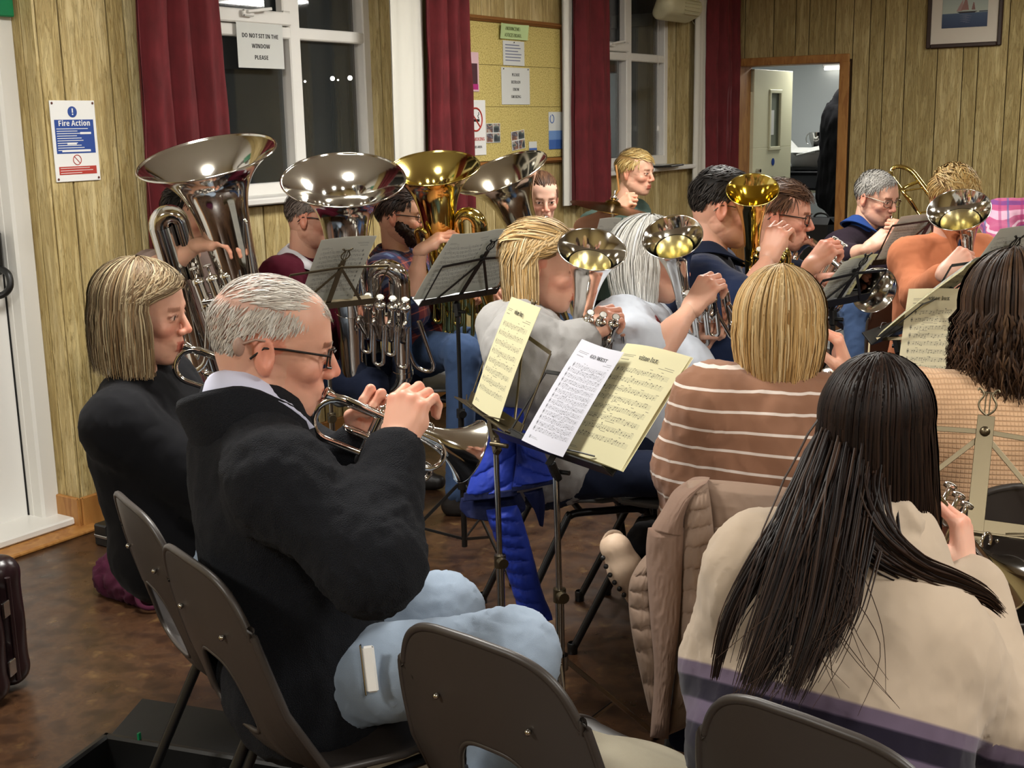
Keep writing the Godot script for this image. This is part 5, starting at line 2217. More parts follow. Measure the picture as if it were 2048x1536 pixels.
func build_people() -> void:
	make_templates()
	var S := Color("d6a48a")
	var S2 := Color("dcb09a")
	var S3 := Color("d8a48c")

	# front left: older man with the cornet
	var s := {"id": "man", "label": "older man with short white hair and glasses in black fleece playing a cornet", "yaw": 108.0, "head": P(543, 694, 2.2), "head_yaw": 101.0, "pitch": 12.0, "roll": 0.0, "head_size": 1.03,
		"neck": P(508, 842, 2.2), "pelvis": P(600, 1320, 2.4), "sr": P(560, 965, 2.05), "er": P(745, 1125, 2.00), "wr": P(792, 902, 2.12), "wl": P(722, 890, 2.36), "el": P(680, 985, 2.55),
		"hdr": cd(0.25, 1.0, -0.35), "hbr": cd(-0.45, 0.25, 0.85), "hpr": "hand_valve", "hdl": cd(0.5, 0.8, 0.2), "hbl": cd(0.2, 0.2, -1.0), "hpl": "hand_grip", "hand_size": 1.03,
		"kr": P(1025, 1310, 2.12), "ar": P(1000, 1640, 2.15), "kl": P(885, 1225, 2.45), "al": P(735, 1470, 2.5), "foot_l": facing(95.0), "skin": Color("dca68e"),
		"top": {"name": "fleece_jacket", "mat": mats.black_fleece, "sleeve": 0.97, "bulk": 0.024, "belly": 0.035, "arm": 0.008, "folds": 0.011, "cell": 0.0105, "long": 0.03, "collar": 0.012},
		"legs": mats.jeans_light, "legs_name": "jeans", "leg_cell": 0.011, "leg_bulk": 0.008, "shoe": mats.shoe_white, "glasses": "specs_dark", "skin_cell": 0.010,
		"hair": {"n": 3800, "len": 0.026, "lift": 0.12, "w": 0.0014, "cols": cols(["b8aca0", "cfc6ba", "ddd6cc", "e8e4dc"]), "cap": hexc("c8a090"), "ext": 1.015, "front": 58.0, "side": 86.0, "back": 128.0, "comb": Vector3(0.15, 0.1, 1.0), "mess": 0.8, "side_len": 0.7},
		"parts": [["shirt_collar", mats.lilac_shirt, func(j): return collar(j, 0.066, 0.056, 0.016, 24.0, 0.022)], ["fleece_collar", mats.black_fleece, fleece_collar], ["hearing_aid", mat("hearing_beige", hexc("a88878"), 0.5), hearing_aid]],
		"chair_label": "brown plastic chair under the man in the black fleece, beside the empty padded chair", "chair_at": [Vector3(-1.47, 0, -1.64), Vector3(0.352, 0, -0.936)]}
	person(s)
	# woman behind him with a grey-blond bob
	s = {"id": "bob_left", "label": "woman with grey-blond bob and black sweater playing cornet beside the wood pier", "woman": true, "yaw": 88.0, "head": P(285, 628, 2.97), "head_yaw": 84.0, "pitch": 6.0, "roll": 0.0,
		"neck": P(272, 762, 3.0), "pelvis": P(350, 1075, 3.12), "wr": P(520, 800, 3.0), "wl": P(500, 800, 3.12), "hpr": "hand_valve", "hdr": cd(0.4, 1, 0), "hbr": cd(-0.3, 0.2, 1), "skin": S3,
		"top": {"name": "black_sweater", "mat": mats.black_knit, "sleeve": 0.95, "bulk": 0.018, "belly": 0.03, "chest": 0.015, "arm": 0.006, "folds": 0.007, "cell": 0.013, "long": 0.0},
		"legs": mats.jeans_light, "legs_name": "jeans", "hair": {"fall": true, "n": 2600, "w": 0.0019, "cols": cols(ASHY), "cap": hexc("6a5642"), "gap": 62.0, "bottom": -0.135, "slant": 0.012, "thick": 0.16, "ext": 1.06, "flare": 0.022, "tuck": 0.02, "wave": 0.005, "part": 8.0},
		"chair_label": "brown plastic chair under the woman in the black sweater, nearest the pier", "chair_at": [Vector3(-1.80, 0, -1.80), Vector3(0.417, 0, -0.909)]}
	person(s)
	# first tuba player, mostly hidden
	s = {"id": "tuba_a", "label": "person in taupe shirt half hidden behind the tall silver tuba", "yaw": 62.0, "head": P(378, 432, 4.62), "pitch": 5.0,
		"neck": P(372, 520, 4.65), "wr": P(395, 490, 4.3), "sr": P(300, 545, 4.6), "er": P(320, 540, 4.38), "wl": P(500, 620, 4.5), "hpr": "hand_easy", "hdr": cd(1, 0.15, 0.1), "hbr": cd(0, 1, 0.4), "skin": S, "bare_arm": 0.004,
		"top": {"name": "taupe_shirt", "mat": mats.taupe, "sleeve": 0.42, "bulk": 0.018, "belly": 0.05, "cell": 0.015}, "legs": mats.jeans_light, "legs_name": "jeans",
		"hair": {"n": 700, "len": 0.04, "w": 0.003, "cols": cols(BLACKISH), "ext": 1.03}, "chair_label": "chair under the player behind the tall silver tuba", "chair_opts": {"mat": "chair_grey"}}
	person(s)
	# man in burgundy
	s = {"id": "tuba_b", "label": "grey-haired man in burgundy jumper and white collar behind the wide silver tuba bell", "yaw": 66.0, "head": P(622, 437, 5.15), "pitch": 8.0, "head_yaw": 84.0,
		"neck": P(606, 517, 5.2), "wl": P(778, 652, 4.85), "el": P(742, 650, 5.10), "wr": P(700, 600, 5.0), "hpl": "hand_grip", "hdl": cd(-0.75, 0.15, 0.3), "hbl": cd(0.3, 0.2, 0.9), "skin": Color("d09c84"),
		"top": {"name": "burgundy_jumper", "mat": mats.burgundy, "sleeve": 0.94, "bulk": 0.020, "belly": 0.05, "cell": 0.014}, "legs": mats.navy, "glasses": "specs_dark",
		"hair": {"n": 900, "len": 0.03, "w": 0.003, "cols": cols(["6a6058", "7c7068", "544a44"]), "ext": 1.02, "front": 50.0}, "parts": [["shirt_collar", mats.white_shirt, func(j): return collar(j, 0.066, 0.042, 0.030, 22.0)]],
		"chair_label": "chair under the man in the burgundy jumper", "chair_opts": {"mat": "chair_grey"}}
	person(s)
	# bearded man in plaid
	s = {"id": "tuba_c", "label": "dark-bearded man in red and navy plaid shirt behind the brass tuba", "yaw": 72.0, "head": P(800, 432, 5.25), "pitch": 6.0, "head_yaw": 80.0,
		"neck": P(790, 512, 5.3), "er": P(822, 620, 5.0), "wr": P(842, 500, 4.9), "wl": P(930, 590, 5.1), "hpr": "hand_easy", "hdr": cd(0.9, 0.6, 0), "hbr": cd(-0.4, 0.8, 0.5), "skin": S, "bare_arm": 0.004, "pelvis": P(860, 690, 5.35),
		"top": {"name": "plaid_shirt", "mat": mats.plaid, "sleeve": 0.56, "bulk": 0.022, "belly": 0.03, "cell": 0.013}, "legs": mats.jeans_blue, "legs_name": "jeans", "glasses": "specs_dark",
		"kr": P(925, 705, 4.85), "kl": P(960, 690, 5.1),
		"hair": [{"n": 1100, "len": 0.045, "w": 0.003, "cols": cols(DARK), "ext": 1.04}], "parts": [["beard", mats.hair, beard], ["shirt_collar", mats.plaid, func(j): return collar(j, 0.068, 0.040, 0.030, 30.0)]],
		"chair_label": "chair under the bearded man in the plaid shirt", "chair_opts": {"mat": "chair_grey"}}
	person(s)
	# fair woman behind the tilted tuba
	s = {"id": "tuba_d", "label": "young woman with brown hair tied back behind the tilted dark silver tuba", "woman": true, "yaw": 20.0, "head": P(1082, 396, 6.0), "pitch": 14.0, "head_yaw": 12.0, "roll": 0.0,
		"neck": P(1072, 468, 6.05), "wr": P(985, 590, 5.7), "wl": P(1000, 600, 5.8), "hpr": "hand_grip", "skin": Color("e0b29c"),
		"top": {"name": "grey_top", "mat": mats.taupe, "sleeve": 0.9, "bulk": 0.010, "chest": 0.01, "cell": 0.016}, "legs": mats.jeans_blue, "legs_name": "jeans",
		"hair": {"n": 900, "len": 0.06, "w": 0.003, "lift": 0.05, "cols": cols(BROWN), "ext": 1.03, "comb": Vector3(0, 0.1, -1), "mess": 0.2, "front": 60.0, "side": 100.0}, "chair_label": "chair under the young woman behind the tilted tuba", "chair_opts": {"mat": "chair_grey"}}
	person(s)
	# percussionist
	s = {"id": "drummer", "label": "percussionist with short blond hair and green t-shirt seated by the window behind a cymbal", "woman": true, "yaw": 58.0, "head": P(1270, 345, 6.75), "pitch": 6.0, "head_yaw": 55.0,
		"neck": P(1246, 410, 6.8), "er": P(1168, 455, 6.5), "wr": P(1232, 420, 6.4), "wl": P(1290, 470, 6.5), "hpr": "hand_stick", "hdr": cd(0.6, 0.5, 0.3), "hbr": cd(-0.2, 0.5, 0.8), "skin": Color("dcaa90"), "bare_arm": 0.003,
		"top": {"name": "green_tshirt", "mat": mats.green_tee, "sleeve": 0.34, "bulk": 0.014, "chest": 0.008, "cell": 0.015}, "legs": mats.dark_trousers,
		"hair": {"n": 1100, "len": 0.055, "w": 0.0032, "lift": 0.3, "cols": cols(["c8a868", "a88850", "dcc48c", "8a6c40"]), "cap": hexc("8a6c44"), "ext": 1.04, "comb": Vector3(0.4, 0.1, 0.8), "front": 50.0}, "chair_label": "chair under the percussionist by the second window", "chair_opts": {"mat": "chair_grey"}}
	person(s)
	# grey hoodie, tenor horn
	s = {"id": "hood", "label": "woman with half-tied blond hair and pale grey hooded jacket playing a horn", "woman": true, "yaw": 88.0, "head": P(1086, 534, 3.45), "pitch": 10.0, "head_yaw": 80.0, "head_size": 1.0,
		"neck": P(1058, 640, 3.47), "pelvis": P(1092, 920, 3.45), "wr": P(1166, 678, 3.3), "er": P(1075, 760, 3.28), "leg_bulk": -0.014, "sr": P(1045, 690, 3.3), "wl": P(1150, 740, 3.5), "hpr": "hand_valve", "hdr": cd(0.75, 0.75, -0.1), "hbr": cd(-0.4, 0.6, 0.7), "hpl": "hand_grip", "skin": Color("d8a48c"),
		"kr": P(1420, 948, 3.25), "kl": P(1410, 905, 3.55), "ar": P(1440, 1180, 3.3), "al": P(1440, 1130, 3.6),
		"top": {"name": "hooded_jacket", "mat": mats.grey_hood, "sleeve": 0.97, "bulk": 0.028, "belly": 0.04, "chest": 0.02, "arm": 0.016, "folds": 0.012, "cell": 0.011,
			"extra": [[P(1000, 640, 3.5), P(1040, 655, 3.38), 0.05, 0.05], [P(990, 660, 3.5), P(1000, 690, 3.45), 0.05, 0.04], [P(1040, 640, 3.38), P(1095, 665, 3.40), 0.035, 0.025], [P(1090, 655, 3.42), P(1115, 720, 3.42), 0.02, 0.03]]},
		"legs": mats.navy, "leg_cell": 0.012, "skin_cell": 0.010,
		"hair": [{"fall": true, "n": 1300, "w": 0.0026, "cols": cols(BLOND), "cap": hexc("7a5c3c"), "gap": 86.0, "bottom": -0.145, "thick": 0.10, "ext": 1.05, "flare": 0.012, "tuck": 0.02, "wave": 0.004}, {"name": "tied_hair", "n": 700, "len": 0.10, "w": 0.0026, "lift": 0.04, "cols": cols(BLOND), "cap": hexc("7a5c3c"), "ext": 1.07, "comb": Vector3(0, -0.05, -1), "mess": 0.25, "front": 50.0, "side": 66.0, "back": 70.0}],
		"chair_label": "grey plastic chair with the blue puffer jacket hung on its back", "chair_opts": {"mat": "chair_grey"}, "chair_at": [Vector3(-1.84, 0, -3.20), Vector3(0.72, 0, -0.69)]}
	person(s)
	# white hair, white t-shirt
	s = {"id": "white", "label": "woman with white bobbed hair and white t-shirt with poppies playing a silver horn", "woman": true, "yaw": 84.0, "head": P(1300, 522, 3.7), "pitch": 8.0, "head_yaw": 88.0, "head_size": 1.02,
		"neck": P(1280, 622, 3.72), "pelvis": P(1322, 880, 3.72), "sr": P(1245, 660, 3.55), "er": P(1292, 728, 3.38), "wr": P(1382, 618, 3.45), "wl": P(1400, 690, 3.7), "hpr": "hand_valve", "hdr": cd(0.65, 0.9, -0.1), "hbr": cd(-0.5, 0.45, 0.75), "hpl": "hand_grip", "skin": Color("d8a68e"), "bare_arm": 0.012,
		"top": {"name": "white_tshirt", "mat": mats.white_tee, "sleeve": 0.36, "bulk": 0.026, "belly": 0.075, "chest": 0.03, "arm": 0.014, "folds": 0.009, "cell": 0.011,
			"spots": [[P(1334, 632, 3.5), 0.022, hexc("a02018")], [P(1310, 606, 3.53), 0.014, hexc("5a2a30")], [P(1326, 622, 3.5), 0.010, hexc("2c3c80")], [P(1350, 650, 3.5), 0.010, hexc("2c3c80")], [P(1366, 610, 3.55), 0.018, hexc("b03020")]]},
		"legs": mats.dark_trousers, "skin_cell": 0.010,
		"hair": {"fall": true, "n": 1500, "w": 0.0028, "cols": cols(WHITE_H), "cap": hexc("b0aea6"), "gap": 78.0, "bottom": -0.115, "thick": 0.14, "ext": 1.06, "flare": 0.014, "tuck": 0.03, "wave": 0.005}, "chair_label": "chair under the white-haired woman in the white t-shirt", "chair_opts": {"mat": "chair_grey"}}
	person(s)
	# navy polo
	s = {"id": "polo", "label": "dark-haired man with glasses and navy polo shirt playing a brass horn", "yaw": 76.0, "head": P(1446, 415, 4.0), "pitch": 12.0, "head_yaw": 86.0, "head_size": 1.03,
		"neck": P(1420, 520, 4.02), "er": P(1492, 610, 3.72), "wr": P(1538, 518, 3.78), "wl": P(1520, 560, 4.0), "hpr": "hand_valve", "hdr": cd(0.35, 1, -0.1), "hbr": cd(-0.6, 0.2, 0.75), "hpl": "hand_grip", "skin": Color("d09a82"), "bare_arm": 0.008,
		"top": {"name": "polo_shirt", "mat": mats.polo, "sleeve": 0.42, "bulk": 0.024, "belly": 0.05, "cell": 0.012}, "legs": mats.navy, "glasses": "specs_metal",
		"hair": {"n": 1500, "len": 0.035, "w": 0.0028, "cols": cols(BLACKISH), "ext": 1.03, "comb": Vector3(0.2, 0.1, 0.6), "lift": 0.3}, "parts": [["polo_collar", mats.navy, func(j): return collar(j, 0.070, 0.042, 0.032, 26.0)]],
		"chair_label": "chair under the man in the navy polo shirt", "chair_opts": {"mat": "chair_grey"}}
	person(s)
	# younger man with glasses
	s = {"id": "young", "label": "younger man with brown swept hair and dark rectangular glasses playing a long silver horn", "yaw": 72.0, "head": P(1562, 432, 4.45), "pitch": 8.0, "head_yaw": 70.0,
		"neck": P(1548, 522, 4.5), "er": P(1590, 620, 4.15), "wr": P(1620, 535, 4.05), "wl": P(1665, 560, 4.15), "hpr": "hand_valve", "hdr": cd(0.75, 0.8, 0), "hbr": cd(-0.4, 0.6, 0.7), "hpl": "hand_grip", "skin": Color("d79c84"), "bare_arm": 0.0,
		"top": {"name": "dark_shirt", "mat": mats.navy, "sleeve": 0.45, "bulk": 0.016, "cell": 0.014}, "legs": mats.dark_trousers, "glasses": "specs_dark",
		"hair": {"n": 1400, "len": 0.06, "w": 0.003, "cols": cols(BROWN), "ext": 1.04, "comb": Vector3(-0.2, 0.35, 0.9), "lift": 0.45, "side_len": 0.35, "front": 46.0}, "chair_label": "chair under the younger man with dark glasses", "chair_opts": {"mat": "chair_grey"}}
	person(s)
	# trombonist by the far wall
	s = {"id": "trombonist", "label": "grey-haired man in dark sweater over blue collar playing trombone by far wall", "yaw": 38.0, "head": P(1752, 396, 5.8), "pitch": 14.0, "head_yaw": 36.0,
		"neck": P(1728, 462, 5.85), "er": P(1690, 520, 5.55), "wr": P(1736, 497, 5.35), "wl": P(1806, 486, 5.5), "hpr": "hand_stick", "hdr": cd(0.8, 0.6, 0.2), "hbr": cd(-0.2, 0.6, 0.7), "hpl": "hand_grip", "hdl": cd(-0.35, 0.9, 0), "hbl": cd(0.4, 0.2, 0.8), "skin": Color("d8a68e"), "bare_arm": 0.003, "pelvis": P(1728, 605, 5.95),
		"top": {"name": "dark_sweater", "mat": mats.dark_sweater, "sleeve": 0.70, "bulk": 0.022, "belly": 0.05, "cell": 0.015}, "legs": mats.jeans_blue, "legs_name": "jeans", "glasses": "specs_metal", "kr": P(1715, 622, 5.4), "ar": P(1720, 760, 5.3),
		"hair": {"n": 1100, "len": 0.05, "w": 0.003, "cols": cols(GREY, 0.85), "ext": 1.03, "comb": Vector3(-0.8, 0, 0.3), "lift": 0.2, "front": 48.0}, "parts": [["shirt_collar", mats.polo_blue, func(j): return collar(j, 0.068, 0.045, 0.035, 22.0)]],
		"chair_label": "chair under the trombonist by the far wall", "chair_opts": {"mat": "chair_grey"}}
	person(s)
	# orange top
	s = {"id": "orange", "label": "woman with short blond hair and orange top behind a silver baritone bell", "woman": true, "yaw": 8.0, "head": P(1908, 400, 4.62), "shoulder": 0.145, "pitch": 16.0, "head_yaw": 6.0,
		"neck": P(1893, 483, 4.68), "er": P(1838, 590, 4.55), "wr": P(1890, 545, 4.2), "wl": P(1940, 580, 4.3), "hpr": "hand_grip", "hdr": cd(0.7, 0.6, 0.1), "hbr": cd(-0.4, 0.5, 0.8), "skin": Color("dcac96"),
		"top": {"name": "orange_top", "mat": mats.orange, "sleeve": 0.92, "bulk": 0.014, "chest": 0.012, "cell": 0.014}, "legs": mats.jeans_blue, "legs_name": "jeans",
		"hair": {"n": 1300, "len": 0.06, "w": 0.003, "cols": cols(["b8975c", "a07c48", "ccb27c", "86683c"]), "cap": hexc("8a6c44"), "ext": 1.06, "comb": Vector3(0, 0.1, 0.8), "lift": 0.35, "front": 52.0}, "chair_label": "dark plastic chair under the woman in the orange top"}
	person(s)
	# pink plaid at the right edge
	s = {"id": "pink", "label": "person in pink and purple plaid shirt cut off at right edge of the picture", "yaw": -20.0, "head": P(2125, 325, 5.0), "neck": P(2095, 412, 5.05), "wr": P(2010, 520, 4.6), "hpr": "hand_grip", "skin": S,
		"top": {"name": "plaid_shirt", "mat": mats.pink_plaid, "sleeve": 0.9, "bulk": 0.020, "belly": 0.03, "cell": 0.015}, "legs": mats.dark_trousers,
		"hair": {"n": 600, "len": 0.04, "w": 0.0035, "cols": cols(BROWN), "ext": 1.03}, "chair_label": "chair under the person in the pink plaid shirt", "chair_opts": {"mat": "chair_grey"}}
	person(s)
	# striped top, blond bob from behind
	s = {"id": "striped", "label": "woman with smooth blond bob and brown striped top seen from behind", "woman": true, "yaw": 158.0, "head": P(1562, 660, 2.58), "pitch": 4.0, "head_yaw": 150.0,
		"neck": P(1535, 775, 2.57), "pelvis": P(1510, 1075, 2.62), "sl": P(1425, 810, 2.55), "el": P(1390, 930, 2.62), "wl": P(1520, 870, 2.9), "sr": P(1640, 835, 2.58), "er": P(1720, 850, 2.72), "wr": P(1698, 752, 2.92),
		"hpr": "hand_valve", "hdr": cd(-0.35, 1.0, 0.1), "hbr": cd(0.85, 0.4, 0.3), "skin": Color("d9a58c"), "shoulder": 0.165,
		"top": {"name": "striped_top", "mat": mats.striped, "sleeve": 0.9, "bulk": 0.020, "belly": 0.03, "chest": 0.01, "arm": 0.010, "folds": 0.008, "cell": 0.010}, "legs": mats.dark_trousers, "skin_cell": 0.010,
		"kl": P(1420, 1120, 3.0), "al": P(1300, 1090, 2.72), "ar": P(1335, 1105, 2.85), "no_shoes": true, "parts": [["clog", mats.clog, func(j): return clog(P(1234, 1100, 2.66), P(1274, 1190, 2.66))], ["clog", mats.clog, func(j): return clog(P(1280, 1105, 2.78), P(1310, 1190, 2.78))], ["clog_holes", mats.black_plastic, func(j): return clog_holes()]],
		"hair": {"fall": true, "n": 2600, "w": 0.0022, "cols": cols(["c8a26a", "b8905a", "d6b682", "a67e4c", "e0c696"]), "cap": hexc("8f6c42"), "gap": 50.0, "bottom": -0.125, "thick": 0.14, "ext": 1.07, "flare": 0.010, "tuck": 0.035, "wave": 0.0035}, "chair_label": "chair under the woman in the striped top, hung with a beige puffer jacket", "chair_at": [Vector3(-0.935, 0, -2.50), Vector3(-0.194, 0, -0.981)]}
	person(s)
	# girl with long hair
	s = {"id": "girl", "label": "girl with long straight dark hair and cream hoodie seen from behind playing cornet", "woman": true, "yaw": 150.0, "head": P(1755, 868, 2.02), "pitch": 6.0, "head_yaw": 146.0,
		"neck": P(1738, 1085, 2.03), "pelvis": P(1640, 1540, 1.96), "sl": P(1535, 1150, 2.0), "el": P(1480, 1330, 2.1), "wl": P(1640, 1180, 2.35), "sr": P(1868, 1320, 2.0), "er": P(1995, 1460, 2.06), "wr": P(1930, 1150, 2.16),
		"hpr": "hand_valve", "hdr": cd(-0.05, 1.0, -0.1), "hbr": cd(0.75, 0.35, 0.55), "skin": Color("e2b09a"), "head_size": 1.0,
		"top": {"name": "hoodie", "mat": mats.cream_hoodie, "sleeve": 0.94, "bulk": 0.034, "belly": 0.03, "arm": 0.012, "folds": 0.008, "cell": 0.0105, "arm_plain": true,
			"extra": [[P(1660, 1075, 1.98), P(1800, 1075, 1.98), 0.055, 0.055], [P(1690, 1120, 1.93), P(1770, 1130, 1.93), 0.05, 0.05], [P(1790, 1080, 1.98), P(1812, 1115, 2.03), 0.042, 0.036]]},
		"legs": mats.dark_trousers, "skin_cell": 0.010,
		"hair": {"fall": true, "n": 2200, "w": 0.0024, "cols": cols(["20150f", "291b14", "170e0b", "32231a"]), "cap": hexc("1c1210"), "gap": 52.0, "bottom": -0.235, "thick": 0.10, "ext": 1.07, "flare": 0.022, "tuck": 0.0, "wave": 0.003, "fall_steps": 6}, "parts": [["hood", mats.cream_hoodie, hood], ["long_locks", mats.hair, long_locks], ["hood_badge", mats.black_plastic, hood_badge]],
		"chair_label": "dark plastic chair under the girl in the cream hoodie, bottom right", "chair_at": [Vector3(-0.41, 0, -1.63), Vector3(0.199, 0, -0.980)]}
	person(s)
	# peach knit at the right edge
	s = {"id": "knit", "label": "woman with wavy dark brown hair and peach knitted jumper at the right edge", "woman": true, "yaw": 178.0, "head_size": 1.06, "head": P(2022, 640, 2.68), "pitch": 5.0, "head_yaw": 176.0,
		"neck": P(2010, 775, 2.68), "pelvis": P(1995, 1090, 2.72), "size": 1.06, "wr": P(2080, 800, 2.98), "wl": P(1935, 860, 2.98), "skin": S2,
		"top": {"name": "knitted_jumper", "mat": mats.peach_knit, "sleeve": 0.95, "bulk": 0.026, "belly": 0.03, "arm": 0.012, "folds": 0.006, "cell": 0.012}, "legs": mats.dark_trousers,
		"hair": {"fall": true, "n": 1700, "w": 0.0028, "cols": cols(["3a2a20", "4c382a", "2c2019", "644c38"]), "cap": hexc("2a1e18"), "gap": 48.0, "bottom": -0.15, "thick": 0.26, "ext": 1.08, "flare": 0.03, "tuck": 0.03, "wave": 0.016, "curl": 9.0, "fall_steps": 8}, "chair_label": "chair under the woman in the peach knitted jumper"}
	person(s)
	play_instruments()


func hearing_aid(j: Dictionary) -> MB:
	var m := MB.new()
	var h: Transform3D = j.head
	m.ball(h * Vector3(-0.083, 0.006, -0.055), 0.013, 12, Vector3(0.5, 1.3, 1.0))
	m.tube([h * Vector3(-0.083, 0.012, -0.05), h * Vector3(-0.083, 0.022, -0.03), h * Vector3(-0.082, 0.022, -0.014)], [0.0022], 6)
	return m


func beard(j: Dictionary) -> MB:
	var h: Transform3D = j.head
	var b := []
	for s in [-1.0, 1.0]:
		b.append([h * Vector3(s * 0.060, -0.035, 0.015), h * Vector3(s * 0.030, -0.092, 0.062), 0.019, 0.024])
		b.append([h * Vector3(s * 0.058, -0.045, 0.020), h * Vector3(s * 0.040, -0.066, 0.060), 0.020, 0.020])
		b.append([h * Vector3(s * 0.024, -0.052, 0.092), h * Vector3(s * 0.036, -0.080, 0.066), 0.012, 0.022])
		b.append([h * Vector3(s * 0.050, -0.050, 0.040), h * Vector3(s * 0.026, -0.078, 0.078), 0.022, 0.020])
	b.append([h * Vector3(-0.026, -0.100, 0.070), h * Vector3(0.026, -0.100, 0.070), 0.025, 0.025])
	b.append([h * Vector3(-0.024, -0.050, 0.096), h * Vector3(0.024, -0.050, 0.096), 0.008, 0.008])
	var m := net(b, 0.006, 0.02)
	for i in m.v.size():
		m.v[i] += m.n[i] * fine.get_noise_3dv(m.v[i] * 2.0) * 0.008
		m.c[i] = Color("3a2a22") * (0.8 + 0.4 * fine.get_noise_3dv(m.v[i] * 5.0))
	m.smooth_from(0, 0)
	return m


func clog(a: Vector3, b: Vector3) -> MB:      # a rubber clog standing on its toe, heel strap up
	var d := (b - a).normalized()
	var o := cam_near
	var x := d.cross(o).normalized()
	var m := net([[a, a.lerp(b, 0.5), 0.030, 0.036], [a.lerp(b, 0.45), b, 0.037, 0.026], [a + x * 0.012 - o * 0.03, b - o * 0.04, 0.022, 0.022], [a - d * 0.005, a - d * 0.005 - o * 0.05, 0.026, 0.024], ell(a - d * 0.012 - o * 0.03, Vector3(0.02, 0.02, 0.02), -0.012)], 0.0055, 0.02)
	return m


func clog_holes() -> MB:
	var m := MB.new()
	for q in [[1206, 1116], [1212, 1133], [1220, 1150], [1229, 1165], [1239, 1178], [1248, 1190], [1268, 1122], [1272, 1140]]:
		m.ball(P(q[0], q[1], 2.632 if q[0] < 1260 else 2.75), 0.0058, 8, Vector3(1, 1, 1))
	return m


func hood(j: Dictionary) -> MB:
	var m := net([[P(1668, 1062, 1.97), P(1730, 1040, 1.92), 0.022, 0.028], [P(1730, 1040, 1.92), P(1800, 1045, 1.93), 0.028, 0.028], [P(1800, 1045, 1.93), P(1848, 1085, 1.99), 0.028, 0.022], [P(1848, 1085, 1.99), P(1862, 1130, 2.06), 0.022, 0.016], [P(1690, 1110, 1.915), P(1790, 1115, 1.915), 0.036, 0.036], [P(1790, 1115, 1.915), P(1840, 1135, 1.97), 0.034, 0.024]], 0.008, 0.022)
	for i in m.v.size():
		m.v[i] += m.n[i] * (0.5 - absf(folds.get_noise_3dv(m.v[i] * 1.5))) * 0.008
		m.uv[i] = Vector2(0.5, 0.9)
	m.smooth_from(0, 0)
	return m


func hood_badge(j: Dictionary) -> MB:
	var m := MB.new()
	var c := P(1582, 1105, 1.845)
	m.box(Transform3D(cam_t.basis * Basis(Vector3.BACK, 0.1), c), Vector3(0.036, 0.040, 0.004), 0.0015)
	return m


func long_locks(j: Dictionary) -> MB:
	var m := MB.new()
	var c := cols(["20150f", "291b14", "170e0b", "38281e"])
	var cen := P(1740, 1150, 2.25)
	var back := cam_near
	var gs := [
		[[P(1690, 800, 2.06), P(1668, 900, 1.965), P(1640, 1010, 1.895), P(1600, 1120, 1.835), P(1545, 1270, 1.80), P(1490, 1400, 1.79)], [0.010, 0.030, 0.040, 0.040, 0.034, 0.02], 460],
		[[P(1710, 800, 2.05), P(1692, 900, 1.955), P(1668, 1010, 1.89), P(1650, 1120, 1.83), P(1620, 1270, 1.785), P(1575, 1400, 1.77)], [0.010, 0.03, 0.038, 0.034, 0.028, 0.015], 420],
		[[P(1735, 800, 2.05), P(1722, 920, 1.945), P(1704, 1030, 1.885), P(1690, 1130, 1.835), P(1680, 1220, 1.80), P(1640, 1330, 1.78)], [0.010, 0.03, 0.034, 0.028, 0.02, 0.012], 300],
		[[P(1680, 820, 2.07), P(1648, 920, 1.99), P(1600, 1030, 1.92), P(1530, 1120, 1.88), P(1460, 1240, 1.86), P(1425, 1380, 1.86)], [0.010, 0.026, 0.026, 0.018, 0.012, 0.005], 150],
		[[P(1750, 800, 2.06), P(1742, 930, 1.955), P(1728, 1020, 1.89), P(1765, 1095, 1.865), P(1830, 1140, 1.87), P(1900, 1163, 1.90), P(1965, 1190, 1.95), P(2010, 1230, 2.0)], [0.010, 0.028, 0.032, 0.026, 0.018, 0.014, 0.010, 0.006], 420],
		[[P(1800, 810, 2.06), P(1832, 920, 1.98), P(1845, 1000, 1.975), P(1862, 1080, 2.0), P(1872, 1140, 2.05)], [0.008, 0.018, 0.018, 0.012, 0.006], 170],
	]
	var k := 0
	for g in gs:
		k += 1
		lock(m, g[0], g[1], g[2], c, 0.0021, 40 + k, cen, back)
	# stray single hairs
	var r := RandomNumberGenerator.new()
	r.seed = 9
	for i in 26:
		var a := P(r.randf_range(1600, 1720), r.randf_range(1100, 1180), 1.81)
		var b := P(r.randf_range(1420, 1800), r.randf_range(1300, 1450), 1.765)
		hair_ribbon(m, spline([a, (a + b) * 0.5 + cam_right * r.randf_range(-0.04, 0.05) + back * 0.01, b], 6), 0.0007, c[3], cen, 0.4)
	return m


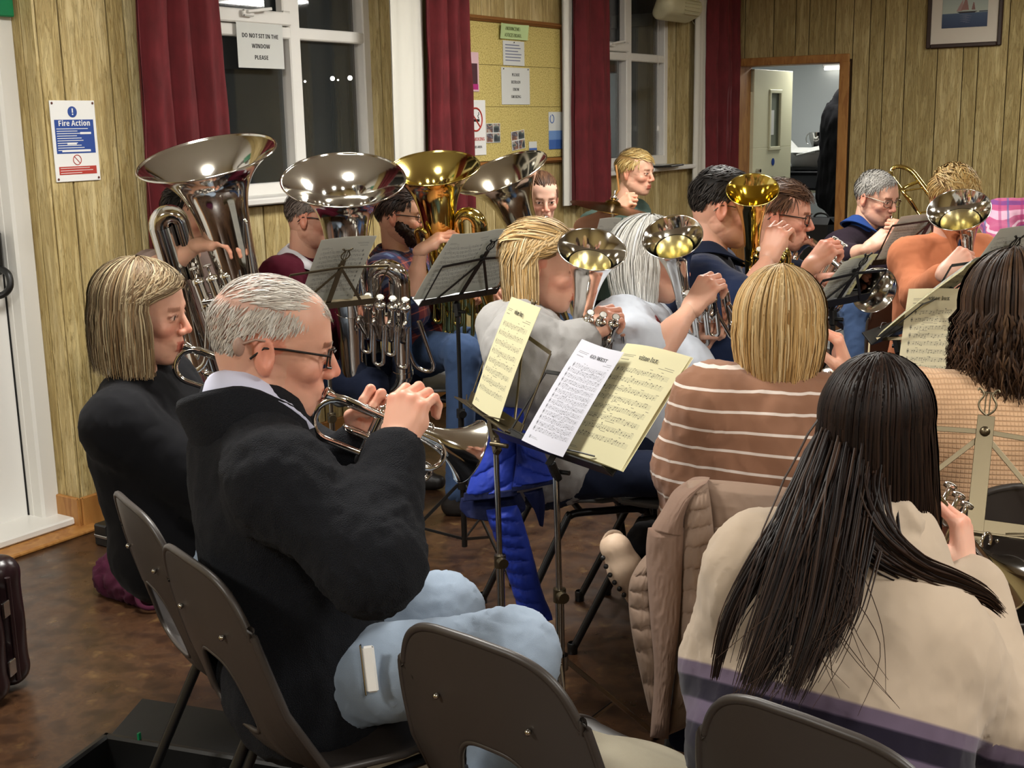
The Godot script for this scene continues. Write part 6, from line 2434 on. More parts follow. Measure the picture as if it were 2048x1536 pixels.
func play_instruments() -> void:
	cornet("silver cornet played by the man in the black fleece", mouth_of("man"), P(938, 902, 2.36), cd(0.36, 0.93, 0.1), mats.silver, mats.silver)
	cornet("silver cornet half hidden behind the man's head, played by woman in black sweater", mouth_of("bob_left"), P(612, 775, 3.08), cd(0.3, 0.95, 0.1), mats.silver, mats.silver)
	upright("tuba", "tall silver tuba nearest the wood pier, its bell beside the first curtain", P(414, 317, 4.2), bell_axis(P(414, 317, 4.2), 12.5, 0.27), cd(-1, 0, 0.25), 0.236, 0.95, mouth_of("tuba_a"), mats.silver, mats.silver, {"front": -0.10, "spread": 0.21, "branch_in": 0.07, "valves": 3, "sharp": 8.0, "branch_top": -0.20, "valve_y": -0.58, "valve_x": 0.07})
	upright("tuba", "wide silver tuba bell facing forward, second tuba from the pier", P(687, 360, 4.55), bell_axis(P(687, 360, 4.55), 2.0, 0.43), cd(1, 0, 0.2), 0.2265, 0.92, mouth_of("tuba_b"), mats.silver, mats.silver, {"spread": 0.20, "valves": 4, "sharp": 8.0, "branch_top": -0.40, "valve_y": -0.62, "valve_x": 0.16})
	upright("tuba", "lacquered brass tuba played by the bearded man in plaid", P(867, 337, 4.85), bell_axis(P(867, 337, 4.85), 5.0, 0.36), cd(1, 0, 0.5), 0.181, 0.88, mouth_of("tuba_c"), mats.brass, mats.silver, {"spread": 0.18, "valves": 4, "sharp": 7.0, "branch_top": -0.22, "valve_y": -0.58})
	upright("tuba", "darker silver tuba tilted to the right in front of the noticeboard", P(1004, 346, 5.6), bell_axis(P(1004, 346, 5.6), 21.0, 0.30), cd(-1, 0, 0.3), 0.213, 0.88, mouth_of("tuba_d"), mats.nickel, mats.silver, {"front": -0.11, "spread": 0.19, "valves": 3, "sharp": 7.0, "branch_top": -0.26, "branch_in": -0.10, "valve_y": -0.6})
	upright("tenor_horn", "silver tenor horn with gilt bell throat played by woman in grey hooded jacket", P(1184, 499, 3.22), bell_axis(P(1184, 499, 3.22), -8.0, 0.60), cd(1, 0, 0.25), 0.0895, 0.42, mouth_of("hood"), mats.silver, mats.gold_wash, {"inner": "gold_wash", "cat": "horn", "spread": 0.10})
	upright("tenor_horn", "silver tenor horn with gilt bell throat played by white-haired woman", P(1345, 474, 3.42), bell_axis(P(1345, 474, 3.42), 11.0, 0.70), cd(1, 0, 0.3), 0.0835, 0.42, mouth_of("white"), mats.silver, mats.gold_wash, {"inner": "gold_wash", "cat": "horn", "spread": 0.12})
	upright("baritone_horn", "polished brass horn played by the man in the navy polo", P(1505, 380, 3.78), bell_axis(P(1505, 380, 3.78), 1.0, 0.62), cd(1, 0, 0.3), 0.0795, 0.46, mouth_of("polo"), mats.brass, mats.silver, {"cat": "horn", "spread": 0.11})
	upright("baritone_horn", "silver baritone horn with gilt bell throat in front of orange top", P(1918, 420, 4.32), bell_axis(P(1918, 420, 4.32), 8.0, 0.66), cd(1, 0, 0.3), 0.106, 0.5, mouth_of("orange"), mats.silver, mats.silver, {"inner": "gold_wash", "cat": "horn", "spread": 0.12})
	cornet("long silver flugelhorn held level by the younger man in dark glasses", mouth_of("young"), P(1748, 580, 3.92), cd(0.4, 0.9, 0.1), mats.silver, mats.silver, {"name": "flugelhorn", "bell_r": 0.074, "k": 0.85})
	cornet("silver cornet held by the woman in the striped top", mouth_of("striped"), mouth_of("striped") + facing(150.0) * 0.30 + Vector3.DOWN * 0.14, Vector3.UP, mats.silver, mats.silver)
	cornet("silver cornet of the girl in the cream hoodie, bell at the right edge", mouth_of("girl"), P(2000, 1168, 2.38), Vector3.UP, mats.silver, mats.silver)
	trombone("gold trombone with silver slide played by the man at the far wall", mouth_of("trombonist"), P(1790, 525, 5.15), cd(0.48, -0.82, 0.30), cd(1, 0.25, 0), 0.26)
	# mouthpiece-less clarinet-like keywork is hidden behind the far right stand in the photograph and left out


# ---------------------------------------------------------------- curtains, noticeboard, signs, picture
func curtain(label: String, z0: float, z1: float, y0: float, n_folds: float, seed_: int, lining: Array, m: Material) -> Node3D:
	var o := thing("curtain", label, "curtain", Vector3(-3.90, 0, (z0 + z1) / 2), "burgundy velvet curtains")
	var r := RandomNumberGenerator.new()
	r.seed = seed_
	var ph := r.randf() * TAU
	var mk := func(a: float, b: float, x0: float, amp: float, folds_: float) -> ArrayMesh:
		var q := MB.new()
		var rows := 26
		var cols_ := 96
		for side in 2:
			var bi := q.v.size()
			q.grid(rows, cols_, func(row, k):
				var u = k / float(cols_ - 1)
				var t = row / float(rows - 1)
				var y := lerpf(2.68, y0, t)
				var w := sin(u * TAU * folds_ + ph + 0.5 * sin(u * 7.0 + ph))
				w += 0.35 * sin(u * TAU * folds_ * 2.1 + ph * 2.0 + t * 0.8)
				var z = lerpf(a, b, u) + (0.010 * sin(t * 5.0 + u * 4.0 + ph) if amp > 0.02 else 0.02 * t * t)
				return Vector3(x0 + amp * w * (0.65 + 0.35 * t) + folds.get_noise_2d(y * 0.2, z * 2.0) * 0.010 * (1.0 if amp > 0.02 else 0.15) - side * 0.006, y, z) - o.position, false, side == 1)
		return q.mesh()
	part(o, "velvet_panel", mk.call(z0, z1, -3.90, 0.038, n_folds), m)
	if lining.size() > 0:
		part(o, "white_lining", mk.call(lining[0], lining[1], -3.94, 0.008, 1.3), mats.lining)
	var hd := MB.new()
	hd.bx(Vector3(-0.02, 2.69, 0), Vector3(0.05, 0.03, absf(z0 - z1) + 0.1), 0.006)
	part(o, "curtain_rail", hd.mesh(), mats.upvc)
	return o


func wall_text(o: Node3D, called: String, text: String, at: Vector3, h: float, col: Material, bold := true, serif := false) -> void:   # lettering on the window wall
	var t := part(o, called, lettering(text, h, false, bold, serif), col)
	t.transform = Transform3D(Basis(Vector3(0, 0, -1), Vector3.UP, Vector3(1, 0, 0)), at)


func flat(z0: float, z1: float, y0: float, y1: float, x: float, th := 0.002, bevel := 0.0) -> ArrayMesh:
	return box_mesh(Vector3(th, absf(y1 - y0), absf(z1 - z0)), bevel, Vector3(x, (y0 + y1) / 2, (z0 + z1) / 2))


func build_wall_things() -> void:
	curtain("burgundy curtain left of the first window, behind the tallest tuba", -3.37, -3.83, 1.02, 3.2, 3, [], mats.velvet)
	curtain("burgundy curtain with broad white lining right of first window", -5.235, -5.62, 1.045, 2.6, 8, [-5.00, -5.27], mats.velvet)
	curtain("burgundy curtain hanging just right of the cork noticeboard", -6.72, -7.20, 1.03, 2.2, 5, [-6.66, -6.80], mats.velvet)
	curtain("burgundy curtain with white lining in the corner by the doorway", -8.74, -9.22, 0.95, 2.4, 12, [-8.56, -8.80], mats.velvet)
	var blue := mat("sign_blue", hexc("17408f"), 0.5)
	var red := mat("sign_red", hexc("b03428"), 0.5)
	var white := mat("sign_white", hexc("e8e8e6"), 0.5)
	# fire action sign on the pier
	var b := Vector3(-3.998, 1.505, -3.115)
	var o := thing("fire_sign", "white and blue Fire Action notice screwed to the wood pier", "sign", b)
	part(o, "plate", box_mesh(Vector3(0.004, 0.300, 0.203), 0.001, Vector3(0.003, 0, 0)), white)
	part(o, "blue_panel", box_mesh(Vector3(0.001, 0.125, 0.176), 0, Vector3(0.0055, 0.017, 0)), blue)
	part(o, "red_panel", box_mesh(Vector3(0.001, 0.030, 0.170), 0, Vector3(0.0055, -0.109, 0)), red)
	var disc := MB.new()
	var tf := Transform3D(Basis(Vector3.BACK, -PI / 2), Vector3(0.005, 0.108, 0.004))
	disc.lathe([Vector2(0.0003, 0), Vector2(0.0205, 0), Vector2(0.0205, 0.0012), Vector2(0.0003, 0.0012)], tf, 28)
	part(o, "mandatory_disc", disc.mesh(), blue)
	var ring := MB.new()
	ring.tube(arc(Vector3(0.0055, -0.070, 0.0), Vector3(0, 0.018, 0), Vector3(0, 0, 0.018), 0, TAU, 28), [0.0016], 6, false)
	ring.tube([Vector3(0.0055, -0.057, 0.012), Vector3(0.0055, -0.083, -0.012)], [0.0014], 6)
	part(o, "prohibition_ring", ring.mesh(), red)
	wall_text(o, "exclamation_mark", "!", Vector3(0.0068, 0.108, 0.004), 0.034, white)
	wall_text(o, "heading", "Fire Action", Vector3(0.0066, 0.066, 0.0), 0.028, white)
	var lines := MB.new()
	var rr := RandomNumberGenerator.new()
	rr.seed = 4
	for i in 10:
		var w := rr.randf_range(0.07, 0.15)
		lines.bx(Vector3(0.0062, 0.046 - i * 0.0088, 0.082 - w / 2), Vector3(0.0006, 0.0026, w))
	for i in 3:
		var w := rr.randf_range(0.09, 0.15)
		lines.bx(Vector3(0.0062, -0.100 - i * 0.009, 0.080 - w / 2), Vector3(0.0006, 0.002, w))
	for q in [[0.029, 0.048, 0.05], [-0.009, -0.018, 0.042], [-0.036, 0.0, 0.13]]:
		lines.bx(Vector3(0.0064, q[0], q[1] * -1.0 + 0.0), Vector3(0.0006, 0.008, q[2]))
	var lp := part(o, "small_print", lines.mesh(), white)
	lp.set_meta("kind", "stuff")
	for y in [-0.14, 0.14]:
		for z in [-0.092, 0.092]:
			var sc := MB.new()
			sc.ball(Vector3(0.006, y, z), 0.005, 8, Vector3(0.5, 1, 1))
			part(o, "screw_cap", sc.mesh(), mat("screw_brown", hexc("5a2c24"), 0.5))
	# paper on the window
	o = thing("window_notice", "white paper on the window reading do not sit in the window please", "notice", Vector3(-4.15, 1.91, -4.30))
	part(o, "paper", box_mesh(Vector3(0.001, 0.205, 0.297), 0, Vector3.ZERO), mats.paper)
	wall_text(o, "line_one", "DO NOT SIT IN THE", Vector3(0.001, 0.040, 0), 0.026, mats.ink)
	wall_text(o, "line_two", "WINDOW", Vector3(0.001, -0.005, 0), 0.026, mats.ink)
	wall_text(o, "line_three", "PLEASE", Vector3(0.001, -0.055, 0), 0.026, mats.ink)
	noticeboard()
	# heater above the second window
	var h := thing("fan_heater", "cream wall fan heater hanging at the top of the second window", "heater", Vector3(-4.0, 2.22, -8.28))
	var hb := net([[Vector3(0.0, 0.05, 0.20), Vector3(0.0, 0.05, -0.22), 0.05, 0.05], [Vector3(0.05, 0.10, 0.20), Vector3(0.05, 0.10, -0.22), 0.075, 0.075], [Vector3(0.03, 0.26, 0.20), Vector3(0.03, 0.26, -0.22), 0.08, 0.08]], 0.012, 0.03)
	part(h, "casing", hb.mesh(), mats.heater_cream)
	for i in 9:
		part(h, "grille_slat", box_mesh(Vector3(0.012, 0.006, 0.24), 0.002, Vector3(0.128 - absf(i - 3) * 0.002, 0.045 + i * 0.024, -0.07)), mats.heater_cream)
	part(h, "bracket", box_mesh(Vector3(0.12, 0.05, 0.3), 0.01, Vector3(-0.10, 0.30, 0)), mats.heater_cream)
	var cord := single("heater_cord", "thin pale cable looping from the heater to the wall boards", "cable", tube_mesh(spline([Vector3(-3.98, 2.30, -8.50), Vector3(-3.985, 2.22, -8.62), Vector3(-3.985, 2.24, -8.68), Vector3(-3.985, 2.40, -8.72), Vector3(-3.985, 2.7, -8.74)], 6), [0.004], 6), mats.heater_cream)
	var pull := thing("pull_cord", "white light pull cord in front of the second window", "pull cord", Vector3(-4.12, 1.5, -8.30))
	part(pull, "string", tube_mesh([Vector3(0, 0.0, 0), Vector3(0, 1.2, 0)], [0.002], 6), mats.upvc)
	var pb := MB.new()
	pb.lathe([Vector2(0.0005, -0.04), Vector2(0.012, -0.036), Vector2(0.010, -0.01), Vector2(0.003, 0.0)], Transform3D.IDENTITY, 12)
	part(pull, "acorn", pb.mesh(), mats.upvc)
	# folders on the second window sill
	var f := thing("music_folder", "flat dark music folder lying on second window sill", "folder", Vector3(-4.02, 1.222, -8.05))
	f.rotation.y = 0.2
	part(f, "cover", box_mesh(Vector3(0.30, 0.012, 0.36), 0.003, Vector3(0.02, 0, 0)), mats.black_plastic)
	part(f, "loose_sheet", box_mesh(Vector3(0.21, 0.001, 0.297), 0, Vector3(0.0, 0.0075, 0.03)), mats.paper)
	var lc := thing("leaning_card", "white card propped against the window beside the third curtain", "card", Vector3(-4.10, 1.215, -7.36))
	lc.rotation.z = 0.15
	part(lc, "card", box_mesh(Vector3(0.004, 0.30, 0.20), 0, Vector3(0, 0.15, 0)), mats.paper)
	var cone := single("yellow_stop", "small yellow plastic object on first window sill behind the wide tuba bell", "ornament", net([[Vector3(-3.99, 1.262, -4.30), Vector3(-3.99, 1.285, -4.32), 0.022, 0.016]], 0.005, 0.01).mesh(), mat("yellow_plastic", hexc("c8b040"), 0.5))
	# framed picture on the far wall
	var pc := thing("framed_picture", "framed print of a sailing ship at sea, wide cream mount, dark frame", "picture", Vector3(-2.246, 2.23, BZ + 0.012))
	pc.rotation.z = 0.0
	var fr := MB.new()
	for sg in [-1.0, 1.0]:
		fr.bx(Vector3(sg * 0.243, 0.0, 0), Vector3(0.03, 0.46, 0.025), 0.006)
		fr.bx(Vector3(0, sg * 0.2155, 0), Vector3(0.456, 0.03, 0.0249), 0.006)
	part(pc, "frame", fr.mesh(), mats.frame_dark)
	part(pc, "mount", box_mesh(Vector3(0.46, 0.41, 0.004), 0, Vector3(0, 0, -0.004)), mat("mount_cream", hexc("c8c0b2"), 0.8))
	var pm := mat("sea_print", Color.WHITE, 0.6)
	pm.albedo_texture = ship_print()
	var pq := MB.new()
	pq.quad(Vector3(-0.155, -0.095, 0.0), Vector3(0.155, -0.095, 0.0), Vector3(0.155, 0.16, 0.0), Vector3(-0.155, 0.16, 0.0))
	for i in 4:
		pq.uv[i].y = 1.0 - pq.uv[i].y if false else pq.uv[i].y
	part(pc, "print", pq.mesh(), pm)
	store_things()


func ship_print() -> ImageTexture:
	var im := Image.create(128, 104, false, Image.FORMAT_RGB8)
	for y in 104:
		var t := y / 103.0
		var c := hexc("8c9a98").lerp(hexc("a8b0a4"), t * 1.6) if t < 0.62 else hexc("44566e").lerp(hexc("2c3a56"), (t - 0.62) / 0.38)
		im.fill_rect(Rect2i(0, y, 128, 1), c)
	var sail := hexc("8a6660")
	for i in 34:      # main sail, fore sail and mizzen as stacked rows
		im.fill_rect(Rect2i(64 - i / 3, 22 + i, 4 + int(i * 0.55), 1), sail)
		im.fill_rect(Rect2i(58 - int(i * 0.55), 24 + i, int(i * 0.5), 1), sail.lightened(0.15))
		if i < 20:
			im.fill_rect(Rect2i(86 - i / 5, 36 + i, 3 + int(i * 0.4), 1), sail.darkened(0.1))
	for i in 8:
		im.fill_rect(Rect2i(42 + i, 60 + i / 2, 56 - i * 2, 1), hexc("2a2426"))
	for i in 12:
		im.fill_rect(Rect2i(50 + (i * 7) % 20, 68 + i * 2, 22 - i, 1), hexc("6a6a7c"))
	im.fill_rect(Rect2i(104, 60, 24, 3), hexc("3a4450"))
	return ImageTexture.create_from_image(im)


func noticeboard() -> void:
	var z0 := -5.42
	var z1 := -6.735
	var o := thing("noticeboard", "cork noticeboard in a wooden frame between the second and third curtains", "noticeboard", Vector3(-4.0, 1.71, (z0 + z1) / 2))
	var base := -o.position
	# cork tiles with visible joints
	var zs := [z0 - 0.03, -5.72, -6.02, -6.36, -6.56, z1 + 0.03]
	var ys := [1.33, 1.63, 1.86, 2.09]
	for i in 5:
		for k in 3:
			part(o, "cork_tile", box_mesh(Vector3(0.012 + 0.001 * ((i + k) % 2), ys[k + 1] - ys[k] - 0.002, absf(zs[i] - zs[i + 1]) - 0.002), 0.0008, Vector3(-3.993, (ys[k] + ys[k + 1]) / 2, (zs[i] + zs[i + 1]) / 2) + base), mats.cork)
	for y in [1.312, 2.106]:
		var t := MB.new()
		t.bx(Vector3(-3.985, y, (z0 + z1) / 2) + base, Vector3(0.030, 0.030, absf(z0 - z1)), 0.008)
		t.bx(Vector3(-3.975, y, (z0 + z1) / 2) + base, Vector3(0.030, 0.012, absf(z0 - z1)), 0.005)
		part(o, "frame_rail", t.mesh(), mats.frame_pine)
	for z in [z0, z1]:
		part(o, "frame_stile", box_mesh(Vector3(0.036, 0.824, 0.036), 0.008, Vector3(-3.984, 1.709, z) + base), mats.frame_pine)
	var px := -3.983
	var pin := func(n: Node3D, y: float, z: float, m: Material) -> void:
		var b := MB.new()
		b.ball(Vector3(0.004, y, z), 0.004, 8, Vector3(0.7, 1, 1))
		part(n, "pin", b.mesh(), m)
	# papers pinned to it
	var gp := mat("paper_green", hexc("b9cf94"), 0.85)
	var n := thing("pinned_paper", "pale green curled strip at the top of the noticeboard", "notice", Vector3(px, 2.048, -6.16))
	var g := MB.new()
	g.grid(8, 8, func(r, k): return Vector3(0.004 + 0.02 * pow(absf(k / 7.0 - 0.5) * 2.0, 3.0) * (1.0 - r / 14.0), 0.042 - r * 0.012, 0.145 - k * 0.0414))
	part(n, "paper", g.mesh(), gp)
	wall_text(n, "line_one", "ANNOUNCEMENT", Vector3(0.007, 0.016, 0), 0.026, mat("ink_olive", hexc("5a6238"), 0.8), false)
	wall_text(n, "line_two", "NOTICES BOARD", Vector3(0.007, -0.020, 0), 0.026, mats.ink_olive, false)
	n = thing("pinned_paper", "white sheet with lines of blue typing below the green strip on noticeboard", "notice", Vector3(px, 1.930, -6.175))
	part(n, "paper", box_mesh(Vector3(0.001, 0.136, 0.225), 0, Vector3.ZERO), mats.paper)
	var tl := MB.new()
	var r := RandomNumberGenerator.new()
	r.seed = 5
	for i in 6:
		var w := r.randf_range(0.12, 0.17)
		tl.bx(Vector3(0.001, 0.045 - i * 0.017, 0.09 - w / 2), Vector3(0.0005, 0.005, w))
	part(n, "typing", tl.mesh(), mat("ink_blue", hexc("6a708c"), 0.8)).set_meta("kind", "stuff")
	pin.call(n, 0.06, 0.0, mats.ink)
	n = thing("pinned_paper", "white notice reading please refrain from smoking on noticeboard", "notice", Vector3(px, 1.747, -6.19))
	part(n, "paper", box_mesh(Vector3(0.001, 0.207, 0.30), 0, Vector3.ZERO), mats.paper)
	var wd := ["PLEASE", "REFRAIN", "FROM", "SMOKING"]
	for i in 4:
		wall_text(n, "line", wd[i], Vector3(0.001, 0.063 - i * 0.041, 0), 0.021, mats.ink, true, true)
	for z in [-0.13, 0.13]:
		pin.call(n, 0.095, z, mats.ink)
	n = thing("no_smoking_sign", "white no smoking sign with red ring beside the second curtain", "sign", Vector3(px, 1.517, -5.77))
	part(n, "plate", box_mesh(Vector3(0.003, 0.30, 0.20), 0.001, Vector3.ZERO), mats.sign_white)
	var ring := MB.new()
	ring.tube(arc(Vector3(0.002, 0.045, 0.0), Vector3(0, 0.062, 0), Vector3(0, 0, 0.062), 0, TAU, 32), [0.005], 6, false)
	ring.tube([Vector3(0.002, 0.088, 0.044), Vector3(0.002, 0.002, -0.044)], [0.0045], 6)
	part(n, "prohibition_ring", ring.mesh(), mats.sign_red)
	var cg := MB.new()
	cg.bx(Vector3(0.002, 0.04, 0.0), Vector3(0.001, 0.014, 0.075))
	cg.tube(spline([Vector3(0.002, 0.050, -0.03), Vector3(0.002, 0.065, -0.022), Vector3(0.002, 0.072, -0.032), Vector3(0.002, 0.085, -0.028)], 4), [0.0025], 5)
	part(n, "cigarette_symbol", cg.mesh(), mats.ink)
	wall_text(n, "heading", "NO SMOKING", Vector3(0.002, -0.062, 0), 0.026, mats.sign_red)
	wall_text(n, "small_line", "IN THIS AREA", Vector3(0.002, -0.105, 0), 0.018, mats.ink)
	n = thing("poster", "pink poster half hidden behind the second curtain on noticeboard", "poster", Vector3(px, 1.818, -5.715))
	part(n, "sheet", box_mesh(Vector3(0.001, 0.21, 0.20), 0, Vector3.ZERO), mat("poster_pink", hexc("d8b4bc"), 0.7))
	part(n, "dark_figure", box_mesh(Vector3(0.0006, 0.11, 0.06), 0, Vector3(0.001, -0.01, -0.055)), mat("poster_dark", hexc("4a2630"), 0.7))
	part(n, "magenta_band", box_mesh(Vector3(0.0006, 0.03, 0.18), 0, Vector3(0.001, -0.08, 0)), mat("poster_magenta", hexc("b02a78"), 0.7))
	var ph := mat("photo_print", Color.WHITE, 0.5)
	ph.albedo_texture = noise_tex(71, 0.012, [[0.0, hexc("2c3038")], [0.35, hexc("54605e")], [0.5, hexc("b0a8a0")], [0.6, hexc("8a5c48")], [0.75, hexc("4a4854")], [1.0, hexc("d8d6d2")]], 128, 2)
	for q in [[1.486, -5.945, "small photograph of people pinned beside the no smoking sign"], [1.441, -6.205, "small tilted photograph pinned at lower middle of noticeboard"]]:
		n = thing("photograph", q[2], "photograph", Vector3(px, q[0], q[1]), "small photographs on the noticeboard")
		if q[0] < 1.45:
			n.rotation.x = 0.09
		part(n, "print", box_mesh(Vector3(0.001, 0.108, 0.142), 0, Vector3.ZERO), mats.paper)
		for a in [[0.027, 0.035], [0.027, -0.035], [-0.027, 0.035], [-0.027, -0.035]]:
			var f := MB.new()
			f.quad(Vector3(0.001, a[0] - 0.024, a[1] + 0.032), Vector3(0.001, a[0] - 0.024, a[1] - 0.032), Vector3(0.001, a[0] + 0.024, a[1] - 0.032), Vector3(0.001, a[0] + 0.024, a[1] + 0.032))
			for i in 4:
				f.uv[i] = f.uv[i] * 0.4 + Vector2(q[1] + a[0] * 5.0, a[1] * 9.0)
			part(n, "picture", f.mesh(), ph)
	n = thing("card", "small white and blue card pinned at the bottom of the noticeboard", "card", Vector3(px, 1.401, -6.366))
	part(n, "paper", box_mesh(Vector3(0.001, 0.056, 0.088), 0, Vector3.ZERO), mats.paper)
	part(n, "blue_band", box_mesh(Vector3(0.0006, 0.018, 0.088), 0, Vector3(0.001, -0.019, 0)), mat("leaf_blue", hexc("3c62a8"), 0.6))
	n = thing("leaflet", "tall white and blue leaflet with ring logo, right side of noticeboard", "leaflet", Vector3(px, 1.489, -6.632))
	part(n, "paper", box_mesh(Vector3(0.001, 0.222, 0.165), 0, Vector3.ZERO), mats.paper)
	part(n, "light_band", box_mesh(Vector3(0.0006, 0.055, 0.165), 0, Vector3(0.001, -0.028, 0)), mat("leaf_pale", hexc("6c8fc4"), 0.6))
	part(n, "blue_band", box_mesh(Vector3(0.0006, 0.056, 0.165), 0, Vector3(0.001, -0.083, 0)), mats.leaf_blue)
	var lg := MB.new()
	lg.tube(arc(Vector3(0.001, 0.07, 0.045), Vector3(0, 0.024, 0), Vector3(0, 0, 0.022), 0.6, TAU, 20), [0.003], 6)
	part(n, "ring_logo", lg.mesh(), mats.leaf_blue)


func store_things() -> void:
	# shelf, white tub with papers, trophy, black box, coats
	var s := thing("shelf", "black shelf unit in the store room behind the open door", "shelf", Vector3(-3.75, 0, -11.2))
	part(s, "board", box_mesh(Vector3(0.95, 0.03, 0.5), 0.004, Vector3(0, 1.085, 0)), mats.black_plastic)
	part(s, "lower_board", box_mesh(Vector3(0.95, 0.025, 0.5), 0.004, Vector3(0, 0.88, 0)), mats.cream_paint)
	for x in [-0.46, 0.46]:
		part(s, "post", box_mesh(Vector3(0.03, 1.07, 0.46), 0.004, Vector3(x, 0.535, 0)), mats.black_plastic)
	var bk := thing("black_box", "black storage box on the lower store shelf", "box", Vector3(-3.92, 0.893, -11.1))
	part(bk, "body", box_mesh(Vector3(0.42, 0.15, 0.36), 0.02, Vector3(0, 0.075, 0)), mat("box_dark", hexc("1c1e22"), 0.5))
	part(bk, "lid", box_mesh(Vector3(0.44, 0.02, 0.38), 0.008, Vector3(0, 0.158, 0)), mats.box_dark)
	var t := thing("tub", "white plastic tub of papers on the store shelf", "tub", Vector3(-3.97, 1.10, -11.05))
	var m := MB.new()
	m.lathe([Vector2(0.001, 0.0), Vector2(0.15, 0.0), Vector2(0.185, 0.13), Vector2(0.20, 0.135), Vector2(0.20, 0.145), Vector2(0.178, 0.142), Vector2(0.142, 0.01), Vector2(0.001, 0.01)], Transform3D(Basis(Vector3.UP, PI / 4) .scaled(Vector3(1.15, 1, 0.75)), Vector3.ZERO), 4)
	part(t, "body", m.mesh(), mats.upvc)
	var wh := [["curled white papers sticking up at the left of the store tub", -0.16, 0.20, 0.85], ["white folder lying across the front of the store tub", 0.05, 0.15, -0.22], ["blue-white sheet lying flat in the middle of the store tub", -0.02, 0.145, 0.02]]
	for q in wh:
		var p := thing("paper_stack", q[0], "papers", Vector3(-3.97 + q[1], 1.10 + q[2], -11.0), "papers in the store tub")
		p.rotation = Vector3(0.2, 0.1, -q[3])
		part(p, "sheet", box_mesh(Vector3(0.24, 0.008, 0.20), 0.002, Vector3(0, 0.0, 0)), mats.paper)
	var tr := thing("trophy", "small silver cup trophy behind the tub in store room", "trophy", Vector3(-3.99, 1.10, -11.33))
	var tm := MB.new()
	tm.lathe([Vector2(0.001, 0.0), Vector2(0.05, 0.0), Vector2(0.05, 0.03), Vector2(0.014, 0.06), Vector2(0.014, 0.13), Vector2(0.045, 0.17), Vector2(0.07, 0.24), Vector2(0.075, 0.30), Vector2(0.07, 0.30), Vector2(0.04, 0.18), Vector2(0.001, 0.15)], Transform3D.IDENTITY, 24)
	part(tr, "cup", tm.mesh(), mats.silver)
	for sg in [-1.0, 1.0]:
		part(tr, "handle", tube_mesh(arc(Vector3(sg * 0.07, 0.24, 0), Vector3(sg * 0.035, 0, 0), Vector3(0, 0.05, 0), -1.4, 1.4, 10), [0.005], 6), mats.silver)
	var c := thing("coat", "black coat hanging in the store room doorway", "coat", Vector3(-3.55, 1.0, -10.75))
	var cm := net([[Vector3(-0.06, 0.60, 0), Vector3(0.16, 0.60, 0), 0.09, 0.09], [Vector3(-0.08, 0.52, 0), Vector3(-0.10, -0.15, 0), 0.11, 0.12], [Vector3(0.16, 0.55, 0), Vector3(0.18, -0.25, 0), 0.12, 0.16], [Vector3(0, 0.5, 0.02), Vector3(0.05, -0.25, 0.03), 0.14, 0.16], [Vector3(0.0, 0.70, 0), Vector3(0.10, 0.76, 0), 0.08, 0.06]], 0.02, 0.05)
	for i in cm.v.size():
		cm.v[i] += cm.n[i] * (0.5 - absf(folds.get_noise_3dv(cm.v[i] * Vector3(1, 0.3, 1)))) * 0.03
	cm.smooth_from(0, 0)
	part(c, "cloth", cm.mesh(), mats.black_knit)
	part(c, "hook", tube_mesh([Vector3(0.05, 0.78, 0), Vector3(0.05, 1.29, 0)], [0.006], 6), mats.chrome)
	var cs := thing("instrument_case", "black case standing on the store room floor", "case", Vector3(-3.50, 0, -10.1))
	part(cs, "body", box_mesh(Vector3(0.30, 0.72, 0.25), 0.05, Vector3(0, 0.36, 0)), mats.box_dark)
	part(cs, "handle", tube_mesh(arc(Vector3(0, 0.72, 0), Vector3(0.06, 0, 0), Vector3(0, 0.035, 0), 0, PI, 10), [0.009], 8), mats.black_plastic)
	part(cs, "clasp", box_mesh(Vector3(0.03, 0.03, 0.01), 0.003, Vector3(-0.05, 0.50, 0.128)), mats.chrome)


# ---------------------------------------------------------------- music stands with their sheets
func desk_at(px: float, py: float, d: float, yaw: float, tilt: float, roll := 0.0) -> Transform3D:
	var nh := facing(yaw)
	var t := deg_to_rad(tilt)
	var y := Vector3.UP * cos(t) - nh * sin(t)
	var z := nh * cos(t) + Vector3.UP * sin(t)
	var b := Basis(y.cross(z), y, z) * Basis(Vector3.BACK, deg_to_rad(roll))
	return Transform3D(b, P(px, py, d))


func sheet_on(label: String, desk: Transform3D, x0: float, w: float, h: float, look: String, opt := {}) -> void:
	var z = 0.010 + opt.get("z", 0.0)
	sheet(label, desk * Vector3(x0, h + 0.012, z - 0.004), desk * Vector3(x0 + w, h + 0.012, z - 0.004), desk * Vector3(x0, 0.012, z), look, "sheets of music on the stands", opt)


func frame_of(tl: Vector3, tr: Vector3, bl: Vector3) -> Basis:
	var x := (tr - tl).normalized()
	var y := (tl - bl)
	y = (y - x * y.dot(x)).normalized()
	return Basis(x, y, x.cross(y))


